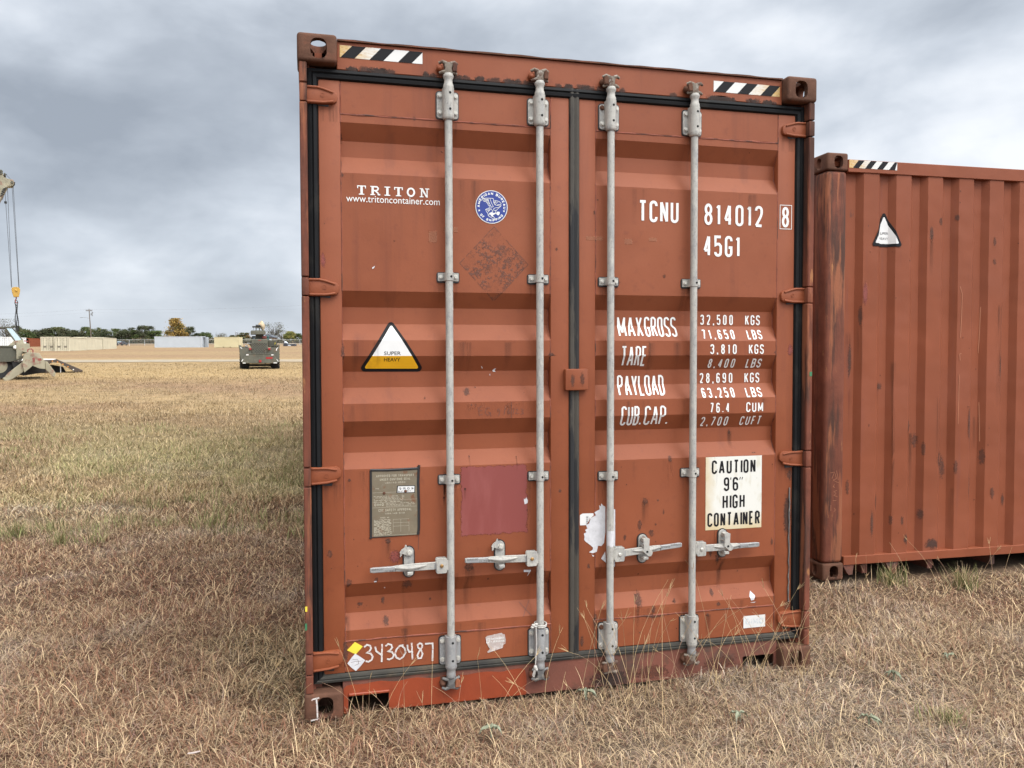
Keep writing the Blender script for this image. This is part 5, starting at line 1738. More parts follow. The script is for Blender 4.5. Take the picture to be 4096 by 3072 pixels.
D2 = [(0.655, 0.72, 0.97, 1.12, 'd_dark'), (0.70, 0.79, 0.86, 1.02, 'd_rust'), (0.77, 0.82, 0.80, 0.97, 'd_rust'), (0.88, 1.0, 0.70, 0.90, 'd_dark'), (0.93, 1.02, 0.62, 0.86, 'd_rust'), (1.03, 1.09, 0.66, 0.83, 'd_rust'), (0.75, 0.82, 0.36, 0.48, 'd_dark'), (0.60, 0.65, 0.33, 0.44, 'd_rust'), (0.52, 0.56, 0.33, 0.46, 'd_rust'),
      (0.40, 0.46, 0.42, 0.62, 'd_rust'), (0.40, 0.50, 1.28, 1.36, 'd_dark'), (0.42, 0.45, 1.0, 1.36, 'd_drip'), (0.18, 0.24, 0.90, 1.70, 'd_drip'), (0.20, 0.24, 1.35, 1.65, 'd_dark'), (0.19, 0.24, 0.55, 0.72, 'd_rust'), (0.69, 0.73, 0.55, 1.0, 'd_drip'), (0.89, 0.94, 0.75, 1.25, 'd_drip'), (1.16, 1.22, 0.45, 0.75, 'd_rust'), (1.14, 1.20, 0.85, 1.25, 'd_dark'), (1.22, 1.28, 0.86, 1.10, 'd_drip'),
      (1.26, 1.32, 0.72, 0.90, 'd_rust'), (0.80, 0.86, 2.30, 2.46, 'd_dark'), (0.81, 0.85, 2.08, 2.38, 'd_drip'), (0.88, 0.93, 2.42, 2.52, 'd_rust'), (1.02, 1.07, 2.46, 2.54, 'd_dark'), (1.33, 1.38, 2.28, 2.40, 'd_rust'), (1.33, 1.38, 2.16, 2.24, 'd_rust'), (1.34, 1.40, 0.48, 0.62, 'd_rust'), (1.47, 1.52, 0.42, 0.56, 'd_dark'), (1.38, 1.44, 1.1, 1.9, 'd_drip'),
      (1.40, 1.46, 1.30, 1.62, 'd_dark'), (0.265, 0.295, 1.72, 1.90, 'd_dark'), (0.26, 0.30, 1.30, 1.85, 'd_drip'), (0.285, 0.335, 1.86, 2.06, 'd_blister'), (0.52, 0.56, 0.75, 1.5, 'd_drip'), (0.535, 0.56, 0.20, 1.2, 'd_drip'), (1.02, 1.06, 0.2, 0.6, 'd_drip'), (0.37, 0.40, 0.25, 0.50, 'd_dark'), (0.63, 0.70, 0.20, 0.30, 'd_grime'), (0.80, 0.95, 0.158, 0.26, 'd_grime')]
random.seed(21)
for k in range(40):
    a, z = random.uniform(0.2, 2.3), random.uniform(0.2, 2.7)
    r_ = random.uniform(0.004, 0.012)
    D2.append((a, a + r_, z, z + r_ * random.uniform(1, 2.2), 'd_rust'))
for k in range(60):
    a, z = random.uniform(2.2, 11.8), random.uniform(0.2, 2.6)
    r_ = random.uniform(0.02, 0.07)
    D2.append((a, a + r_, z, z + r_ * random.uniform(1, 3.5), random.choice(('d_rust', 'd_dark', 'd_drip'))))
for k, (a, b, c, d, mt) in enumerate(D2):
    if mt in ('d_rust', 'd_dark') and b - a > 0.04:
        mx_, mz_, hw_, hh_ = (a + b) / 2, (c + d) / 2, (b - a) * 0.36, (d - c) * 0.40
        a, b, c, d = mx_ - hw_, mx_ + hw_, mz_ - hh_, mz_ + hh_
    dec2(a, b, c, d, mt, 0.0012 + k * 0.00002)
# pale scratches
for ln in ([(1.068, 2.02), (1.088, 1.97), (1.085, 1.80), (1.079, 1.66)], [(1.09, 1.55), (1.075, 1.545), (1.08, 1.50)], [(1.075, 1.40), (1.072, 1.05)], [(1.272, 1.88), (1.268, 1.66), (1.262, 1.55)], [(1.272, 1.20), (1.276, 1.05), (1.278, 0.92)]):
    for q in ribbon(ln, 0.004):
        m.face([(p[0], yside(p[0]) - 0.0028, p[1]) for p in q], 'touch')
sw2 = m.build('side_wall', c2, recalc=False)
m = MB()
for (a, ya), (b, yb) in zip(prof2[:-1], prof2[1:]):
    m.face([(a, W_ - ya, 0.158), (b, W_ - yb, 0.158), (b, W_ - yb, 2.7745), (a, W_ - ya, 2.7745)], 'red_side')
m.build('side_wall', c2, recalc=False)
# warning triangle folded over the ribs
f = FLAT()
f.poly(rounded([(0.4735, 2.530), (0.352, 2.283), (0.596, 2.283)], 0.014, 5), 'ink_black', 0.0)
f.poly(rounded([(0.4735, 2.494), (0.3800, 2.303), (0.5685, 2.303)], 0.006, 4), 'white', 0.0005)
for tx_, z in (('SUPER', 2.366), ('HEAVY', 2.330)):
    t_ = font_mesh(tx_, 0.432, 0.507, z, 0.0165, 'ink_black')
    tm = bpy.data.meshes.new('t'); t_.bm.to_mesh(tm); t_.bm.free()
    i_ = f.mi('ink_black')
    for p in tm.polygons:
        p.material_index = i_
    for v in tm.vertices:
        v.co.y = -0.0010
    f.bm.from_mesh(tm); bpy.data.meshes.remove(tm)
for b_ in (0.407, 0.446, 0.505, 0.544):
    bmesh.ops.bisect_plane(f.bm, geom=f.bm.verts[:] + f.bm.edges[:] + f.bm.faces[:], plane_co=(b_, 0, 0), plane_no=(1, 0, 0), dist=1e-6)
for v in f.bm.verts:
    v.co.y += yside(v.co.x) - 0.0045
f.build('warning_triangle', sw2, recalc=False)
m = MB()
m.box(0.0625, L_ - 0.0625, 0.0625, W_ - 0.0625, 2.82, 2.852, 'red_side')
m.build('roof', c2)
m = MB()
m.box(0.055, L_ - 0.055, 0.055, W_ - 0.055, 0.11, 0.157, 'sill')
for k in range(22):
    m.box(0.35 + k * 0.53, 0.39 + k * 0.53, 0.06, W_ - 0.06, 0.02, 0.109, 'sill')
m.build('floor', c2)
for xe in (0.03, L_ - 0.06):
    m = MB()
    m.box(xe, xe + 0.03, 0.151, W_ - 0.151, 0.05, 2.80, 'red_dark')
    for k in range(7):
        m.box(xe - 0.018, xe - 0.0005, 0.22 + k * 0.3, 0.34 + k * 0.3, 0.15, 2.70, 'red_dark', bev=0.004)
    m.build('end_wall', c2)


# ================================================================ ground, roads and grass
def hash2(ix, iy, seed):
    n = (ix.astype(np.int64) * 374761393 + iy.astype(np.int64) * 668265263 + seed * 2147483647) & 0x7fffffff
    n = ((n ^ (n >> 13)) * 1274126177) & 0x7fffffff
    return ((n ^ (n >> 16)) & 0xffff) / 65535.0


def vnoise(x, y, scale, seed):
    x = np.asarray(x, float) / scale + 1000; y = np.asarray(y, float) / scale + 1000
    ix, iy = np.floor(x), np.floor(y)
    fx, fy = x - ix, y - iy
    fx, fy = fx * fx * (3 - 2 * fx), fy * fy * (3 - 2 * fy)
    a = hash2(ix, iy, seed); b = hash2(ix + 1, iy, seed); c = hash2(ix, iy + 1, seed); d = hash2(ix + 1, iy + 1, seed)
    return (a * (1 - fx) + b * fx) * (1 - fy) + (c * (1 - fx) + d * fx) * fy


def fbm(x, y, scale, seed):
    return 0.55 * vnoise(x, y, scale, seed) + 0.30 * vnoise(x, y, scale * 0.45, seed + 1) + 0.15 * vnoise(x, y, scale * 0.2, seed + 2)


SY, CY = math.sin(YAW), math.cos(YAW)


def to_world(X, D):
    return CAM[0] + CY * X + SY * D, CAM[1] - SY * X + CY * D


def to_view(x, y):
    dx, dy = x - CAM[0], y - CAM[1]
    return CY * dx - SY * dy, SY * dx + CY * dy


BROWN = np.array([0.265, 0.150, 0.092]); TAUPE = np.array([0.305, 0.212, 0.138]); OLIVE = np.array([0.325, 0.278, 0.132]); STRAW = np.array([0.380, 0.272, 0.140])
GOLD = np.array([0.440, 0.312, 0.148]); TAN = np.array([0.330, 0.215, 0.122]); GREEN = np.array([0.150, 0.165, 0.060]); ASH = np.array([0.46, 0.385, 0.31])


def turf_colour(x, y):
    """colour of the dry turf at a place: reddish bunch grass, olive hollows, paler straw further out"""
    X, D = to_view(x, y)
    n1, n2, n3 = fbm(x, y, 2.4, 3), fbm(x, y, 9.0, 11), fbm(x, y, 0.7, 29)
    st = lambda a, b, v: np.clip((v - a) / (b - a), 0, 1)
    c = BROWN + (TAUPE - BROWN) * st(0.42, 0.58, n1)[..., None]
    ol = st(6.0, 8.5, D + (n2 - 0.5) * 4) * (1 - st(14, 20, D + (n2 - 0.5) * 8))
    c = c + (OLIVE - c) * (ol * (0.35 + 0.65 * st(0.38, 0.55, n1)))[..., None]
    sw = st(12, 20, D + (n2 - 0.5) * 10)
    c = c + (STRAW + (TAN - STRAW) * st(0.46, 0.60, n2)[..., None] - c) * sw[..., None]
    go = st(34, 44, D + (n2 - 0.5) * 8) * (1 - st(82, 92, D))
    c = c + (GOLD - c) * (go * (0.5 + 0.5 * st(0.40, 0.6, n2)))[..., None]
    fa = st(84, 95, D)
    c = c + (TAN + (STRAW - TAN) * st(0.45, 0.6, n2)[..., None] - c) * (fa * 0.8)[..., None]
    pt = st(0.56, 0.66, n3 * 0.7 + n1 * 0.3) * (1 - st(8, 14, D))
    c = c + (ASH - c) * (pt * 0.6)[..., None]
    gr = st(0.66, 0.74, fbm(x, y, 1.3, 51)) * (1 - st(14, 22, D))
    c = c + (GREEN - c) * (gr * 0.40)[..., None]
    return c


def raw_mesh(name, co, faces_per, nv, cols=None, mats=()):
    """mesh of equal-sized faces whose corners are consecutive indices (faces_per: array n x k)"""
    me = bpy.data.meshes.new(name)
    nf, k = faces_per.shape
    me.vertices.add(len(co)); me.vertices.foreach_set('co', np.ascontiguousarray(co, np.float32).ravel())
    me.loops.add(nf * k); me.loops.foreach_set('vertex_index', np.ascontiguousarray(faces_per, np.int32).ravel())
    me.polygons.add(nf); me.polygons.foreach_set('loop_start', np.arange(0, nf * k, k, dtype=np.int32))
    if cols is not None:
        at_ = me.color_attributes.new('Col', 'FLOAT_COLOR', 'POINT')
        at_.data.foreach_set('color', np.concatenate([cols, np.ones((len(cols), 1))], 1).astype(np.float32).ravel())
    for m_ in mats:
        me.materials.append(m_)
    me.update(calc_edges=True)
    return me


def mat_col(name, rough=0.85, var=0.25, scale=40.0, fine=None, transl=0.0):
    t = NT(name)
    a = t.n('ShaderNodeVertexColor')
    a.layer_name = 'Col'
    v = t.rng(t.noise(scale, 6, 0.65), 0.3, 0.7, 1 - var, 1 + var)
    c = t.mix(1.0, a.outputs['Color'], v, 'MULTIPLY')
    if fine:
        v2 = t.rng(t.noise(fine[0], 5, 0.7, fine[2]), 0.32, 0.68, 1 - fine[1], 1 + fine[1])
        c = t.mix(1.0, c, v2, 'MULTIPLY')
    t.l(c, t.b.inputs['Base Color'])
    t.b.inputs['Roughness'].default_value = rough
    t.b.inputs['Specular IOR Level'].default_value = 0.2
    if transl:
        tr = t.n('ShaderNodeBsdfTranslucent')
        t.l(c, tr.inputs['Color'])
        ms = t.n('ShaderNodeMixShader')
        ms.inputs[0].default_value = transl
        t.l(t.b.outputs[0], ms.inputs[1]); t.l(tr.outputs[0], ms.inputs[2])
        t.l(ms.outputs[0], t.out.inputs['Surface'])
    return t.m


# ground sheet
Ds = np.concatenate([np.linspace(-60, -2, 15), np.linspace(0, 14, 71), 14 + np.cumsum(np.linspace(0.25, 5.2, 118)), [360, 420, 520, 700, 1000, 1500, 2400]])
Xs = np.concatenate([[-2400, -1200, -700, -450], np.linspace(-320, -22, 76), np.linspace(-20, 20, 161), np.linspace(22, 120, 26), [180, 300, 700, 1200, 2400]])
XX, DD = np.meshgrid(Xs, Ds)
gx, gy = to_world(XX, DD)
gz = ground_h(gx, gy)
near = np.clip(1 - DD / 40, 0, 1)
gz = gz + (fbm(gx, gy, 1.1, 77) - 0.5) * 0.05 * near + (fbm(gx, gy, 7.0, 5) - 0.5) * 0.12 * np.clip((DD - 8) / 10, 0, 1) * np.clip(np.abs(DD - 75) / 6 - 2.2, 0, 1) * np.clip(1 - DD / 300, 0.2, 1) - 0.012
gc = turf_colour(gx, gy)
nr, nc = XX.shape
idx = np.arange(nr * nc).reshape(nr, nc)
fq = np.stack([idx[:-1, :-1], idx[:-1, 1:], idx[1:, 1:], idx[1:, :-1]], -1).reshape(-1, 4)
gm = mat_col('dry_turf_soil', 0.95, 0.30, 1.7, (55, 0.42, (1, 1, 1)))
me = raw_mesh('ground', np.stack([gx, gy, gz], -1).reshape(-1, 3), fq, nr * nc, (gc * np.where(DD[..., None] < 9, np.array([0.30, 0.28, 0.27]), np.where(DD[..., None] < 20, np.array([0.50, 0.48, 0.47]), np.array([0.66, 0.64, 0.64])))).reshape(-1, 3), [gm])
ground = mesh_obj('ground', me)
tag(ground, kind='structure')

# gravel road and the far pale road
M['gravel'] = mat('pale_gravel', (0.27, 0.225, 0.165), 0.95, 0, 0.2, 0.8, [((0.27, 0.195, 0.115), 0.22, 0.48, 0.60, (0.35, 1, 1), 0.9), ((0.35, 0.30, 0.23), 1.5, 0.55, 0.7, (0.4, 1, 1), 0.5)])


def road(name, D0, D1, X0, X1, lift, seed, n=90, wob=1.0, tilt=0.0):
    xs = np.linspace(X0, X1, n)
    rows = []
    for j, f_ in enumerate(np.linspace(0, 1, 5)):
        d = D0 + (D1 - D0) * f_ + (vnoise(xs, xs * 0 + j, 1.1, seed + 7 + j) - 0.5) * (1.6 if j in (0, 4) else 0) + (vnoise(xs, xs * 0 + j * 0.2 * (0 if 0 < j < 4 else 1), 9, seed + (j > 2)) - 0.5) * 2 * wob * (1 if j in (0, 4) else 0.3) + tilt * (xs - X0)
        x, y = to_world(xs, d)
        rows.append(np.stack([x, y, ground_h(x, y) + lift], -1))
    co = np.stack(rows)
    ii = np.arange(5 * n).reshape(5, n)
    q = np.stack([ii[:-1, :-1], ii[:-1, 1:], ii[1:, 1:], ii[1:, :-1]], -1).reshape(-1, 4)
    return tag(mesh_obj(name, raw_mesh(name, co.reshape(-1, 3), q, 5 * n, None, [M['gravel']])), kind='structure')


road('gravel_road', 69.5, 81, -120, 110, 0.022, 4, 420, 2.0)
road('far_road', 298, 314, -190, 90, 0.06, 9, 200, 2.0)


# ------------------------------------------------------------- grass blades, one mesh per zone
def blades(name, X, D, h, w, lean, colour, seg=3, curl=0.6):
    n = len(X)
    x, y = to_world(X, D)
    z = ground_h(x, y) - 0.018 + (fbm(x, y, 1.1, 77) - 0.5) * 0.05 * np.clip(1 - D / 40, 0, 1) + (fbm(x, y, 7.0, 5) - 0.5) * 0.12 * np.clip((D - 8) / 10, 0, 1)
    az = RNG.uniform(0, 2 * np.pi, n)
    dirx, diry = np.cos(az), np.sin(az)
    sa = az + np.pi / 2 + RNG.uniform(-0.5, 0.5, n)
    sx, sy = np.cos(sa), np.sin(sa)
    co = np.zeros((n, (seg + 1) * 2, 3))
    px, py, pz = x.copy(), y.copy(), z.copy()
    ang = lean * 0.45
    cv = curl * RNG.uniform(0.2, 1.3, n)
    for k in range(seg + 1):
        ww = w * (1 - (k / seg) ** 1.6 * 0.88) * 0.5
        co[:, 2 * k, 0] = px - sx * ww; co[:, 2 * k, 1] = py - sy * ww; co[:, 2 * k, 2] = pz
        co[:, 2 * k + 1, 0] = px + sx * ww; co[:, 2 * k + 1, 1] = py + sy * ww; co[:, 2 * k + 1, 2] = pz
        L = h / seg
        a = np.clip(ang + lean * 0.55 * (k + 1) / seg + cv * (k / seg), 0, 1.75)
        px = px + dirx * np.sin(a) * L; py = py + diry * np.sin(a) * L
        pz = np.maximum(pz + np.cos(a) * L, z + 0.006)
    ii = np.arange(n * (seg + 1) * 2).reshape(n, seg + 1, 2)
    q = np.stack([ii[:, :-1, 0], ii[:, :-1, 1], ii[:, 1:, 1], ii[:, 1:, 0]], -1).reshape(-1, 4)
    cols = np.repeat(colour, (seg + 1) * 2, axis=0)
    return co.reshape(-1, 3), q, cols


def inside_containers(x, y):
    a = (x > 0.0) & (x < W_) & (y > 0.055) & (y < L_)
    ca, sa = math.cos(-0.0128), math.sin(-0.0128)
    lx = (x - 3.409) * ca + (y - 1.31) * sa
    ly = -(x - 3.409) * sa + (y - 1.31) * ca
    b = (lx > 0.0) & (lx < L_) & (ly > -0.03) & (ly < W_)
    return a | b


def scatter(D0, D1, dens, half=0.80, margin=0.8):
    A = (D1 ** 2 - D0 ** 2) * half + 2 * margin * (D1 - D0)
    n = int(A * dens)
    D = np.sqrt(RNG.uniform(D0 ** 2, D1 ** 2, n))
    X = RNG.uniform(-1, 1, n) * (half * D + margin)
    x, y = to_world(X, D)
    # bunches: thin out between clumps
    keep = (RNG.uniform(0, 1, n) < 0.05 + 1.35 * fbm(x, y, 0.17 if D0 < 8 else 0.5, 91)) & ~inside_containers(x, y)
    # nothing is seen straight behind the near container
    keep &= ~((X > 0.36 * D + 0.3) & (y > 3.8) & (D > 8))
    return X[keep], D[keep]


PALE = np.array([0.62, 0.465, 0.28]); RUSTY = np.array([0.20, 0.088, 0.055]); GREY = np.array([0.36, 0.29, 0.22]); MAUVE = np.array([0.22, 0.135, 0.12])


def blade_colours(X, D, pale=0.31, rusty=0.32):
    x, y = to_world(X, D)
    base = turf_colour(x, y)
    n = len(X)
    u = RNG.uniform(0, 1, n)
    cl = fbm(x, y, 0.9, 41)
    c = base * RNG.uniform(0.40, 1.5, n)[:, None]
    a = u < pale * (0.6 + 0.8 * (1 - cl))
    c[a] = c[a] * 0.25 + PALE * 0.75 * RNG.uniform(0.7, 1.15, a.sum())[:, None]
    b = (u > 0.52) & (u < 0.52 + rusty * (0.5 + cl)) & (D < 9)
    c[b] = c[b] * 0.3 + RUSTY * 0.7 * RNG.uniform(0.7, 1.3, b.sum())[:, None]
    g = (u > 0.84) & (u < 0.93)
    c[g] = c[g] * 0.4 + GREY * 0.6
    m_ = (u > 0.93) & (D < 7)
    c[m_] = c[m_] * 0.4 + MAUVE * 0.6
    return np.clip(c, 0.01, 0.8)


zones = []
for D0, D1, dens, h0, h1, w in ((2.2, 3.6, 12000, 0.022, 0.085, 0.0036), (3.6, 5.2, 8500, 0.022, 0.085, 0.0043), (5.2, 7.6, 4400, 0.030, 0.09, 0.0056), (7.6, 12, 1900, 0.045, 0.13, 0.0075), (12, 24, 560, 0.05, 0.14, 0.010), (24, 40, 190, 0.05, 0.15, 0.014), (40, 67, 70, 0.05, 0.15, 0.020)):
    X, D = scatter(D0, D1, dens, 0.80, 2.2 if D0 < 7 else 1.5)
    n = len(X)
    hn = fbm(*to_world(X, D), 0.55, 15)
    h = RNG.uniform(h0, h1, n) * (0.25 + 1.5 * hn)
    lean = np.clip(RNG.normal(1.12, 0.36, n), 0.1, 1.65)
    ww = w * RNG.uniform(0.5, 1.5, n)
    fade = np.interp(D, [10, 16, 30, 60], [1.0, 0.80, 0.66, 0.62])[:, None]
    zones.append(blades('z', X, D, h, ww, lean, blade_colours(X, D) * fade, 3 if D0 < 12 else (2 if D0 < 24 else 1), 0.8))
# thatch: dead blades lying flat over the soil
for D0, D1, dens, w in ((2.2, 4.6, 4200, 0.0026), (4.6, 8.0, 1700, 0.0038), (8, 14, 420, 0.006)):
    X, D = scatter(D0, D1, dens)
    n = len(X)
    c = blade_colours(X, D, 0.6, 0.1) * RNG.uniform(0.45, 1.05, n)[:, None]
    zones.append(blades('t', X, D, RNG.uniform(0.05, 0.16, n), w * RNG.uniform(0.6, 1.3, n), RNG.uniform(1.35, 1.6, n), c, 2, 0.3))
# long pale straws leaning over the mat
for D0, D1, dens in ((2.2, 5.0, 26), (5.0, 9.0, 14)):
    X, D = scatter(D0, D1, dens)
    n = len(X)
    c = PALE * RNG.uniform(0.8, 1.25, n)[:, None]
    zones.append(blades('s', X, D, RNG.uniform(0.10, 0.26, n), np.full(n, 0.0030), RNG.uniform(0.7, 1.55, n), c, 3, 0.25))
# greener bunches in the olive belt
nb_ = 260
Dc = RNG.uniform(6.8, 17, nb_); Xc = -RNG.uniform(-0.1, 0.75, nb_) * Dc
pk = RNG.integers(0, nb_, 15000)
X = Xc[pk] + RNG.normal(0, 0.10, 15000) * (Dc[pk] / 9); D = Dc[pk] + RNG.normal(0, 0.10, 15000) * (Dc[pk] / 9)
x_, y_ = to_world(X, D)
k_ = ~inside_containers(x_, y_) & ~((x_ > 0) & (y_ > 0.3))
X, D = X[k_], D[k_]
n = len(X)
c = np.array([0.205, 0.205, 0.088]) * RNG.uniform(0.6, 1.6, n)[:, None]
c[RNG.uniform(0, 1, n) < 0.45] = PALE * 0.62
zones.append(blades('g', X, D, RNG.uniform(0.06, 0.17, n), RNG.uniform(0.005, 0.010, n), np.clip(RNG.normal(0.6, 0.3, n), 0.05, 1.3), c, 3, 0.5))
gmat = mat_col('dry_grass_blade', 0.8, 0.12, 30, None, 0.12)


def join_zones(zs, name):
    off = 0
    cos, qs, cs = [], [], []
    for co, q, c in zs:
        cos.append(co); qs.append(q + off); cs.append(c)
        off += len(co)
    co = np.concatenate(cos); q = np.concatenate(qs); c = np.concatenate(cs)
    o = mesh_obj(name, raw_mesh(name, co, q, len(co), c, [gmat]))
    return o


grass = join_zones(zones, 'dry_grass')
tag(grass, 'dry reddish brown and straw coloured turf grass covering the field', 'grass', kind='stuff')

# tall flowering stalks, thickest along the container's foot
random.seed(5)


def ground_px(px, py):
    """where the view through a spot of the photograph meets the level ground"""
    d = Vector((_f.x, _f.y, _f.z)) + CR * ((px - 2048) / FPX) - CU * ((py - 1536) / FPX)
    t = -CAM[2] / d.z
    return (CAM[0] + d.x * t, CAM[1] + d.y * t)


stalks = []
for px, py, n in ((1420, 2830, 3), (1700, 2790, 6), (2100, 2740, 5), (2400, 2740, 14), (2550, 2720, 16), (2750, 2715, 14), (2950, 2705, 14), (3150, 2700, 16), (3230, 2690, 8), (1500, 2900, 8), (3400, 2400, 8), (3550, 2380, 10), (3750, 2360, 10), (3950, 2340, 8), (3450, 2600, 6), (3700, 2560, 6), (2000, 2900, 8), (2600, 2880, 8), (3000, 2900, 6), (600, 2600, 6), (900, 2750, 6), (300, 2850, 5), (1100, 2600, 8), (800, 3000, 5), (3800, 2900, 6), (1700, 3000, 6), (2300, 3010, 6), (1130, 2850, 8)):
    for k in range(max(2, int(n * 0.65))):
        x, y = ground_px(px + random.uniform(-110, 110), py + random.uniform(-25, 45))
        if 0 < x < W_ and y > -0.02:
            y = -0.03 - random.random() * 0.12
        tall = random.uniform(0.18, 0.52) * (1.15 if 2380 < px < 3300 else 0.75)
        stalks.append((x, y, tall))
M['stalk'] = mat('straw_stalk', (0.46, 0.33, 0.17), 0.8, 0, 0.25, 3, [((0.30, 0.15, 0.11), 5, 0.5, 0.6, I1, 0.8)])
m = MB()
for x, y, t_ in stalks:
    az = random.uniform(0, 2 * math.pi)
    ln = random.uniform(0.15, 1.0)
    pts = []
    p = Vector((x, y, -0.01)); a = 0.08 + ln * 0.25
    for k in range(7):
        pts.append(p.copy())
        a += ln * 0.16
        p = p + Vector((math.cos(az) * math.sin(a), math.sin(az) * math.sin(a), math.cos(a))) * (t_ / 6)
    if any(0 < q.x < W_ and q.y > 0.0 for q in pts):
        pts = [Vector((q.x, min(q.y, -0.005), q.z)) for q in pts]
    m.tube(pts, 0.0011, 'stalk', n=4, r_end=0.0005)
    if random.random() < 0.6:
        tip, d = pts[-1], (pts[-1] - pts[-2]).normalized()
        for j in range(random.randint(2, 5)):
            o_ = Vector((random.uniform(-1, 1), random.uniform(-1, 1), random.uniform(-.4, 1))).normalized()
            q = tip + (d + o_ * 0.45).normalized() * random.uniform(0.025, 0.055)
            q.y = min(q.y, tip.y + 0.02)
            m.tube([tip, (tip + q) / 2 + o_ * 0.002, q], 0.0011, 'stalk', n=3, r_end=0.0005)
tg = m.build('tall_grass_stalks', recalc=False)
tag(tg, 'thin straw stalks with feathery seed heads rising above the turf', 'grass', kind='stuff')

# green tufts and pale broad-leaved weeds
M['leaf_pale'] = mat('pale_woolly_leaf', (0.20, 0.21, 0.14), 0.85, 0, 0.15, 30, [((0.31, 0.315, 0.25), 50, 0.5, 0.65, I1, 0.6)])
spots = [((3780, 2880), 'fresh green grass tuft in the dry turf, nearest the lower corner of the field', 0.11), ((3850, 2345), 'green grass tuft against the underside of the crosswise container', 0.24), ((3560, 2330), 'green grass tuft at the crosswise container, next to its corner post', 0.22), ((75, 2150), 'green grass tuft far out beside the paler straw, outermost of the pair', 0.24), ((240, 2175), 'green grass tuft far out beside the paler straw, inner one of the pair', 0.22)]
for (pp, lab, hh) in spots:
    x, y = ground_px(*pp)
    X, D = to_view(np.array([x]), np.array([y]))
    n = 150
    r_ = np.abs(RNG.normal(0, 0.055, n)); a_ = RNG.uniform(0, 6.28, n)
    Xs_, Ds_ = X + r_ * np.cos(a_), D + r_ * np.sin(a_)
    c = np.array([0.17, 0.18, 0.070]) * RNG.uniform(0.6, 1.5, n)[:, None]
    k = RNG.uniform(0, 1, n) < 0.3
    c[k] = PALE * 0.8
    co, q, cs = blades('g', Xs_, Ds_, RNG.uniform(0.4, 0.85, n) * hh, np.full(n, 0.0042), np.clip(RNG.normal(0.45, 0.25, n), 0.02, 1.2), c, 3, 0.4)
    co = co - np.array([x, y, 0])
    o = mesh_obj('grass_tuft', raw_mesh('grass_tuft', co, q, len(co), cs, [gmat]))
    o.location = (x, y, 0)
    tag(o, lab, 'grass tuft', 'green grass tufts')
weeds = [((3575, 2725), 'grey-green broad-leaved weed lying in the turf beside the container corner', 7), ((3475, 2905), 'small grey-green weed in the foreground turf below the larger one', 5), ((2345, 2800), 'grey-green weed with broad leaves below the door gasket post', 5), ((2960, 2890), 'tiny grey-green weed under the fork pocket at the sill', 4), ((3790, 2650), 'grey-green weed sprig out in the open turf', 4), ((1965, 2950), 'dark green low weed in the foreground turf below the cord', 5)]
for (pp, lab, nl) in weeds:
    x, y = ground_px(*pp)
    m = MB()
    for k in range(nl):
        a = k * 2.4 + random.uniform(-1.0, 1.0)
        L = random.uniform(0.020, 0.052)
        w = L * random.uniform(0.20, 0.32)
        ca, sa = math.cos(a), math.sin(a)
        rows = []
        for u in np.linspace(0, 1, 6):
            ww = w * math.sin(math.pi * min(0.98, u * 0.9 + 0.08)) 
            zz_ = 0.022 + 0.045 * u - 0.060 * u * u + random.uniform(-.005, .005)
            rows.append([(ca * L * u - sa * ww, sa * L * u + ca * ww, zz_ + 0.008), (ca * L * u, sa * L * u, zz_), (ca * L * u + sa * ww, sa * L * u - ca * ww, zz_ + 0.008)])
        for r0, r1 in zip(rows[:-1], rows[1:]):
            for j in (0, 1):
                m.face([r0[j], r0[j + 1], r1[j + 1], r1[j]], 'leaf_pale')
    m.tube([(0, 0, -0.01), (0, 0, 0.032)], 0.004, 'leaf_pale', n=5)
    o = m.build('weed', None, 40)
    o.location = (x, y, 0.01)
    tag(o, lab, 'weed', 'grey-green weeds in the turf')
x, y = ground_px(775, 3052)
m = MB()
m.prism(rounded([(-0.022, -0.006), (0.0, -0.008), (0.026, 0.003), (0.022, 0.010), (0.0, 0.005), (-0.020, 0.003)], 0.002, 2), 0.030, 0.0315, 'grey_tape', axis='z')
o = m.build('paper_scrap')
o.location = (x, y, 0.01)
tag(o, 'small pale scrap lying on the dry turf of the foreground', 'litter')


# ================================================================ far things
RZ = -YAW       # things that face the viewpoint
OLV = mat('olive_drab_paint', (0.072, 0.070, 0.050), 0.7, 0, 0.15, 2.0, [((0.16, 0.10, 0.065), 3.0, 0.56, 0.68, I1, 0.6), ((0.13, 0.12, 0.09), 8.0, 0.55, 0.7, I1, 0.5)])
OLG = mat('faded_grey_olive_paint', (0.088, 0.086, 0.064), 0.7, 0, 0.22, 1.6, [((0.115, 0.075, 0.045), 2.2, 0.53, 0.64, I1, 0.65), ((0.17, 0.165, 0.135), 6.0, 0.56, 0.7, I1, 0.5)])
TANM = mat('faded_desert_tan_paint', (0.265, 0.238, 0.165), 0.7, 0, 0.18, 2.0, [((0.20, 0.085, 0.06), 2.4, 0.54, 0.62, I1, 0.7), ((0.09, 0.082, 0.056), 5.0, 0.56, 0.70, I1, 0.5)])
TYRE = mat('tyre_rubber', (0.018, 0.018, 0.019), 0.85, 0, 0.2, 8, [((0.07, 0.06, 0.05), 5, 0.55, 0.7, I1, 0.5)])
BLACK = mat('sooty_black_steel', (0.022, 0.021, 0.02), 0.75, 0, 0.2, 5)
CABLE = mat('steel_cable', (0.10, 0.105, 0.115), 0.5, 0.4, 0.1, 5)
YHOOK = mat('hook_block_yellow', (0.42, 0.24, 0.035), 0.55, 0, 0.2, 6, [((0.10, 0.06, 0.03), 6, 0.58, 0.66, I1, 0.7)])
REDL = mat('red_lamp_lens', (0.28, 0.018, 0.018), 0.35, 0, 0.1, 20)
ORNG = mat('amber_lamp_lens', (0.60, 0.22, 0.03), 0.35, 0, 0.1, 20)
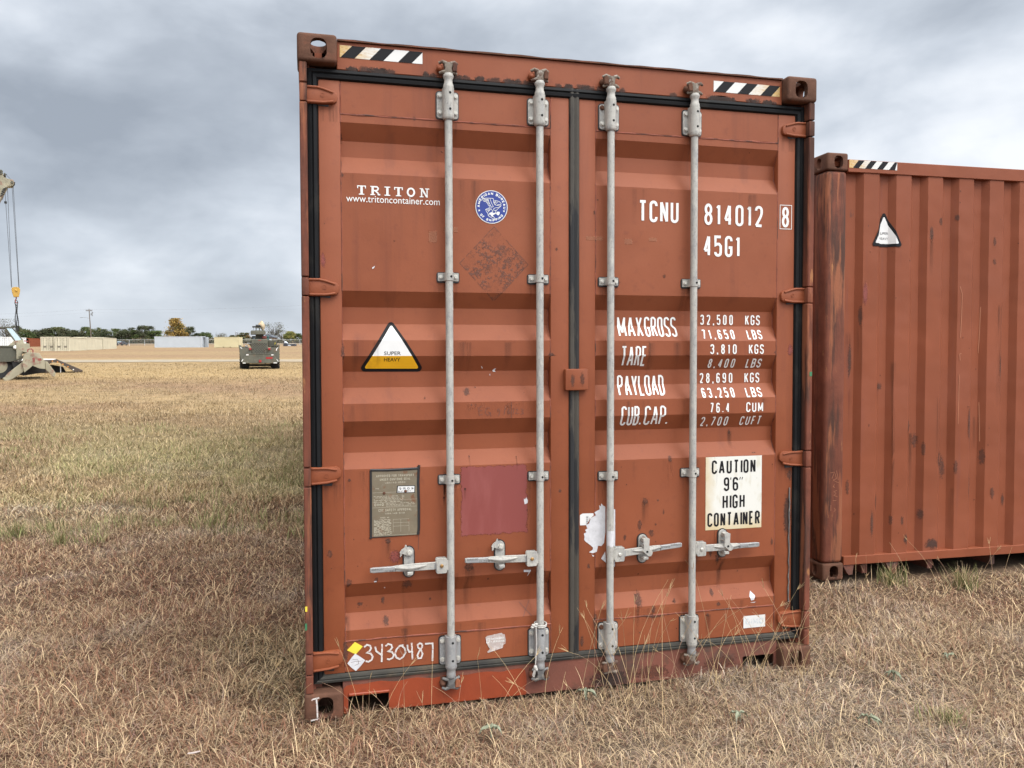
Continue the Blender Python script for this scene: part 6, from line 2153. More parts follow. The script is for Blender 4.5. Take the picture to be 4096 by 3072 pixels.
WHT = mat('white_reflector', (0.72, 0.71, 0.68), 0.5, 0, 0.06, 10)
GLASS = NT('pale_cab_glass'); GLASS.b.inputs['Base Color'].default_value = (0.42, 0.52, 0.56, 1); GLASS.b.inputs['Roughness'].default_value = 0.12; GLASS = GLASS.m
TEAL = NT('tinted_cab_glass'); TEAL.b.inputs['Base Color'].default_value = (0.06, 0.16, 0.15, 1); TEAL.b.inputs['Roughness'].default_value = 0.12; TEAL = TEAL.m
BROWNT = mat('trailer_brown_paint', (0.055, 0.040, 0.030), 0.75, 0, 0.2, 3, [((0.12, 0.075, 0.05), 4, 0.55, 0.68, I1, 0.6)])
RSMEAR = mat('red_paint_smear', (0.22, 0.055, 0.045), 0.7, 0, 0.2, 6)


def los(px):
    return -YAW - math.atan((px - 2048.0) / FPX)


def put(name, lab, cat, px, Z, group=None, rz=RZ, sink=0.0):
    p = at(px, Z)
    return thing(name, lab, cat, (p[0], p[1], p[2] - sink), rz, group)


# ------------------------------------------------------------- mobile crane at the edge of the view
cr = put('mobile_crane', 'tan and olive mobile crane with slanted cab windscreen, stowed outriggers and hook ropes', 'crane', 90, 38.5, rz=los(90))
k1 = 0.6018 * 38.5 / FPX
C1_ = math.cos(math.atan((90 - 2048) / FPX))
q1 = lambda x, y: ((x - 150) * k1 * C1_, (1515 - y) * k1)
P1 = lambda *pp: [q1(*p) for p in pp]


def part(name, parent, *shapes, smooth=35):
    m = MB()
    for s_ in shapes:
        s_(m)
    return m.build(name, parent, smooth)


pr = lambda poly, a, b, mt, bev=0.01: (lambda m: m.prism(poly, a, b, mt, bev=bev))
V3 = lambda x, y, d: (q1(x, y)[0], d, q1(x, y)[1])
part('chassis', cr, pr(P1((-420, 1300), (60, 1296), (146, 1298), (146, 1384), (70, 1398), (-420, 1400)), 0.25, 2.6, OLV), pr(P1((-420, 1292), (150, 1290), (150, 1299), (-420, 1301)), 0.2, 2.65, OLV))
cab = part('cab', cr, pr(P1((-160, 1160), (44, 1167), (50, 1176), (-160, 1172)), 0.35, 1.7, OLV), pr(P1((36, 1168), (46, 1168), (110, 1258), (100, 1262)), 0.35, 0.43, OLV), pr(P1((84, 1168), (92, 1170), (160, 1252), (152, 1256)), 0.35, 0.43, OLV),
           pr(P1((40, 1164), (92, 1167), (92, 1175), (40, 1173)), 0.34, 1.7, OLV), pr(P1((98, 1258), (160, 1250), (166, 1290), (60, 1290)), 0.33, 1.7, TANM), pr(P1((36, 1168), (46, 1168), (110, 1258), (100, 1262)), 1.6, 1.68, OLV), pr(P1((84, 1168), (92, 1170), (160, 1252), (152, 1256)), 1.6, 1.68, OLV))
part('windscreen', cab, pr(P1((46, 1174), (86, 1175), (150, 1252), (110, 1257)), 0.36, 0.375, GLASS, 0))
part('wheel_guard', cr, pr(P1((112, 1268), (202, 1277), (206, 1334), (150, 1346), (146, 1384), (112, 1384)), 0.1, 1.6, TANM))
hl = part('headlight', cr, lambda m: m.lathe([(13 * k1, 0), (13 * k1, 0.06), (8 * k1, 0.10), (0, 0.11)], V3(106, 1302, 0.22), WHT, axis=(0.2, -1, 0), n=14))
for x, y in ((127, 1262), (172, 1262), (187, 1266)):
    part('marker_lamp', cr, lambda m: m.lathe([(4 * k1, 0), (5 * k1, 0.03), (3 * k1, 0.06), (0, 0.065)], V3(x, y, 0.5), REDL, axis=(0, 0, 1), n=10))
fr = part('outrigger_box', cr, pr(P1((160, 1352), (180, 1338), (262, 1340), (300, 1396), (300, 1446), (262, 1442), (218, 1424), (162, 1468), (150, 1408)), -0.9, -0.1, TANM), pr(P1((150, 1330), (215, 1336), (262, 1341), (180, 1338)), -0.9, 1.2, TANM),
          pr(P1((216, 1372), (230, 1368), (234, 1384), (231, 1402), (220, 1398)), -0.906, -0.9005, RSMEAR, 0), pr(P1((252, 1376), (276, 1374), (278, 1390), (256, 1392)), -0.906, -0.9005, RSMEAR, 0))
part('outrigger_leg', cr, pr(P1((28, 1500), (56, 1470), (148, 1400), (160, 1460), (66, 1520), (36, 1512)), -0.75, -0.25, TANM), pr(P1((22, 1500), (70, 1503), (66, 1523), (30, 1520)), -0.85, -0.2, TANM))
part('outrigger_leg', cr, pr(P1((302, 1392), (316, 1396), (372, 1474), (366, 1486), (340, 1484), (302, 1448)), -0.7, -0.3, TANM), pr(P1((338, 1486), (370, 1486), (362, 1497), (350, 1497)), -0.7, -0.3, TANM))
part('tow_eye', cr, lambda m: m.tube([V3(185, 1338, -0.5), V3(190, 1316, -0.5), V3(212, 1312, -0.5), V3(222, 1320, -0.5), V3(222, 1338, -0.5)], 4 * k1, RSMEAR, n=8))
part('step_frame', cr, pr(P1((120, 1398), (165, 1345), (172, 1350), (130, 1405)), -0.3, 0.1, OLV), pr(P1((126, 1362), (170, 1360), (170, 1366), (126, 1368)), -0.3, 0.05, OLV))
part('under_frame', cr, pr(P1((80, 1400), (300, 1400), (300, 1470), (160, 1490), (100, 1480)), 0.3, 2.4, BLACK))
wh = thing('wheel', None, None, (q1(-18, 1420)[0], 0.55, q1(-18, 1420)[1]), 0)
wh.parent = cr
wh.location = (q1(-18, 1420)[0], 0.55, 0.66)
R_ = 0.675
m = MB()
ax = Vector((0.35, -1, 0)).normalized()
m.lathe([(0.36, 0.26), (0.60, 0.28), (R_, 0.19), (R_, -0.19), (0.60, -0.28), (0.36, -0.26)], (0, 0, 0), TYRE, axis=ax, n=36)
b_ = Vector((0, 0, 1)); a_ = ax.cross(b_)
for k in range(22):
    t = 2 * math.pi * k / 22
    rd = a_ * math.cos(t) + b_ * math.sin(t)
    tg_ = -a_ * math.sin(t) + b_ * math.cos(t)
    for sgn in (-1, 1):
        m.tube([rd * (R_ + 0.01) + ax * 0.02 * sgn + tg_ * 0.03, rd * (R_ + 0.012) + ax * 0.22 * sgn - tg_ * 0.06, rd * (R_ - 0.06) + ax * 0.27 * sgn - tg_ * 0.07], 0.034, TYRE, n=5)
m.build('tyre', wh, 40)
part('rim', wh, lambda m: m.lathe([(0.0, 0.10), (0.14, 0.12), (0.16, 0.19), (0.33, 0.10), (0.36, 0.27), (0.345, 0.27)], (0, 0, 0), TANM, axis=ax, n=28))
boom = part('boom', cr, pr(P1((78, 226), (46, 126), (10, 122), (6, 150), (-35, 226), (-345, 810), (-235, 815)), 0.9, 1.6, TANM, 0.02))
part('boom_head', boom, pr(P1((48, 160), (80, 172), (118, 176), (126, 194), (116, 216), (80, 222), (60, 226)), 0.95, 1.02, TANM), pr(P1((48, 160), (80, 172), (118, 176), (126, 194), (116, 216), (80, 222), (60, 226)), 1.48, 1.55, TANM), pr(P1((8, 126), (40, 118), (52, 128), (46, 148), (20, 152)), 0.85, 0.9, OLV),
     *[(lambda a: (lambda m: m.cyl(V3(a[0], a[1], 0.85), V3(a[0], a[1], 1.65), a[2] * k1, OLV, n=12)))(a) for a in ((110, 196, 8), (62, 145, 6), (35, 136, 6))], *[(lambda a: (lambda m: m.tube([V3(a[0] - 14, a[1] + 8, 0.88), V3(a[0] + 12, a[1] - 6, 0.88)], 3.5 * k1, BLACK, n=6)))(a) for a in ((62, 240), (55, 254), (48, 270), (42, 286))],
     lambda m: m.tube([V3(50, 296, 0.9), V3(44, 318, 0.9), V3(34, 318, 0.9)], 1.2 * k1, BLACK, n=5), lambda m: m.tube([V3(62, 145, 0.9), V3(78, 146, 0.9)], 2 * k1, BLACK, n=5), lambda m: m.tube([V3(126, 194, 0.9), V3(130, 196, 0.9)], 4 * k1, BLACK, n=6), lambda m: m.tube([V3(70, 148, 0.9), V3(100, 174, 0.9)], 1.2 * k1, BLACK, n=5))
part('sheave', boom, lambda m: m.cyl(V3(110, 196, 1.2), V3(110, 196, 1.3), 17 * k1, BLACK, n=24))
for a, b, d in (((78, 224), (91, 898), 1.22), ((109, 212), (138, 897), 1.26), ((117, 206), (141, 897), 1.30), ((64, 330), (88, 890), 1.18), ((61, 264), (64, 322), 1.18)):
    part('hoist_rope', cr, lambda m: m.tube([V3(*a, d), V3((a[0] + b[0]) / 2, (a[1] + b[1]) / 2, d), V3(*b, d)], 0.0105, CABLE, n=6))
part('rope_weight', cr, lambda m: m.cyl(V3(63, 320, 1.18), V3(63, 334, 1.18), 8 * k1, BLACK, n=12))
hb = part('hook_block', cr, pr(P1((88, 906), (95, 896), (116, 891), (138, 894), (147, 906), (146, 922), (136, 958), (102, 960), (92, 930)), 1.12, 1.16, YHOOK), pr(P1((88, 906), (95, 896), (116, 891), (138, 894), (147, 906), (146, 922), (136, 958), (102, 960), (92, 930)), 1.34, 1.38, YHOOK), pr(P1((100, 900), (138, 900), (140, 925), (130, 954), (106, 955), (97, 928)), 1.165, 1.335, BLACK))
part('block_pin', hb, lambda m: m.lathe([(7 * k1, 0), (7 * k1, 0.03), (3 * k1, 0.05), (0, 0.05)], V3(120, 916, 1.12), YHOOK, axis=(0, -1, 0), n=12))
part('hook', hb, lambda m: m.tube([V3(119, 958, 1.25), V3(119, 972, 1.25), V3(112, 982, 1.25), V3(112, 994, 1.25), V3(119, 1000, 1.25), V3(126, 995, 1.25)], 3.6 * k1, RSMEAR, n=8))
ch = put('lifting_chain', 'dark doubled lifting chain hanging from the yellow crane hook', 'chain', 90, 38.5, rz=los(90))
m = MB()
link0 = [(0.018 * math.cos(t), 0.046 * math.sin(t)) for t in np.linspace(0, 2 * math.pi, 11)]
for strand, (xa, xb, da) in enumerate(((114, 110, 1.22), (123, 130, 1.28), (119, 121, 1.25))):
    N = 30
    for j in range(N):
        u = j / (N - 1)
        wv = 3.0 * math.sin(u * 9 + strand * 2)
        cx_, cz_ = q1(xa + (xb - xa) * u + wv, 1012 + 180 * u)
        dd = da
        m.tube([(cx_ + (p[0] if j % 2 else 0), dd + (0 if j % 2 else p[0]), cz_ + p[1]) for p in link0], 0.008, BLACK, n=5)
big = [(0.06 * math.cos(t), 0.11 * math.sin(t)) for t in np.linspace(0, 2 * math.pi, 17)]
cx_, cz_ = q1(119, 998)
m.tube([(cx_ + p[0], 1.25, cz_ + p[1]) for p in big], 0.018, BLACK, n=7)
m.build('links', ch, 60)

# ------------------------------------------------------------- trailer with lowered ramp
tr = put('equipment_trailer', 'dark brown low trailer with its ramp let down behind the crane outriggers', 'trailer', 259, 47, rz=los(259))
k2 = 0.6018 * 47 / FPX
C2_ = math.cos(math.atan((259 - 2048) / FPX))
q2 = lambda x, y: ((x - 430) * k2 * C2_, (1476 - y) * k2)
P2 = lambda *pp: [q2(*p) for p in pp]
part('deck', tr, pr(P2((60, 1386), (300, 1384), (372, 1385), (372, 1391), (60, 1396)), 0.0, 2.6, WHT), pr(P2((60, 1397), (360, 1392), (395, 1408), (352, 1403), (320, 1424), (60, 1426)), 0.02, 2.5, BROWNT))
part('ramp', tr, pr(P2((345, 1393), (374, 1386), (552, 1463), (549, 1470), (500, 1474), (446, 1440), (424, 1428), (396, 1409), (352, 1404)), -0.02, 0.16, BROWNT), pr(P2((345, 1393), (374, 1386), (552, 1463), (549, 1470), (500, 1474), (446, 1440), (424, 1428), (396, 1409), (352, 1404)), 2.3, 2.48, BROWNT), pr(P2((374, 1388), (552, 1464), (549, 1469), (372, 1394)), 0.165, 2.29, BLACK))
part('underside_shade_block', tr, pr(P2((160, 1428), (350, 1426), (420, 1440), (440, 1478), (160, 1482)), 0.9, 2.2, BLACK))  # black block standing in for the shadow beneath the trailer deck
part('stabiliser_leg', tr, pr(P2((399, 1430), (406, 1430), (405, 1478), (400, 1478)), 0.3, 0.36, WHT, 0.003))
part('stabiliser_leg', tr, pr(P2((304, 1430), (314, 1430), (313, 1486), (305, 1486)), -0.1, -0.02, BROWNT, 0.003))
for x, y in ((350, 1399), (384, 1405), (419, 1420), (452, 1437), (488, 1456)):
    part('marker_lamp', tr, lambda m: m.lathe([(4 * k2, 0), (4 * k2, 0.02), (0, 0.03)], (q2(x, y)[0], -0.022, q2(x, y)[1]), ORNG if x > 345 and x < 480 else WHT, axis=(0, -1, 0), n=10))
part('wheel', tr, lambda m: m.lathe([(0.0, -0.13), (0.34, -0.13), (0.40, -0.09), (0.40, 0.09), (0.34, 0.13), (0.0, 0.13)], (q2(240, 1430)[0], 0.35, 0.40), TYRE, axis=(0, 1, 0), n=22))

# ------------------------------------------------------------- rough-terrain crane seen from behind
ca = put('rough_terrain_crane', 'grey olive crane vehicle seen from behind, slotted grille, red lamps and canvas-wrapped winch on top', 'crane', 1039.5, 53, rz=los(1039.5))
k3 = 0.1567 * 53 / FPX
q3 = lambda x, y: ((x - 890) * k3, (1500 - y) * k3)
P3 = lambda *pp: [q3(*p) for p in pp]
bx3 = lambda x0, x1, y0, y1, a, b, mt, bev=0.015: (lambda m: m.box((x0 - 890) * k3, (x1 - 890) * k3, a, b, (1500 - y1) * k3, (1500 - y0) * k3, mt, bev=bev))
part('rear_body', ca, pr(P3((385, 890), (440, 930), (470, 957), (690, 957), (690, 1115), (1095, 1115), (1095, 957), (1350, 957), (1382, 890), (1376, 1330), (1316, 1356), (476, 1356), (428, 1318)), 0.0, 0.35, OLG, 0.02))
part('bumper', ca, pr(P3((565, 1118), (1226, 1118), (1352, 1318), (1312, 1362), (478, 1362), (452, 1318)), -0.30, -0.002, OLG, 0.03), bx3(560, 1230, 1108, 1124, -0.33, -0.02, OLG))
for x0, x1 in ((402, 612), (1182, 1380)):
    w3 = thing('wheel', None, None); w3.parent = ca
    xc = ((x0 + x1) / 2 - 890) * k3
    for yy in (0.95,):
        w3.location = (xc, yy, 0.70)
    hw = (x1 - x0) / 2 * k3
    m = MB()
    m.lathe([(0.36, -hw), (0.62, -hw), (0.71, -hw * 0.75), (0.71, hw * 0.75), (0.62, hw), (0.36, hw)], (0, 0, 0), TYRE, axis=(1, 0, 0), n=36)
    for k in range(22):
        t = 2 * math.pi * k / 22
        for sgn in (-1, 1):
            m.tube([(0.02 * sgn, 0.72 * math.cos(t + 0.05), 0.72 * math.sin(t + 0.05)), (hw * 0.8 * sgn, 0.72 * math.cos(t - 0.08), 0.72 * math.sin(t - 0.08)), (hw * sgn, 0.64 * math.cos(t - 0.1), 0.64 * math.sin(t - 0.1))], 0.034, TYRE, n=5)
    m.build('tyre', w3, 40)
    part('rim', w3, lambda m: m.lathe([(0.0, -hw * 0.5), (0.3, -hw * 0.6), (0.36, -hw), (0.36, hw), (0.3, hw * 0.6), (0, hw * 0.5)], (0, 0, 0), OLG, axis=(1, 0, 0), n=24))
    copy_tree(w3, ca).location = (xc, 4.3, 0.70)
part('engine_hood', ca, bx3(692, 1093, 745, 1112, 0.02, 2.6, OLG, 0.03))
m = MB()
gx0, gx1 = 700, 1088
m.prism(P3((gx0, 830), (gx1, 830), (gx1, 1010), (1040, 1020), (1040, 1108), (760, 1108), (760, 1020), (gx0, 1010)), -0.01, 0.0195, OLG)
for r_ in range(9):
    y = 854 + r_ * 29.2
    lo, hi = (718, 1072) if r_ < 6 else (768, 1028)
    y = y if r_ < 6 else 1037 + (r_ - 6) * 30
    x = lo + (0 if r_ % 2 else -30)
    while x < hi:
        a, b = max(lo, x), min(hi, x + 46)
        if b - a > 8:
            m.prism(capsule(*[v for v in ((a - 890) * k3, (b - 890) * k3, (1500 - y - 8.5) * k3, (1500 - y + 8.5) * k3)], 4) if (b - a) > 18 else [((a - 890) * k3, (1500 - y - 8) * k3), ((b - 890) * k3, (1500 - y - 8) * k3), ((b - 890) * k3, (1500 - y + 8) * k3), ((a - 890) * k3, (1500 - y + 8) * k3)], -0.0135, -0.0102, 'hole')
        x += 61
m.build('grille', ca, 35)
part('air_tank', ca, lambda m: m.cyl((q3(525, 782)[0], 0.5, q3(525, 782)[1]), (q3(692, 782)[0], 0.5, q3(692, 782)[1]), 58 * k3, OLG, n=22))
m = MB()
bx3(1096, 1320, 765, 940, 0.3, 1.5, OLV)(m)
for k in range(8):
    bx3(1110, 1306, 790 + k * 18, 798 + k * 18, 0.28, 0.2995, OLG, 0)(m)
m.build('louvred_box', ca, 35)
part('towing_mark', ca, lambda m: m.tube([V3_ for V3_ in [(q3(1262, 885)[0], 0.27, q3(1262, 885)[1]), (q3(1275, 815)[0], 0.27, q3(1275, 815)[1]), (q3(1290, 865)[0], 0.27, q3(1290, 865)[1])]], 4 * k3, 'yellow', n=6))
for x0, x1 in ((635, 692), (1098, 1156)):
    part('tail_lamp', ca, bx3(x0, x1, 972, 1020, -0.14, -0.002, REDL, 0.02))
part('reflector', ca, bx3(1042, 1202, 1200, 1250, -0.312, -0.3005, REDL, 0))
part('centre_lamp', ca, bx3(870, 932, 1275, 1338, -0.36, -0.3005, REDL, 0.015))
part('label_plate', ca, bx3(862, 930, 760, 786, 0.008, 0.0195, RSMEAR, 0))
for a in ((562, 625, 1132, 1156), (1170, 1226, 1136, 1158), (478, 548, 1342, 1360), (1226, 1312, 1342, 1360)):
    part('white_reflector', ca, bx3(*a, -0.345, -0.331 if a[2] < 1200 else -0.302, WHT, 0))
for pl in (((415, 950), (432, 945), (470, 985), (462, 995)), ((1288, 1035), (1312, 1035), (1322, 985), (1352, 962), (1340, 955), (1305, 982)), ((445, 1310), (462, 1318), (494, 1262), (484, 1250)), ((1298, 1262), (1312, 1258), (1348, 1308), (1338, 1320))):
    part('white_reflector', ca, pr(P3(*pl), -0.345, -0.331, WHT, 0) if pl[0][1] > 1200 else pr(P3(*pl), -0.015, -0.001, WHT, 0))
part('plate_frame', ca, bx3(822, 968, 1140, 1186, -0.306, -0.3005, OLV, 0))
part('mirror', ca, lambda m: m.lathe([(0.0, -0.02), (34 * k3, -0.01), (34 * k3, 0.03), (0, 0.05)], (q3(570, 926)[0], 0.9, q3(570, 926)[1]), WHT, axis=(0, -1, 0), n=18))
part('mud_guard', ca, pr(P3((575, 845), (690, 850), (690, 960), (640, 880)), 0.3, 0.6, OLG), bx3(590, 680, 842, 852, 0.25, 0.6, WHT, 0))
part('turret', ca, bx3(795, 1000, 615, 748, 0.9, 2.2, OLV))
part('counterweight', ca, bx3(676, 1045, 535, 622, 0.3, 1.4, OLG, 0.02), bx3(690, 1040, 520, 534, 0.35, 1.35, OLG))
part('winch', ca, lambda m: m.cyl((q3(800, 400)[0], 0.9, q3(800, 400)[1]), (q3(920, 400)[0], 0.9, q3(920, 400)[1]), 36 * k3, BLACK, n=20), lambda m: m.cyl((q3(718, 420)[0], 0.9, q3(718, 420)[1]), (q3(799, 420)[0], 0.9, q3(799, 420)[1]), 20 * k3, BLACK, n=16), bx3(790, 930, 435, 452, 0.7, 1.3, OLG), bx3(800, 822, 453, 512, 0.8, 1.2, OLG), bx3(880, 905, 453, 512, 0.8, 1.2, OLG), bx3(775, 985, 512, 519, 0.7, 1.3, OLV), lambda m: m.tube([(q3(745, 440)[0], 0.9, q3(745, 440)[1]), (q3(752, 480)[0], 0.9, q3(752, 480)[1]), (q3(730, 510)[0], 0.9, q3(730, 510)[1])], 4 * k3, BLACK, n=6))
CANV = mat('tan_canvas', (0.42, 0.335, 0.22), 0.9, 0, 0.25, 3, [((0.25, 0.19, 0.12), 5, 0.5, 0.62, (1, 1, 0.3), 0.7)], 0.3, 12)
m = MB()
rings = [(945, 265, 18), (948, 290, 34), (940, 330, 62), (945, 380, 84), (968, 430, 64), (975, 470, 48), (985, 505, 22)]
t = bmesh.new()
vr = []
for (x, y, r_) in rings:
    c = q3(x, y)
    vr.append([t.verts.new((c[0] + r_ * k3 * math.cos(a) * (1 + 0.10 * math.sin(5 * a + y)), 1.15 + r_ * k3 * 0.9 * math.sin(a), c[1] + 0.02 * math.sin(3 * a + y))) for a in np.linspace(0, 2 * math.pi, 20, endpoint=False)])
for r0, r1 in zip(vr[:-1], vr[1:]):
    for i in range(20):
        t.faces.new((r0[i], r0[(i + 1) % 20], r1[(i + 1) % 20], r1[i]))
t.faces.new(vr[0]); t.faces.new(vr[-1])
m.merge(t, CANV)
m.build('canvas_cover', ca, 40)
part('cab', ca, bx3(702, 792, 642, 660, 2.3, 3.4, BLACK), bx3(702, 714, 660, 745, 2.3, 3.4, BLACK), bx3(780, 794, 660, 745, 2.3, 3.4, OLV), bx3(1075, 1136, 640, 662, 2.3, 3.4, TEAL), bx3(640, 700, 676, 742, 2.4, 3.2, OLV))
part('cab_glass', ca, bx3(714, 780, 660, 735, 2.5, 2.52, GLASS, 0))
part('cab_glass', ca, bx3(1082, 1134, 662, 745, 2.5, 2.56, TEAL, 0))
part('hydraulic_tank', ca, lambda m: m.cyl((q3(955, 700)[0], 0.7, q3(955, 700)[1]), (q3(1060, 690)[0], 0.7, q3(1060, 690)[1]), 34 * k3, RSMEAR, n=16))
part('tow_pin', ca, bx3(1008, 1036, 1362, 1416, 0.1, 0.2, BLACK, 0))
part('axle', ca, bx3(620, 1180, 1380, 1440, 0.85, 1.05, BLACK), bx3(560, 1220, 1300, 1370, 0.4, 4.8, BLACK))
for x in (720, 1075):
    part('grille_guard', ca, lambda m: m.tube([(q3(x, 1030)[0], -0.05, q3(x, 1030)[1]), (q3(x, 1110)[0], -0.06, q3(x, 1110)[1])], 9 * k3, OLV, n=8))
part('fender', ca, bx3(1335, 1382, 880, 960, 0.05, 1.6, OLG), bx3(385, 440, 900, 960, 0.05, 1.6, OLG))


# ------------------------------------------------------------- distant containers
BEIGE = mat('beige_container_paint', (0.52, 0.47, 0.345), 0.65, 0, 0.05, 0.6, [((0.38, 0.34, 0.25), 0.8, 0.52, 0.68, (1, 1, 0.3), 0.5)])
CREAM = mat('cream_container_paint', (0.52, 0.455, 0.28), 0.65, 0, 0.05, 0.6)
LGREY = mat('light_grey_container_paint', (0.44, 0.47, 0.50), 0.6, 0, 0.04, 0.6)
SHAD = mat('dark_beige_trim', (0.17, 0.15, 0.11), 0.7, 0, 0.05, 2)
LGT = mat('grey_trim', (0.33, 0.36, 0.40), 0.7, 0, 0.05, 2)
WHC = mat('white_container_paint', (0.70, 0.70, 0.68), 0.6, 0, 0.04, 1)


def far_container(lab, px, Z, rz, L, H, mt, trim, doors=True, open_door=False, group='containers across the field'):
    t = put('shipping_container', lab, 'container', px, Z, group, rz)
    w = 2.438
    m = MB()
    for x0, x1 in ((0, 0.15), (w - 0.15, w)):
        for y0, y1 in ((0, 0.16), (L - 0.16, L)):
            m.box(x0, x1, y0, y1, 0, H, mt)
    for x0, x1 in ((0.0, 0.08), (w - 0.08, w)):
        m.box(x0, x1, 0.161, L - 0.161, H - 0.13, H - 0.02, mt)
        m.box(x0, x1, 0.161, L - 0.161, 0.05, 0.19, mt)
    m.box(0.151, w - 0.151, 0.01, 0.12, H - 0.16, H - 0.01, mt)
    m.box(0.151, w - 0.151, 0.01, 0.12, 0.02, 0.17, mt)
    m.build('frame', t)
    for x, s_ in ((0.03, -1), (w - 0.03, 1)):
        side_sheet('side_wall', t, x, s_, 0.161, L - 0.161, 0.19, H - 0.13, mt, 0.045)
    m = MB(); m.box(0.081, w - 0.081, 0.121, L - 0.03, H - 0.09, H - 0.05, mt); m.build('roof', t)
    m = MB(); m.box(0.151, w - 0.151, L - 0.08, L - 0.03, 0.05, H - 0.1, mt)
    m.box(0.081, w - 0.081, 0.121, L - 0.081, 0.12, 0.18, SHAD)
    m.build('end_wall', t)
    if doors:
        for k, (a, b) in enumerate(((0.155, w / 2 - 0.012), (w / 2 + 0.012, w - 0.155))):
            m = MB()
            dx = 0.0
            n = 5
            m.box(a, b, 0.06, 0.10, 0.175, H - 0.165, mt)
            for j in range(4):
                zz_ = 0.35 + j * (H - 0.6) / 3.6
                m.box(a + 0.08, b - 0.08, 0.045, 0.0595, zz_, zz_ + 0.24, mt)
            m.box(a + 0.02, a + 0.05, 0.052, 0.0598, 0.2, H - 0.2, SHAD if trim is SHAD else trim)
            m.box(b - 0.05, b - 0.02, 0.052, 0.0598, 0.2, H - 0.2, SHAD if trim is SHAD else trim)
            m.box(a + 0.25, b - 0.25, 0.040, 0.0448, 0.62, 0.95, trim)
            d = m.build('door', t)
            if open_door and k == 1:
                d.location = (b, 0.06, 0)
                d.rotation_euler = (0, 0, rad(open_door))
                for v in d.data.vertices:
                    v.co.x -= b
                    v.co.y -= 0.06
            for q in (0.28, 0.72):
                m = MB()
                xx = a + (b - a) * q
                m.cyl((xx, 0.02, 0.1), (xx, 0.02, H - 0.1), 0.022, trim, n=8)
                for zz_ in (0.45, 1.0, 1.9, H - 0.35):
                    m.box(xx - 0.06, xx + 0.06, 0.03, 0.0395, zz_, zz_ + 0.06, trim)
                r_ = m.build('lock_rod', d)
                if open_door and k == 1:
                    for v in r_.data.vertices:
                        v.co.x -= b
                        v.co.y -= 0.06
    return t


R0 = -0.0226      # nearly aligned with the near container
gp = 'beige containers in the far row'
b1 = far_container('beige container with closed doors at the crane end of the far row', 165, 148.5, 0.0, 12.19, 2.59, BEIGE, SHAD, group=gp)
b2 = far_container('beige container showing both its doors and its long plain side, front of three in line', 221, 148, 0.0, 12.19, 2.59, BEIGE, SHAD, group=gp)
x, y, z = b2.location


def along(d):
    p = (b2.location.x, b2.location.y + d)
    return p, float(ground_h(p[0], p[1]))


for d, lab in ((12.3, 'beige container in line behind the one with the doors, middle of the three'), (25.4, 'beige container at the far end of the line, a gap before it')):
    c = far_container(lab, 221, 148, 0.0, 12.19, 2.59, BEIGE, SHAD, group=gp)
    p, hz_ = along(d)
    c.location = (p[0], p[1], hz_)
g_ = far_container('light grey long container, its end door standing ajar, in front of the orange tree', 808, 207, 0, 12.19, 2.896, LGREY, LGT, open_door=75)
dirx = Vector((0.9566, -0.291, 0))
g_.rotation_euler = (0, 0, math.atan2(dirx.y, dirx.x) + math.pi / 2)
g_.location.z -= 0.1
c_ = far_container('short cream container standing side-on in the field, beside the crane vehicle', 858, 199, 0, 6.06, 2.55, CREAM, SHAD)
c_.rotation_euler = (0, 0, -YAW - math.pi / 2)
p = at(873, 200); c_.location = p
m = MB()
for a in (2.05, 3.7):
    m.box(2.4385, 2.443, a, a + 0.36, 0.06, 0.17, 'hole')
m.build('fork_pocket', c_)
w_ = far_container('white container with doors seen through the open crane cab', -8, 150, -0.1, 6.06, 2.59, WHC, LGT)
r_ = far_container('dull red container far behind the crane cab', 84, 230, -0.2, 6.06, 2.45, M['red_side'], SHAD, doors=False)

# ------------------------------------------------------------- fence
FZ = 250.0
fe = put('chain_link_fence', 'long grey chain-link fence with round posts across the back of the field', 'fence', 1040, FZ)
GALV = mat('fence_galvanised', (0.52, 0.54, 0.56), 0.5, 0.3, 0.1, 3)
fp = Vector(fe.location)
FH = 1.85


def fpt(px):
    v = Vector(at(px, FZ)) - fp
    return Vector((math.cos(-RZ) * v.x - math.sin(-RZ) * v.y, math.sin(-RZ) * v.x + math.cos(-RZ) * v.y, v.z))


pts = []
post = None
for k in range(24):
    p = fpt(85 + k * 62)
    pts.append(p)
    if post is None:
        post = part('post', fe, lambda m: m.cyl((0, 0, -0.1), (0, 0, FH + 0.05), 0.05, GALV, n=8))
        o = post
    else:
        o = post.copy(); COL.objects.link(o); o.parent = fe
    o.location = p
part('top_rail', fe, lambda m: m.tube([p + Vector((0, 0, FH)) for p in pts], 0.034, GALV, n=6))
t = NT('chain_link')
wv = t.n('ShaderNodeTexChecker')
wv.inputs['Scale'].default_value = 9
t.l(t.coord((1, 1, 1)), wv.inputs['Vector'])
t.b.inputs['Base Color'].default_value = (0.20, 0.215, 0.225, 1)
tp = t.n('ShaderNodeBsdfTransparent')
ms = t.n('ShaderNodeMixShader')
t.l(t.rng(wv.outputs['Fac'], 0, 1, 0.05, 0.26), ms.inputs[0])
t.l(tp.outputs[0], ms.inputs[1]); t.l(t.b.outputs[0], ms.inputs[2]); t.l(ms.outputs[0], t.out.inputs['Surface'])
m = MB()
for a, b in zip(pts[:-1], pts[1:]):
    m.face([a + Vector((0, 0, 0.03)), b + Vector((0, 0, 0.03)), b + Vector((0, 0, FH)), a + Vector((0, 0, FH))], t.m)
m.build('mesh_panel', fe)

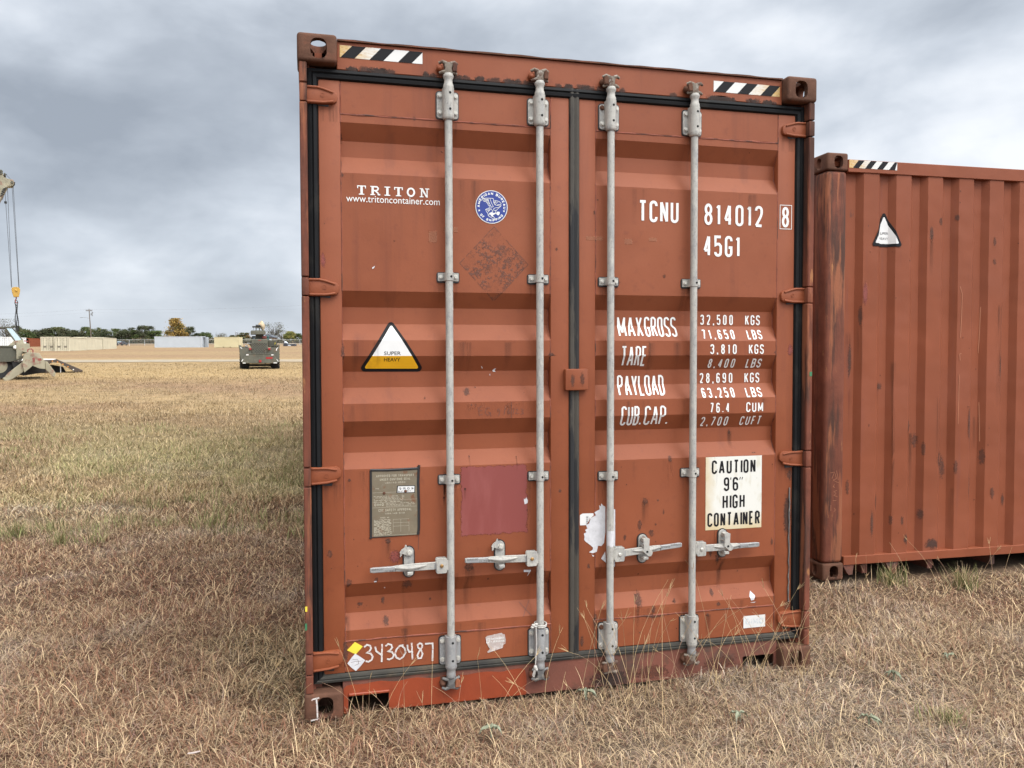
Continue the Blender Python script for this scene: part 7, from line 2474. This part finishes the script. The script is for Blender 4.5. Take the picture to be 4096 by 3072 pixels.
# ------------------------------------------------------------- utility pole and wires
WOOD = mat('weathered_pole_wood', (0.13, 0.105, 0.085), 0.9, 0, 0.2, 3)
INS = mat('grey_insulator', (0.20, 0.21, 0.22), 0.5, 0, 0.1, 3)
up = put('utility_pole', 'weathered wooden utility pole with crossarm, transformers and a street lamp arm', 'utility pole', 369, 232)
s5 = 232 / FPX
ztop = 1.56 + (1423 - 1236) * s5 - up.location.z
part('pole', up, lambda m: m.tube([(0, 0, -0.3), (-0.32, 0, ztop * 0.6), (-0.55, 0, ztop)], 0.17, WOOD, n=10, r_end=0.11))
part('crossarm', up, lambda m: m.box(-1.45, 0.35, -0.07, 0.07, ztop - 0.62, ztop - 0.44, WOOD))
for x in (-1.35, -0.9, -0.1, 0.28):
    part('insulator', up, lambda m: m.cyl((x, 0, ztop - 0.43), (x, 0, ztop - 0.12), 0.07, INS, n=8))
for x, z, r_ in ((0.32, -1.05, 0.16), (0.02, -1.5, 0.18), (0.30, -1.75, 0.12)):
    part('transformer', up, lambda m: m.cyl((x, 0.1, ztop + z - 0.3), (x, 0.1, ztop + z + 0.25), r_, INS, n=12))
part('lamp_arm', up, lambda m: m.tube([(-0.4, 0, ztop - 2.7), (-1.4, 0, ztop - 2.45), (-2.5, 0, ztop - 2.42)], 0.045, INS, n=6), lambda m: m.box(-3.1, -2.4, -0.12, 0.12, ztop - 2.52, ztop - 2.40, INS))
base = Vector(up.location)
vr_ = Vector((math.cos(YAW), -math.sin(YAW), 0))
for k, (dx, dz) in enumerate(((-1.35, 0.0), (0.28, 0.0), (-0.4, -0.9))):
    for sgn, far_, lab in ((-1, 70, 'running from the utility pole towards the crane'), (1, 90, 'running from the utility pole past the orange tree')):
        m = MB()
        a = base + vr_ * dx + Vector((0, 0, ztop - 0.12 + dz))
        b = a + vr_ * sgn * far_ + Vector((0, 0, (3.0 if sgn > 0 else -0.5)))
        m.tube([a.lerp(b, u) + Vector((0, 0, -1.2 * 4 * u * (1 - u))) for u in np.linspace(0, 1, 14)], 0.008, INS, n=4)
        o = m.build('power_line')
        tag(o, 'thin %s power line %s' % (('outer', 'inner', 'lower')[k], lab), 'power line', 'power lines on the pole')


# ------------------------------------------------------------- trees
def leaf_mat(name, col, var=0.45):
    return mat_col(name, 0.75, var, 0.8, None, 0.25)


LEAFM = leaf_mat('tree_leaves', None)
BARK = mat('grey_bark', (0.10, 0.085, 0.07), 0.9, 0, 0.2, 2)


def tree(px, Z, top_py, w_px, kind, lab, group=None, cat='tree'):
    loc = at(px, Z)
    H = 1.56 + (1423 - top_py) * Z / FPX - loc[2]
    H = max(H, 2.5)
    Wd = w_px * Z / FPX
    t = thing('tree', lab, cat, loc, random.uniform(0, 6.28), group)
    rs = random.Random(int(px * 7 + top_py))
    m = MB()
    lobes = []
    th = H * (0.30 if kind != 'orange' else 0.22)
    m.tube([(0, 0, -0.3), (0.05 * Wd * rs.uniform(-1, 1), 0, th), (0, 0, H * 0.75)], H * 0.032, BARK, n=7, r_end=H * 0.010)
    nb = 7 if kind != 'bare' else 16
    def limb(p, d, L, r, depth):
        pts = [p]
        q = p.copy()
        for k in range(4):
            d = (d + Vector((rs.uniform(-1, 1), rs.uniform(-1, 1), rs.uniform(-0.3, 0.8))) * 0.28).normalized()
            q = q + d * (L / 4)
            pts.append(q.copy())
        m.tube(pts, r, BARK, n=5, r_end=r * 0.35)
        if depth > 0:
            for k in range(3 if kind == 'bare' else 2):
                limb(pts[rs.randint(1, 4)], (d + Vector((rs.uniform(-1, 1), rs.uniform(-1, 1), rs.uniform(-0.2, 0.9))) * 0.9).normalized(), L * 0.6, r * 0.5, depth - 1)
        return q
    for k in range(nb):
        a = rs.uniform(0, 6.28)
        e_ = limb(Vector((0, 0, th * rs.uniform(0.7, 1.6))), Vector((math.cos(a), math.sin(a), rs.uniform(0.25, 1.1))).normalized(), Wd * rs.uniform(0.28, 0.42), H * 0.014, 2 if kind == 'bare' else 1)
        lobes.append((e_.x, e_.y, e_.z))
    m.build('trunk', t, 60)
    pal = {'dark': [(0.050, 0.062, 0.030), (0.085, 0.095, 0.045), (0.11, 0.105, 0.065)], 'green': [(0.062, 0.090, 0.030), (0.10, 0.13, 0.045), (0.14, 0.14, 0.06)], 'orange': [(0.36, 0.21, 0.05), (0.26, 0.17, 0.05), (0.40, 0.27, 0.08), (0.15, 0.13, 0.05)],
           'bare': [(0.10, 0.09, 0.06), (0.14, 0.12, 0.08), (0.11, 0.12, 0.06)], 'yellow': [(0.24, 0.23, 0.06), (0.14, 0.16, 0.05), (0.32, 0.27, 0.09)], 'mixed': [(0.08, 0.10, 0.04), (0.22, 0.13, 0.05), (0.12, 0.12, 0.05)]}[kind]
    rng = np.random.default_rng(int(px * 13 + w_px))
    nl = {'bare': 1100, 'orange': 5200}.get(kind, 4200)
    # clumps spread through an uneven crown
    nc_ = 30 if kind != 'bare' else 22
    cc = []
    for k in range(nc_):
        if kind == 'orange':
            z = rng.uniform(0.22, 0.97)
            rad_ = 0.5 * (1.0 - max(0, (z - 0.30) / 0.74) ** 1.1) * min(1, 0.6 + z)
        else:
            z = rng.uniform(0.25, 0.95)
            rad_ = 0.5 * math.sqrt(max(0.03, 1 - ((z - 0.5) / 0.52) ** 2))
        a = rng.uniform(0, 6.28)
        r_ = rad_ * math.sqrt(rng.uniform(0.1, 1))
        cc.append((math.cos(a) * r_ * Wd, math.sin(a) * r_ * Wd, z * H))
    cc = np.array(cc)
    pick = rng.integers(0, nc_, nl)
    sp = np.array([0.085 * Wd, 0.085 * Wd, 0.052 * H]) * (1.0 if kind != 'bare' else 1.3)
    P = cc[pick] + rng.normal(0, 1, (nl, 3)) * sp
    P[:, 2] = np.clip(P[:, 2], H * 0.12, H * 1.0)
    sz = rng.uniform(0.6, 1.3, nl) * (0.016 * Wd + 0.05) * (0.6 if kind == 'bare' else 1)
    u = rng.normal(0, 1, (nl, 3)); u /= np.linalg.norm(u, axis=1)[:, None]
    v = np.cross(u, rng.normal(0, 1, (nl, 3))); v /= np.linalg.norm(v, axis=1)[:, None]
    q4 = np.stack([P - u * sz[:, None] - v * sz[:, None] * 0.6, P + u * sz[:, None] - v * sz[:, None] * 0.6, P + u * sz[:, None] + v * sz[:, None] * 0.6, P - u * sz[:, None] + v * sz[:, None] * 0.6], 1)
    tint = rng.integers(0, len(pal), nc_)
    cols = np.array(pal)[np.where(rng.uniform(0, 1, nl) < 0.7, tint[pick], rng.integers(0, len(pal), nl))] * rng.uniform(0.65, 1.35, nl)[:, None]
    ii = np.arange(nl * 4).reshape(nl, 4)
    mesh_obj('crown', raw_mesh('crown', q4.reshape(-1, 3), ii, nl * 4, np.repeat(cols, 4, 0), [LEAFM]), t)
    return t


NUM = ['first', 'second', 'third', 'fourth', 'fifth', 'sixth', 'seventh', 'eighth', 'ninth', 'tenth', 'eleventh', 'twelfth', 'thirteenth', 'fourteenth']
random.seed(99)
gl = 'dark trees of the wood beyond the fence'
lefts = [(352 - i * 31 + random.uniform(-6, 6), random.uniform(1303, 1328), random.uniform(44, 74)) for i in range(10)]
for i, (px, tp_, w) in enumerate(lefts):
    tree(px, random.uniform(335, 352), tp_, w, 'dark' if i % 4 else 'green', 'dark evergreen in the far wood, %s from the utility pole towards the crane' % NUM[i], gl)
rights = [(384 + i * 27 + random.uniform(-5, 5), random.uniform(1308, 1336) - (8 if i in (6, 7, 8) else 0), random.uniform(42, 70)) for i in range(10)]
for i, (px, tp_, w) in enumerate(rights):
    tree(px, random.uniform(335, 352), tp_, w, 'dark' if i % 3 else 'green', 'dark evergreen in the far wood, %s from the utility pole towards the orange tree' % NUM[i], gl)
tree(706, 330, 1275, 92, 'orange', 'tall tree in orange autumn leaf behind the grey container')
tree(760, 338, 1306, 46, 'dark', 'dark upright tree standing right beside the orange autumn tree', gl)
tree(798, 345, 1334, 44, 'dark', 'low dark bush two along from the orange tree towards the crane vehicle', gl)
tree(824, 340, 1330, 46, 'green', 'low green bush above the open door of the grey container', gl)
tree(884, 345, 1334, 56, 'bare', 'small leafless tree behind the cream container')
tree(932, 345, 1342, 30, 'dark', 'small dark bush by the distant grey tower', gl)
tree(978, 338, 1333, 56, 'mixed', 'round green tree with a few rusty leaves beside the crane vehicle')
tree(1096, 335, 1292, 90, 'bare', 'large half-bare oak spreading beside the crane winch')
tree(1128, 342, 1322, 52, 'bare', 'smaller half-bare oak joined to the larger one')
tree(1160, 338, 1327, 48, 'yellow', 'yellow-green tree behind the flatbed body')
tree(1192, 342, 1336, 44, 'green', 'green tree between the yellow-green one and the container post')
tree(1225, 345, 1340, 44, 'dark', 'dark tree at the edge of the near container post', gl)
tree(28, 330, 1276, 84, 'bare', 'bare-branched tree behind the crane cab')
tree(62, 345, 1322, 50, 'dark', 'dark tree just beyond the crane hook chain', gl)

# ------------------------------------------------------------- small far things
si = put('storage_tower', 'pale grey twin tower far off above the trees', 'tower', 950, 620)
s6 = 620 / FPX
ht = 1.56 + (1423 - 1326) * s6 - si.location.z
TWR = mat('hazy_grey_concrete', (0.30, 0.325, 0.36), 0.8, 0, 0.05, 0.5)
part('tank', si, lambda m: m.lathe([(0.75, -1), (0.75, ht - 0.3), (0.5, ht)], (-0.62, 0, 0), TWR, n=16))
part('tank', si, lambda m: m.lathe([(0.7, -1), (0.7, ht - 0.9), (0.4, ht - 0.7)], (0.8, 0.2, 0), TWR, n=16))
ho = put('house', 'small brown building with a dark pitched roof behind the half-bare oak', 'building', 1074, 322)
WALL = mat('brown_wall', (0.17, 0.12, 0.085), 0.85, 0, 0.1, 1)
ROOF = mat('slate_roof', (0.075, 0.085, 0.105), 0.8, 0, 0.1, 1)
part('wall', ho, lambda m: m.box(-2.2, 2.2, 0, 5, 0, 2.4, WALL))
part('roof', ho, lambda m: m.prism([(-2.6, 2.3), (2.6, 2.3), (0.4, 3.5), (-0.4, 3.5)], -0.4, 5.4, ROOF))
part('window', ho, lambda m: m.box(0.6, 1.4, -0.03, 0.0, 0.9, 1.8, GLASS))
tb = put('truck_bed', 'black flatbed truck body with headache rack left on the grass', 'truck bed', 1147.6, 229)
k7 = 0.1567 * 229 / FPX
q7 = lambda x, y: ((x - 1580) * k7, (946 - y) * k7)
P7 = lambda *pp: [q7(*p) for p in pp]
DKB = mat('black_truck_paint', (0.030, 0.032, 0.042), 0.55, 0, 0.1, 2)
part('bed', tb, pr(P7((1495, 930), (1500, 868), (1582, 868), (1590, 890), (1782, 892), (1785, 940), (1692, 938), (1685, 915), (1660, 905), (1625, 908), (1605, 938), (1490, 942)), 0.0, 2.1, DKB), pr(P7((1588, 884), (1775, 886), (1775, 890), (1588, 889)), 0.05, 2.05, LGREY))
part('headache_rack', tb, pr(P7((1486, 868), (1486, 800), (1498, 800), (1512, 868)), 0.0, 0.08, DKB), pr(P7((1486, 868), (1486, 800), (1498, 800), (1512, 868)), 2.0, 2.08, DKB), pr(P7((1518, 868), (1526, 815), (1540, 830), (1578, 866)), 0.1, 1.9, LGREY))
part('wheel_arch', tb, pr(P7((1606, 940), (1626, 910), (1660, 907), (1684, 917), (1691, 940)), -0.01, 0.3, LGREY))
part('work_lamp', tb, lambda m: m.blob((q7(1492, 796)[0], 0.1, q7(1492, 796)[1]), (0.08, 0.08, 0.09), WHT))
cr_ = put('parked_car', 'dark parked car beyond the fence, half behind the beige containers', 'car', 477, 258)
CARP = mat('dark_car_paint', (0.018, 0.020, 0.028), 0.35, 0, 0.05, 2)
part('body', cr_, pr([(-0.9, 0.35), (0.9, 0.35), (0.92, 0.75), (0.86, 0.95), (-0.86, 0.95), (-0.92, 0.75)], 0.0, 4.4, CARP, 0.06), pr([(-0.78, 0.951), (0.78, 0.951), (0.62, 1.45), (-0.62, 1.45)], 0.4, 2.8, CARP, 0.05))
part('rear_window', cr_, pr([(-0.66, 1.0), (0.66, 1.0), (0.56, 1.36), (-0.56, 1.36)], 0.37, 0.399, GLASS, 0))
for x in (-0.74, 0.74):
    part('tail_lamp', cr_, lambda m: m.box(x - 0.13, x + 0.13, -0.02, -0.001, 0.72, 0.88, REDL))
for x in (-0.78, 0.78):
    for y in (0.85, 3.5):
        part('wheel', cr_, lambda m: m.lathe([(0, -0.1), (0.28, -0.1), (0.32, -0.07), (0.32, 0.07), (0.28, 0.1), (0, 0.1)], (x, y, 0.32), TYRE, axis=(1, 0, 0), n=18))
part('number_plate', cr_, lambda m: m.box(-0.24, 0.24, -0.015, -0.001, 0.55, 0.66, WHT))

# brush at the foot of the wood: nobody could count it
n = 26000
X = RNG.uniform(-215, -70, n); D = RNG.uniform(326, 334, n)
hh_ = 0.5 + 2.0 * fbm(X, X * 0, 5.0, 8)
x, y = to_world(X, D)
z = ground_h(x, y) + RNG.uniform(0, 1, n) ** 1.4 * hh_
u = RNG.normal(0, 1, (n, 3)); u /= np.linalg.norm(u, axis=1)[:, None]
v = np.cross(u, RNG.normal(0, 1, (n, 3))); v /= np.linalg.norm(v, axis=1)[:, None]
sz = RNG.uniform(0.10, 0.24, n)[:, None]
P = np.stack([x, y, z], -1)
q4 = np.stack([P - u * sz - v * sz, P + u * sz - v * sz, P + u * sz + v * sz, P - u * sz + v * sz], 1)
pal = np.array([(0.070, 0.078, 0.040), (0.11, 0.10, 0.06), (0.17, 0.13, 0.075)])
cols = pal[RNG.integers(0, 3, n)] * RNG.uniform(0.6, 1.3, n)[:, None]
us = mesh_obj('undergrowth', raw_mesh('undergrowth', q4.reshape(-1, 3), np.arange(n * 4).reshape(n, 4), n * 4, np.repeat(cols, 4, 0), [LEAFM]))
tag(us, 'low dark brush along the foot of the far wood', 'undergrowth', kind='stuff')
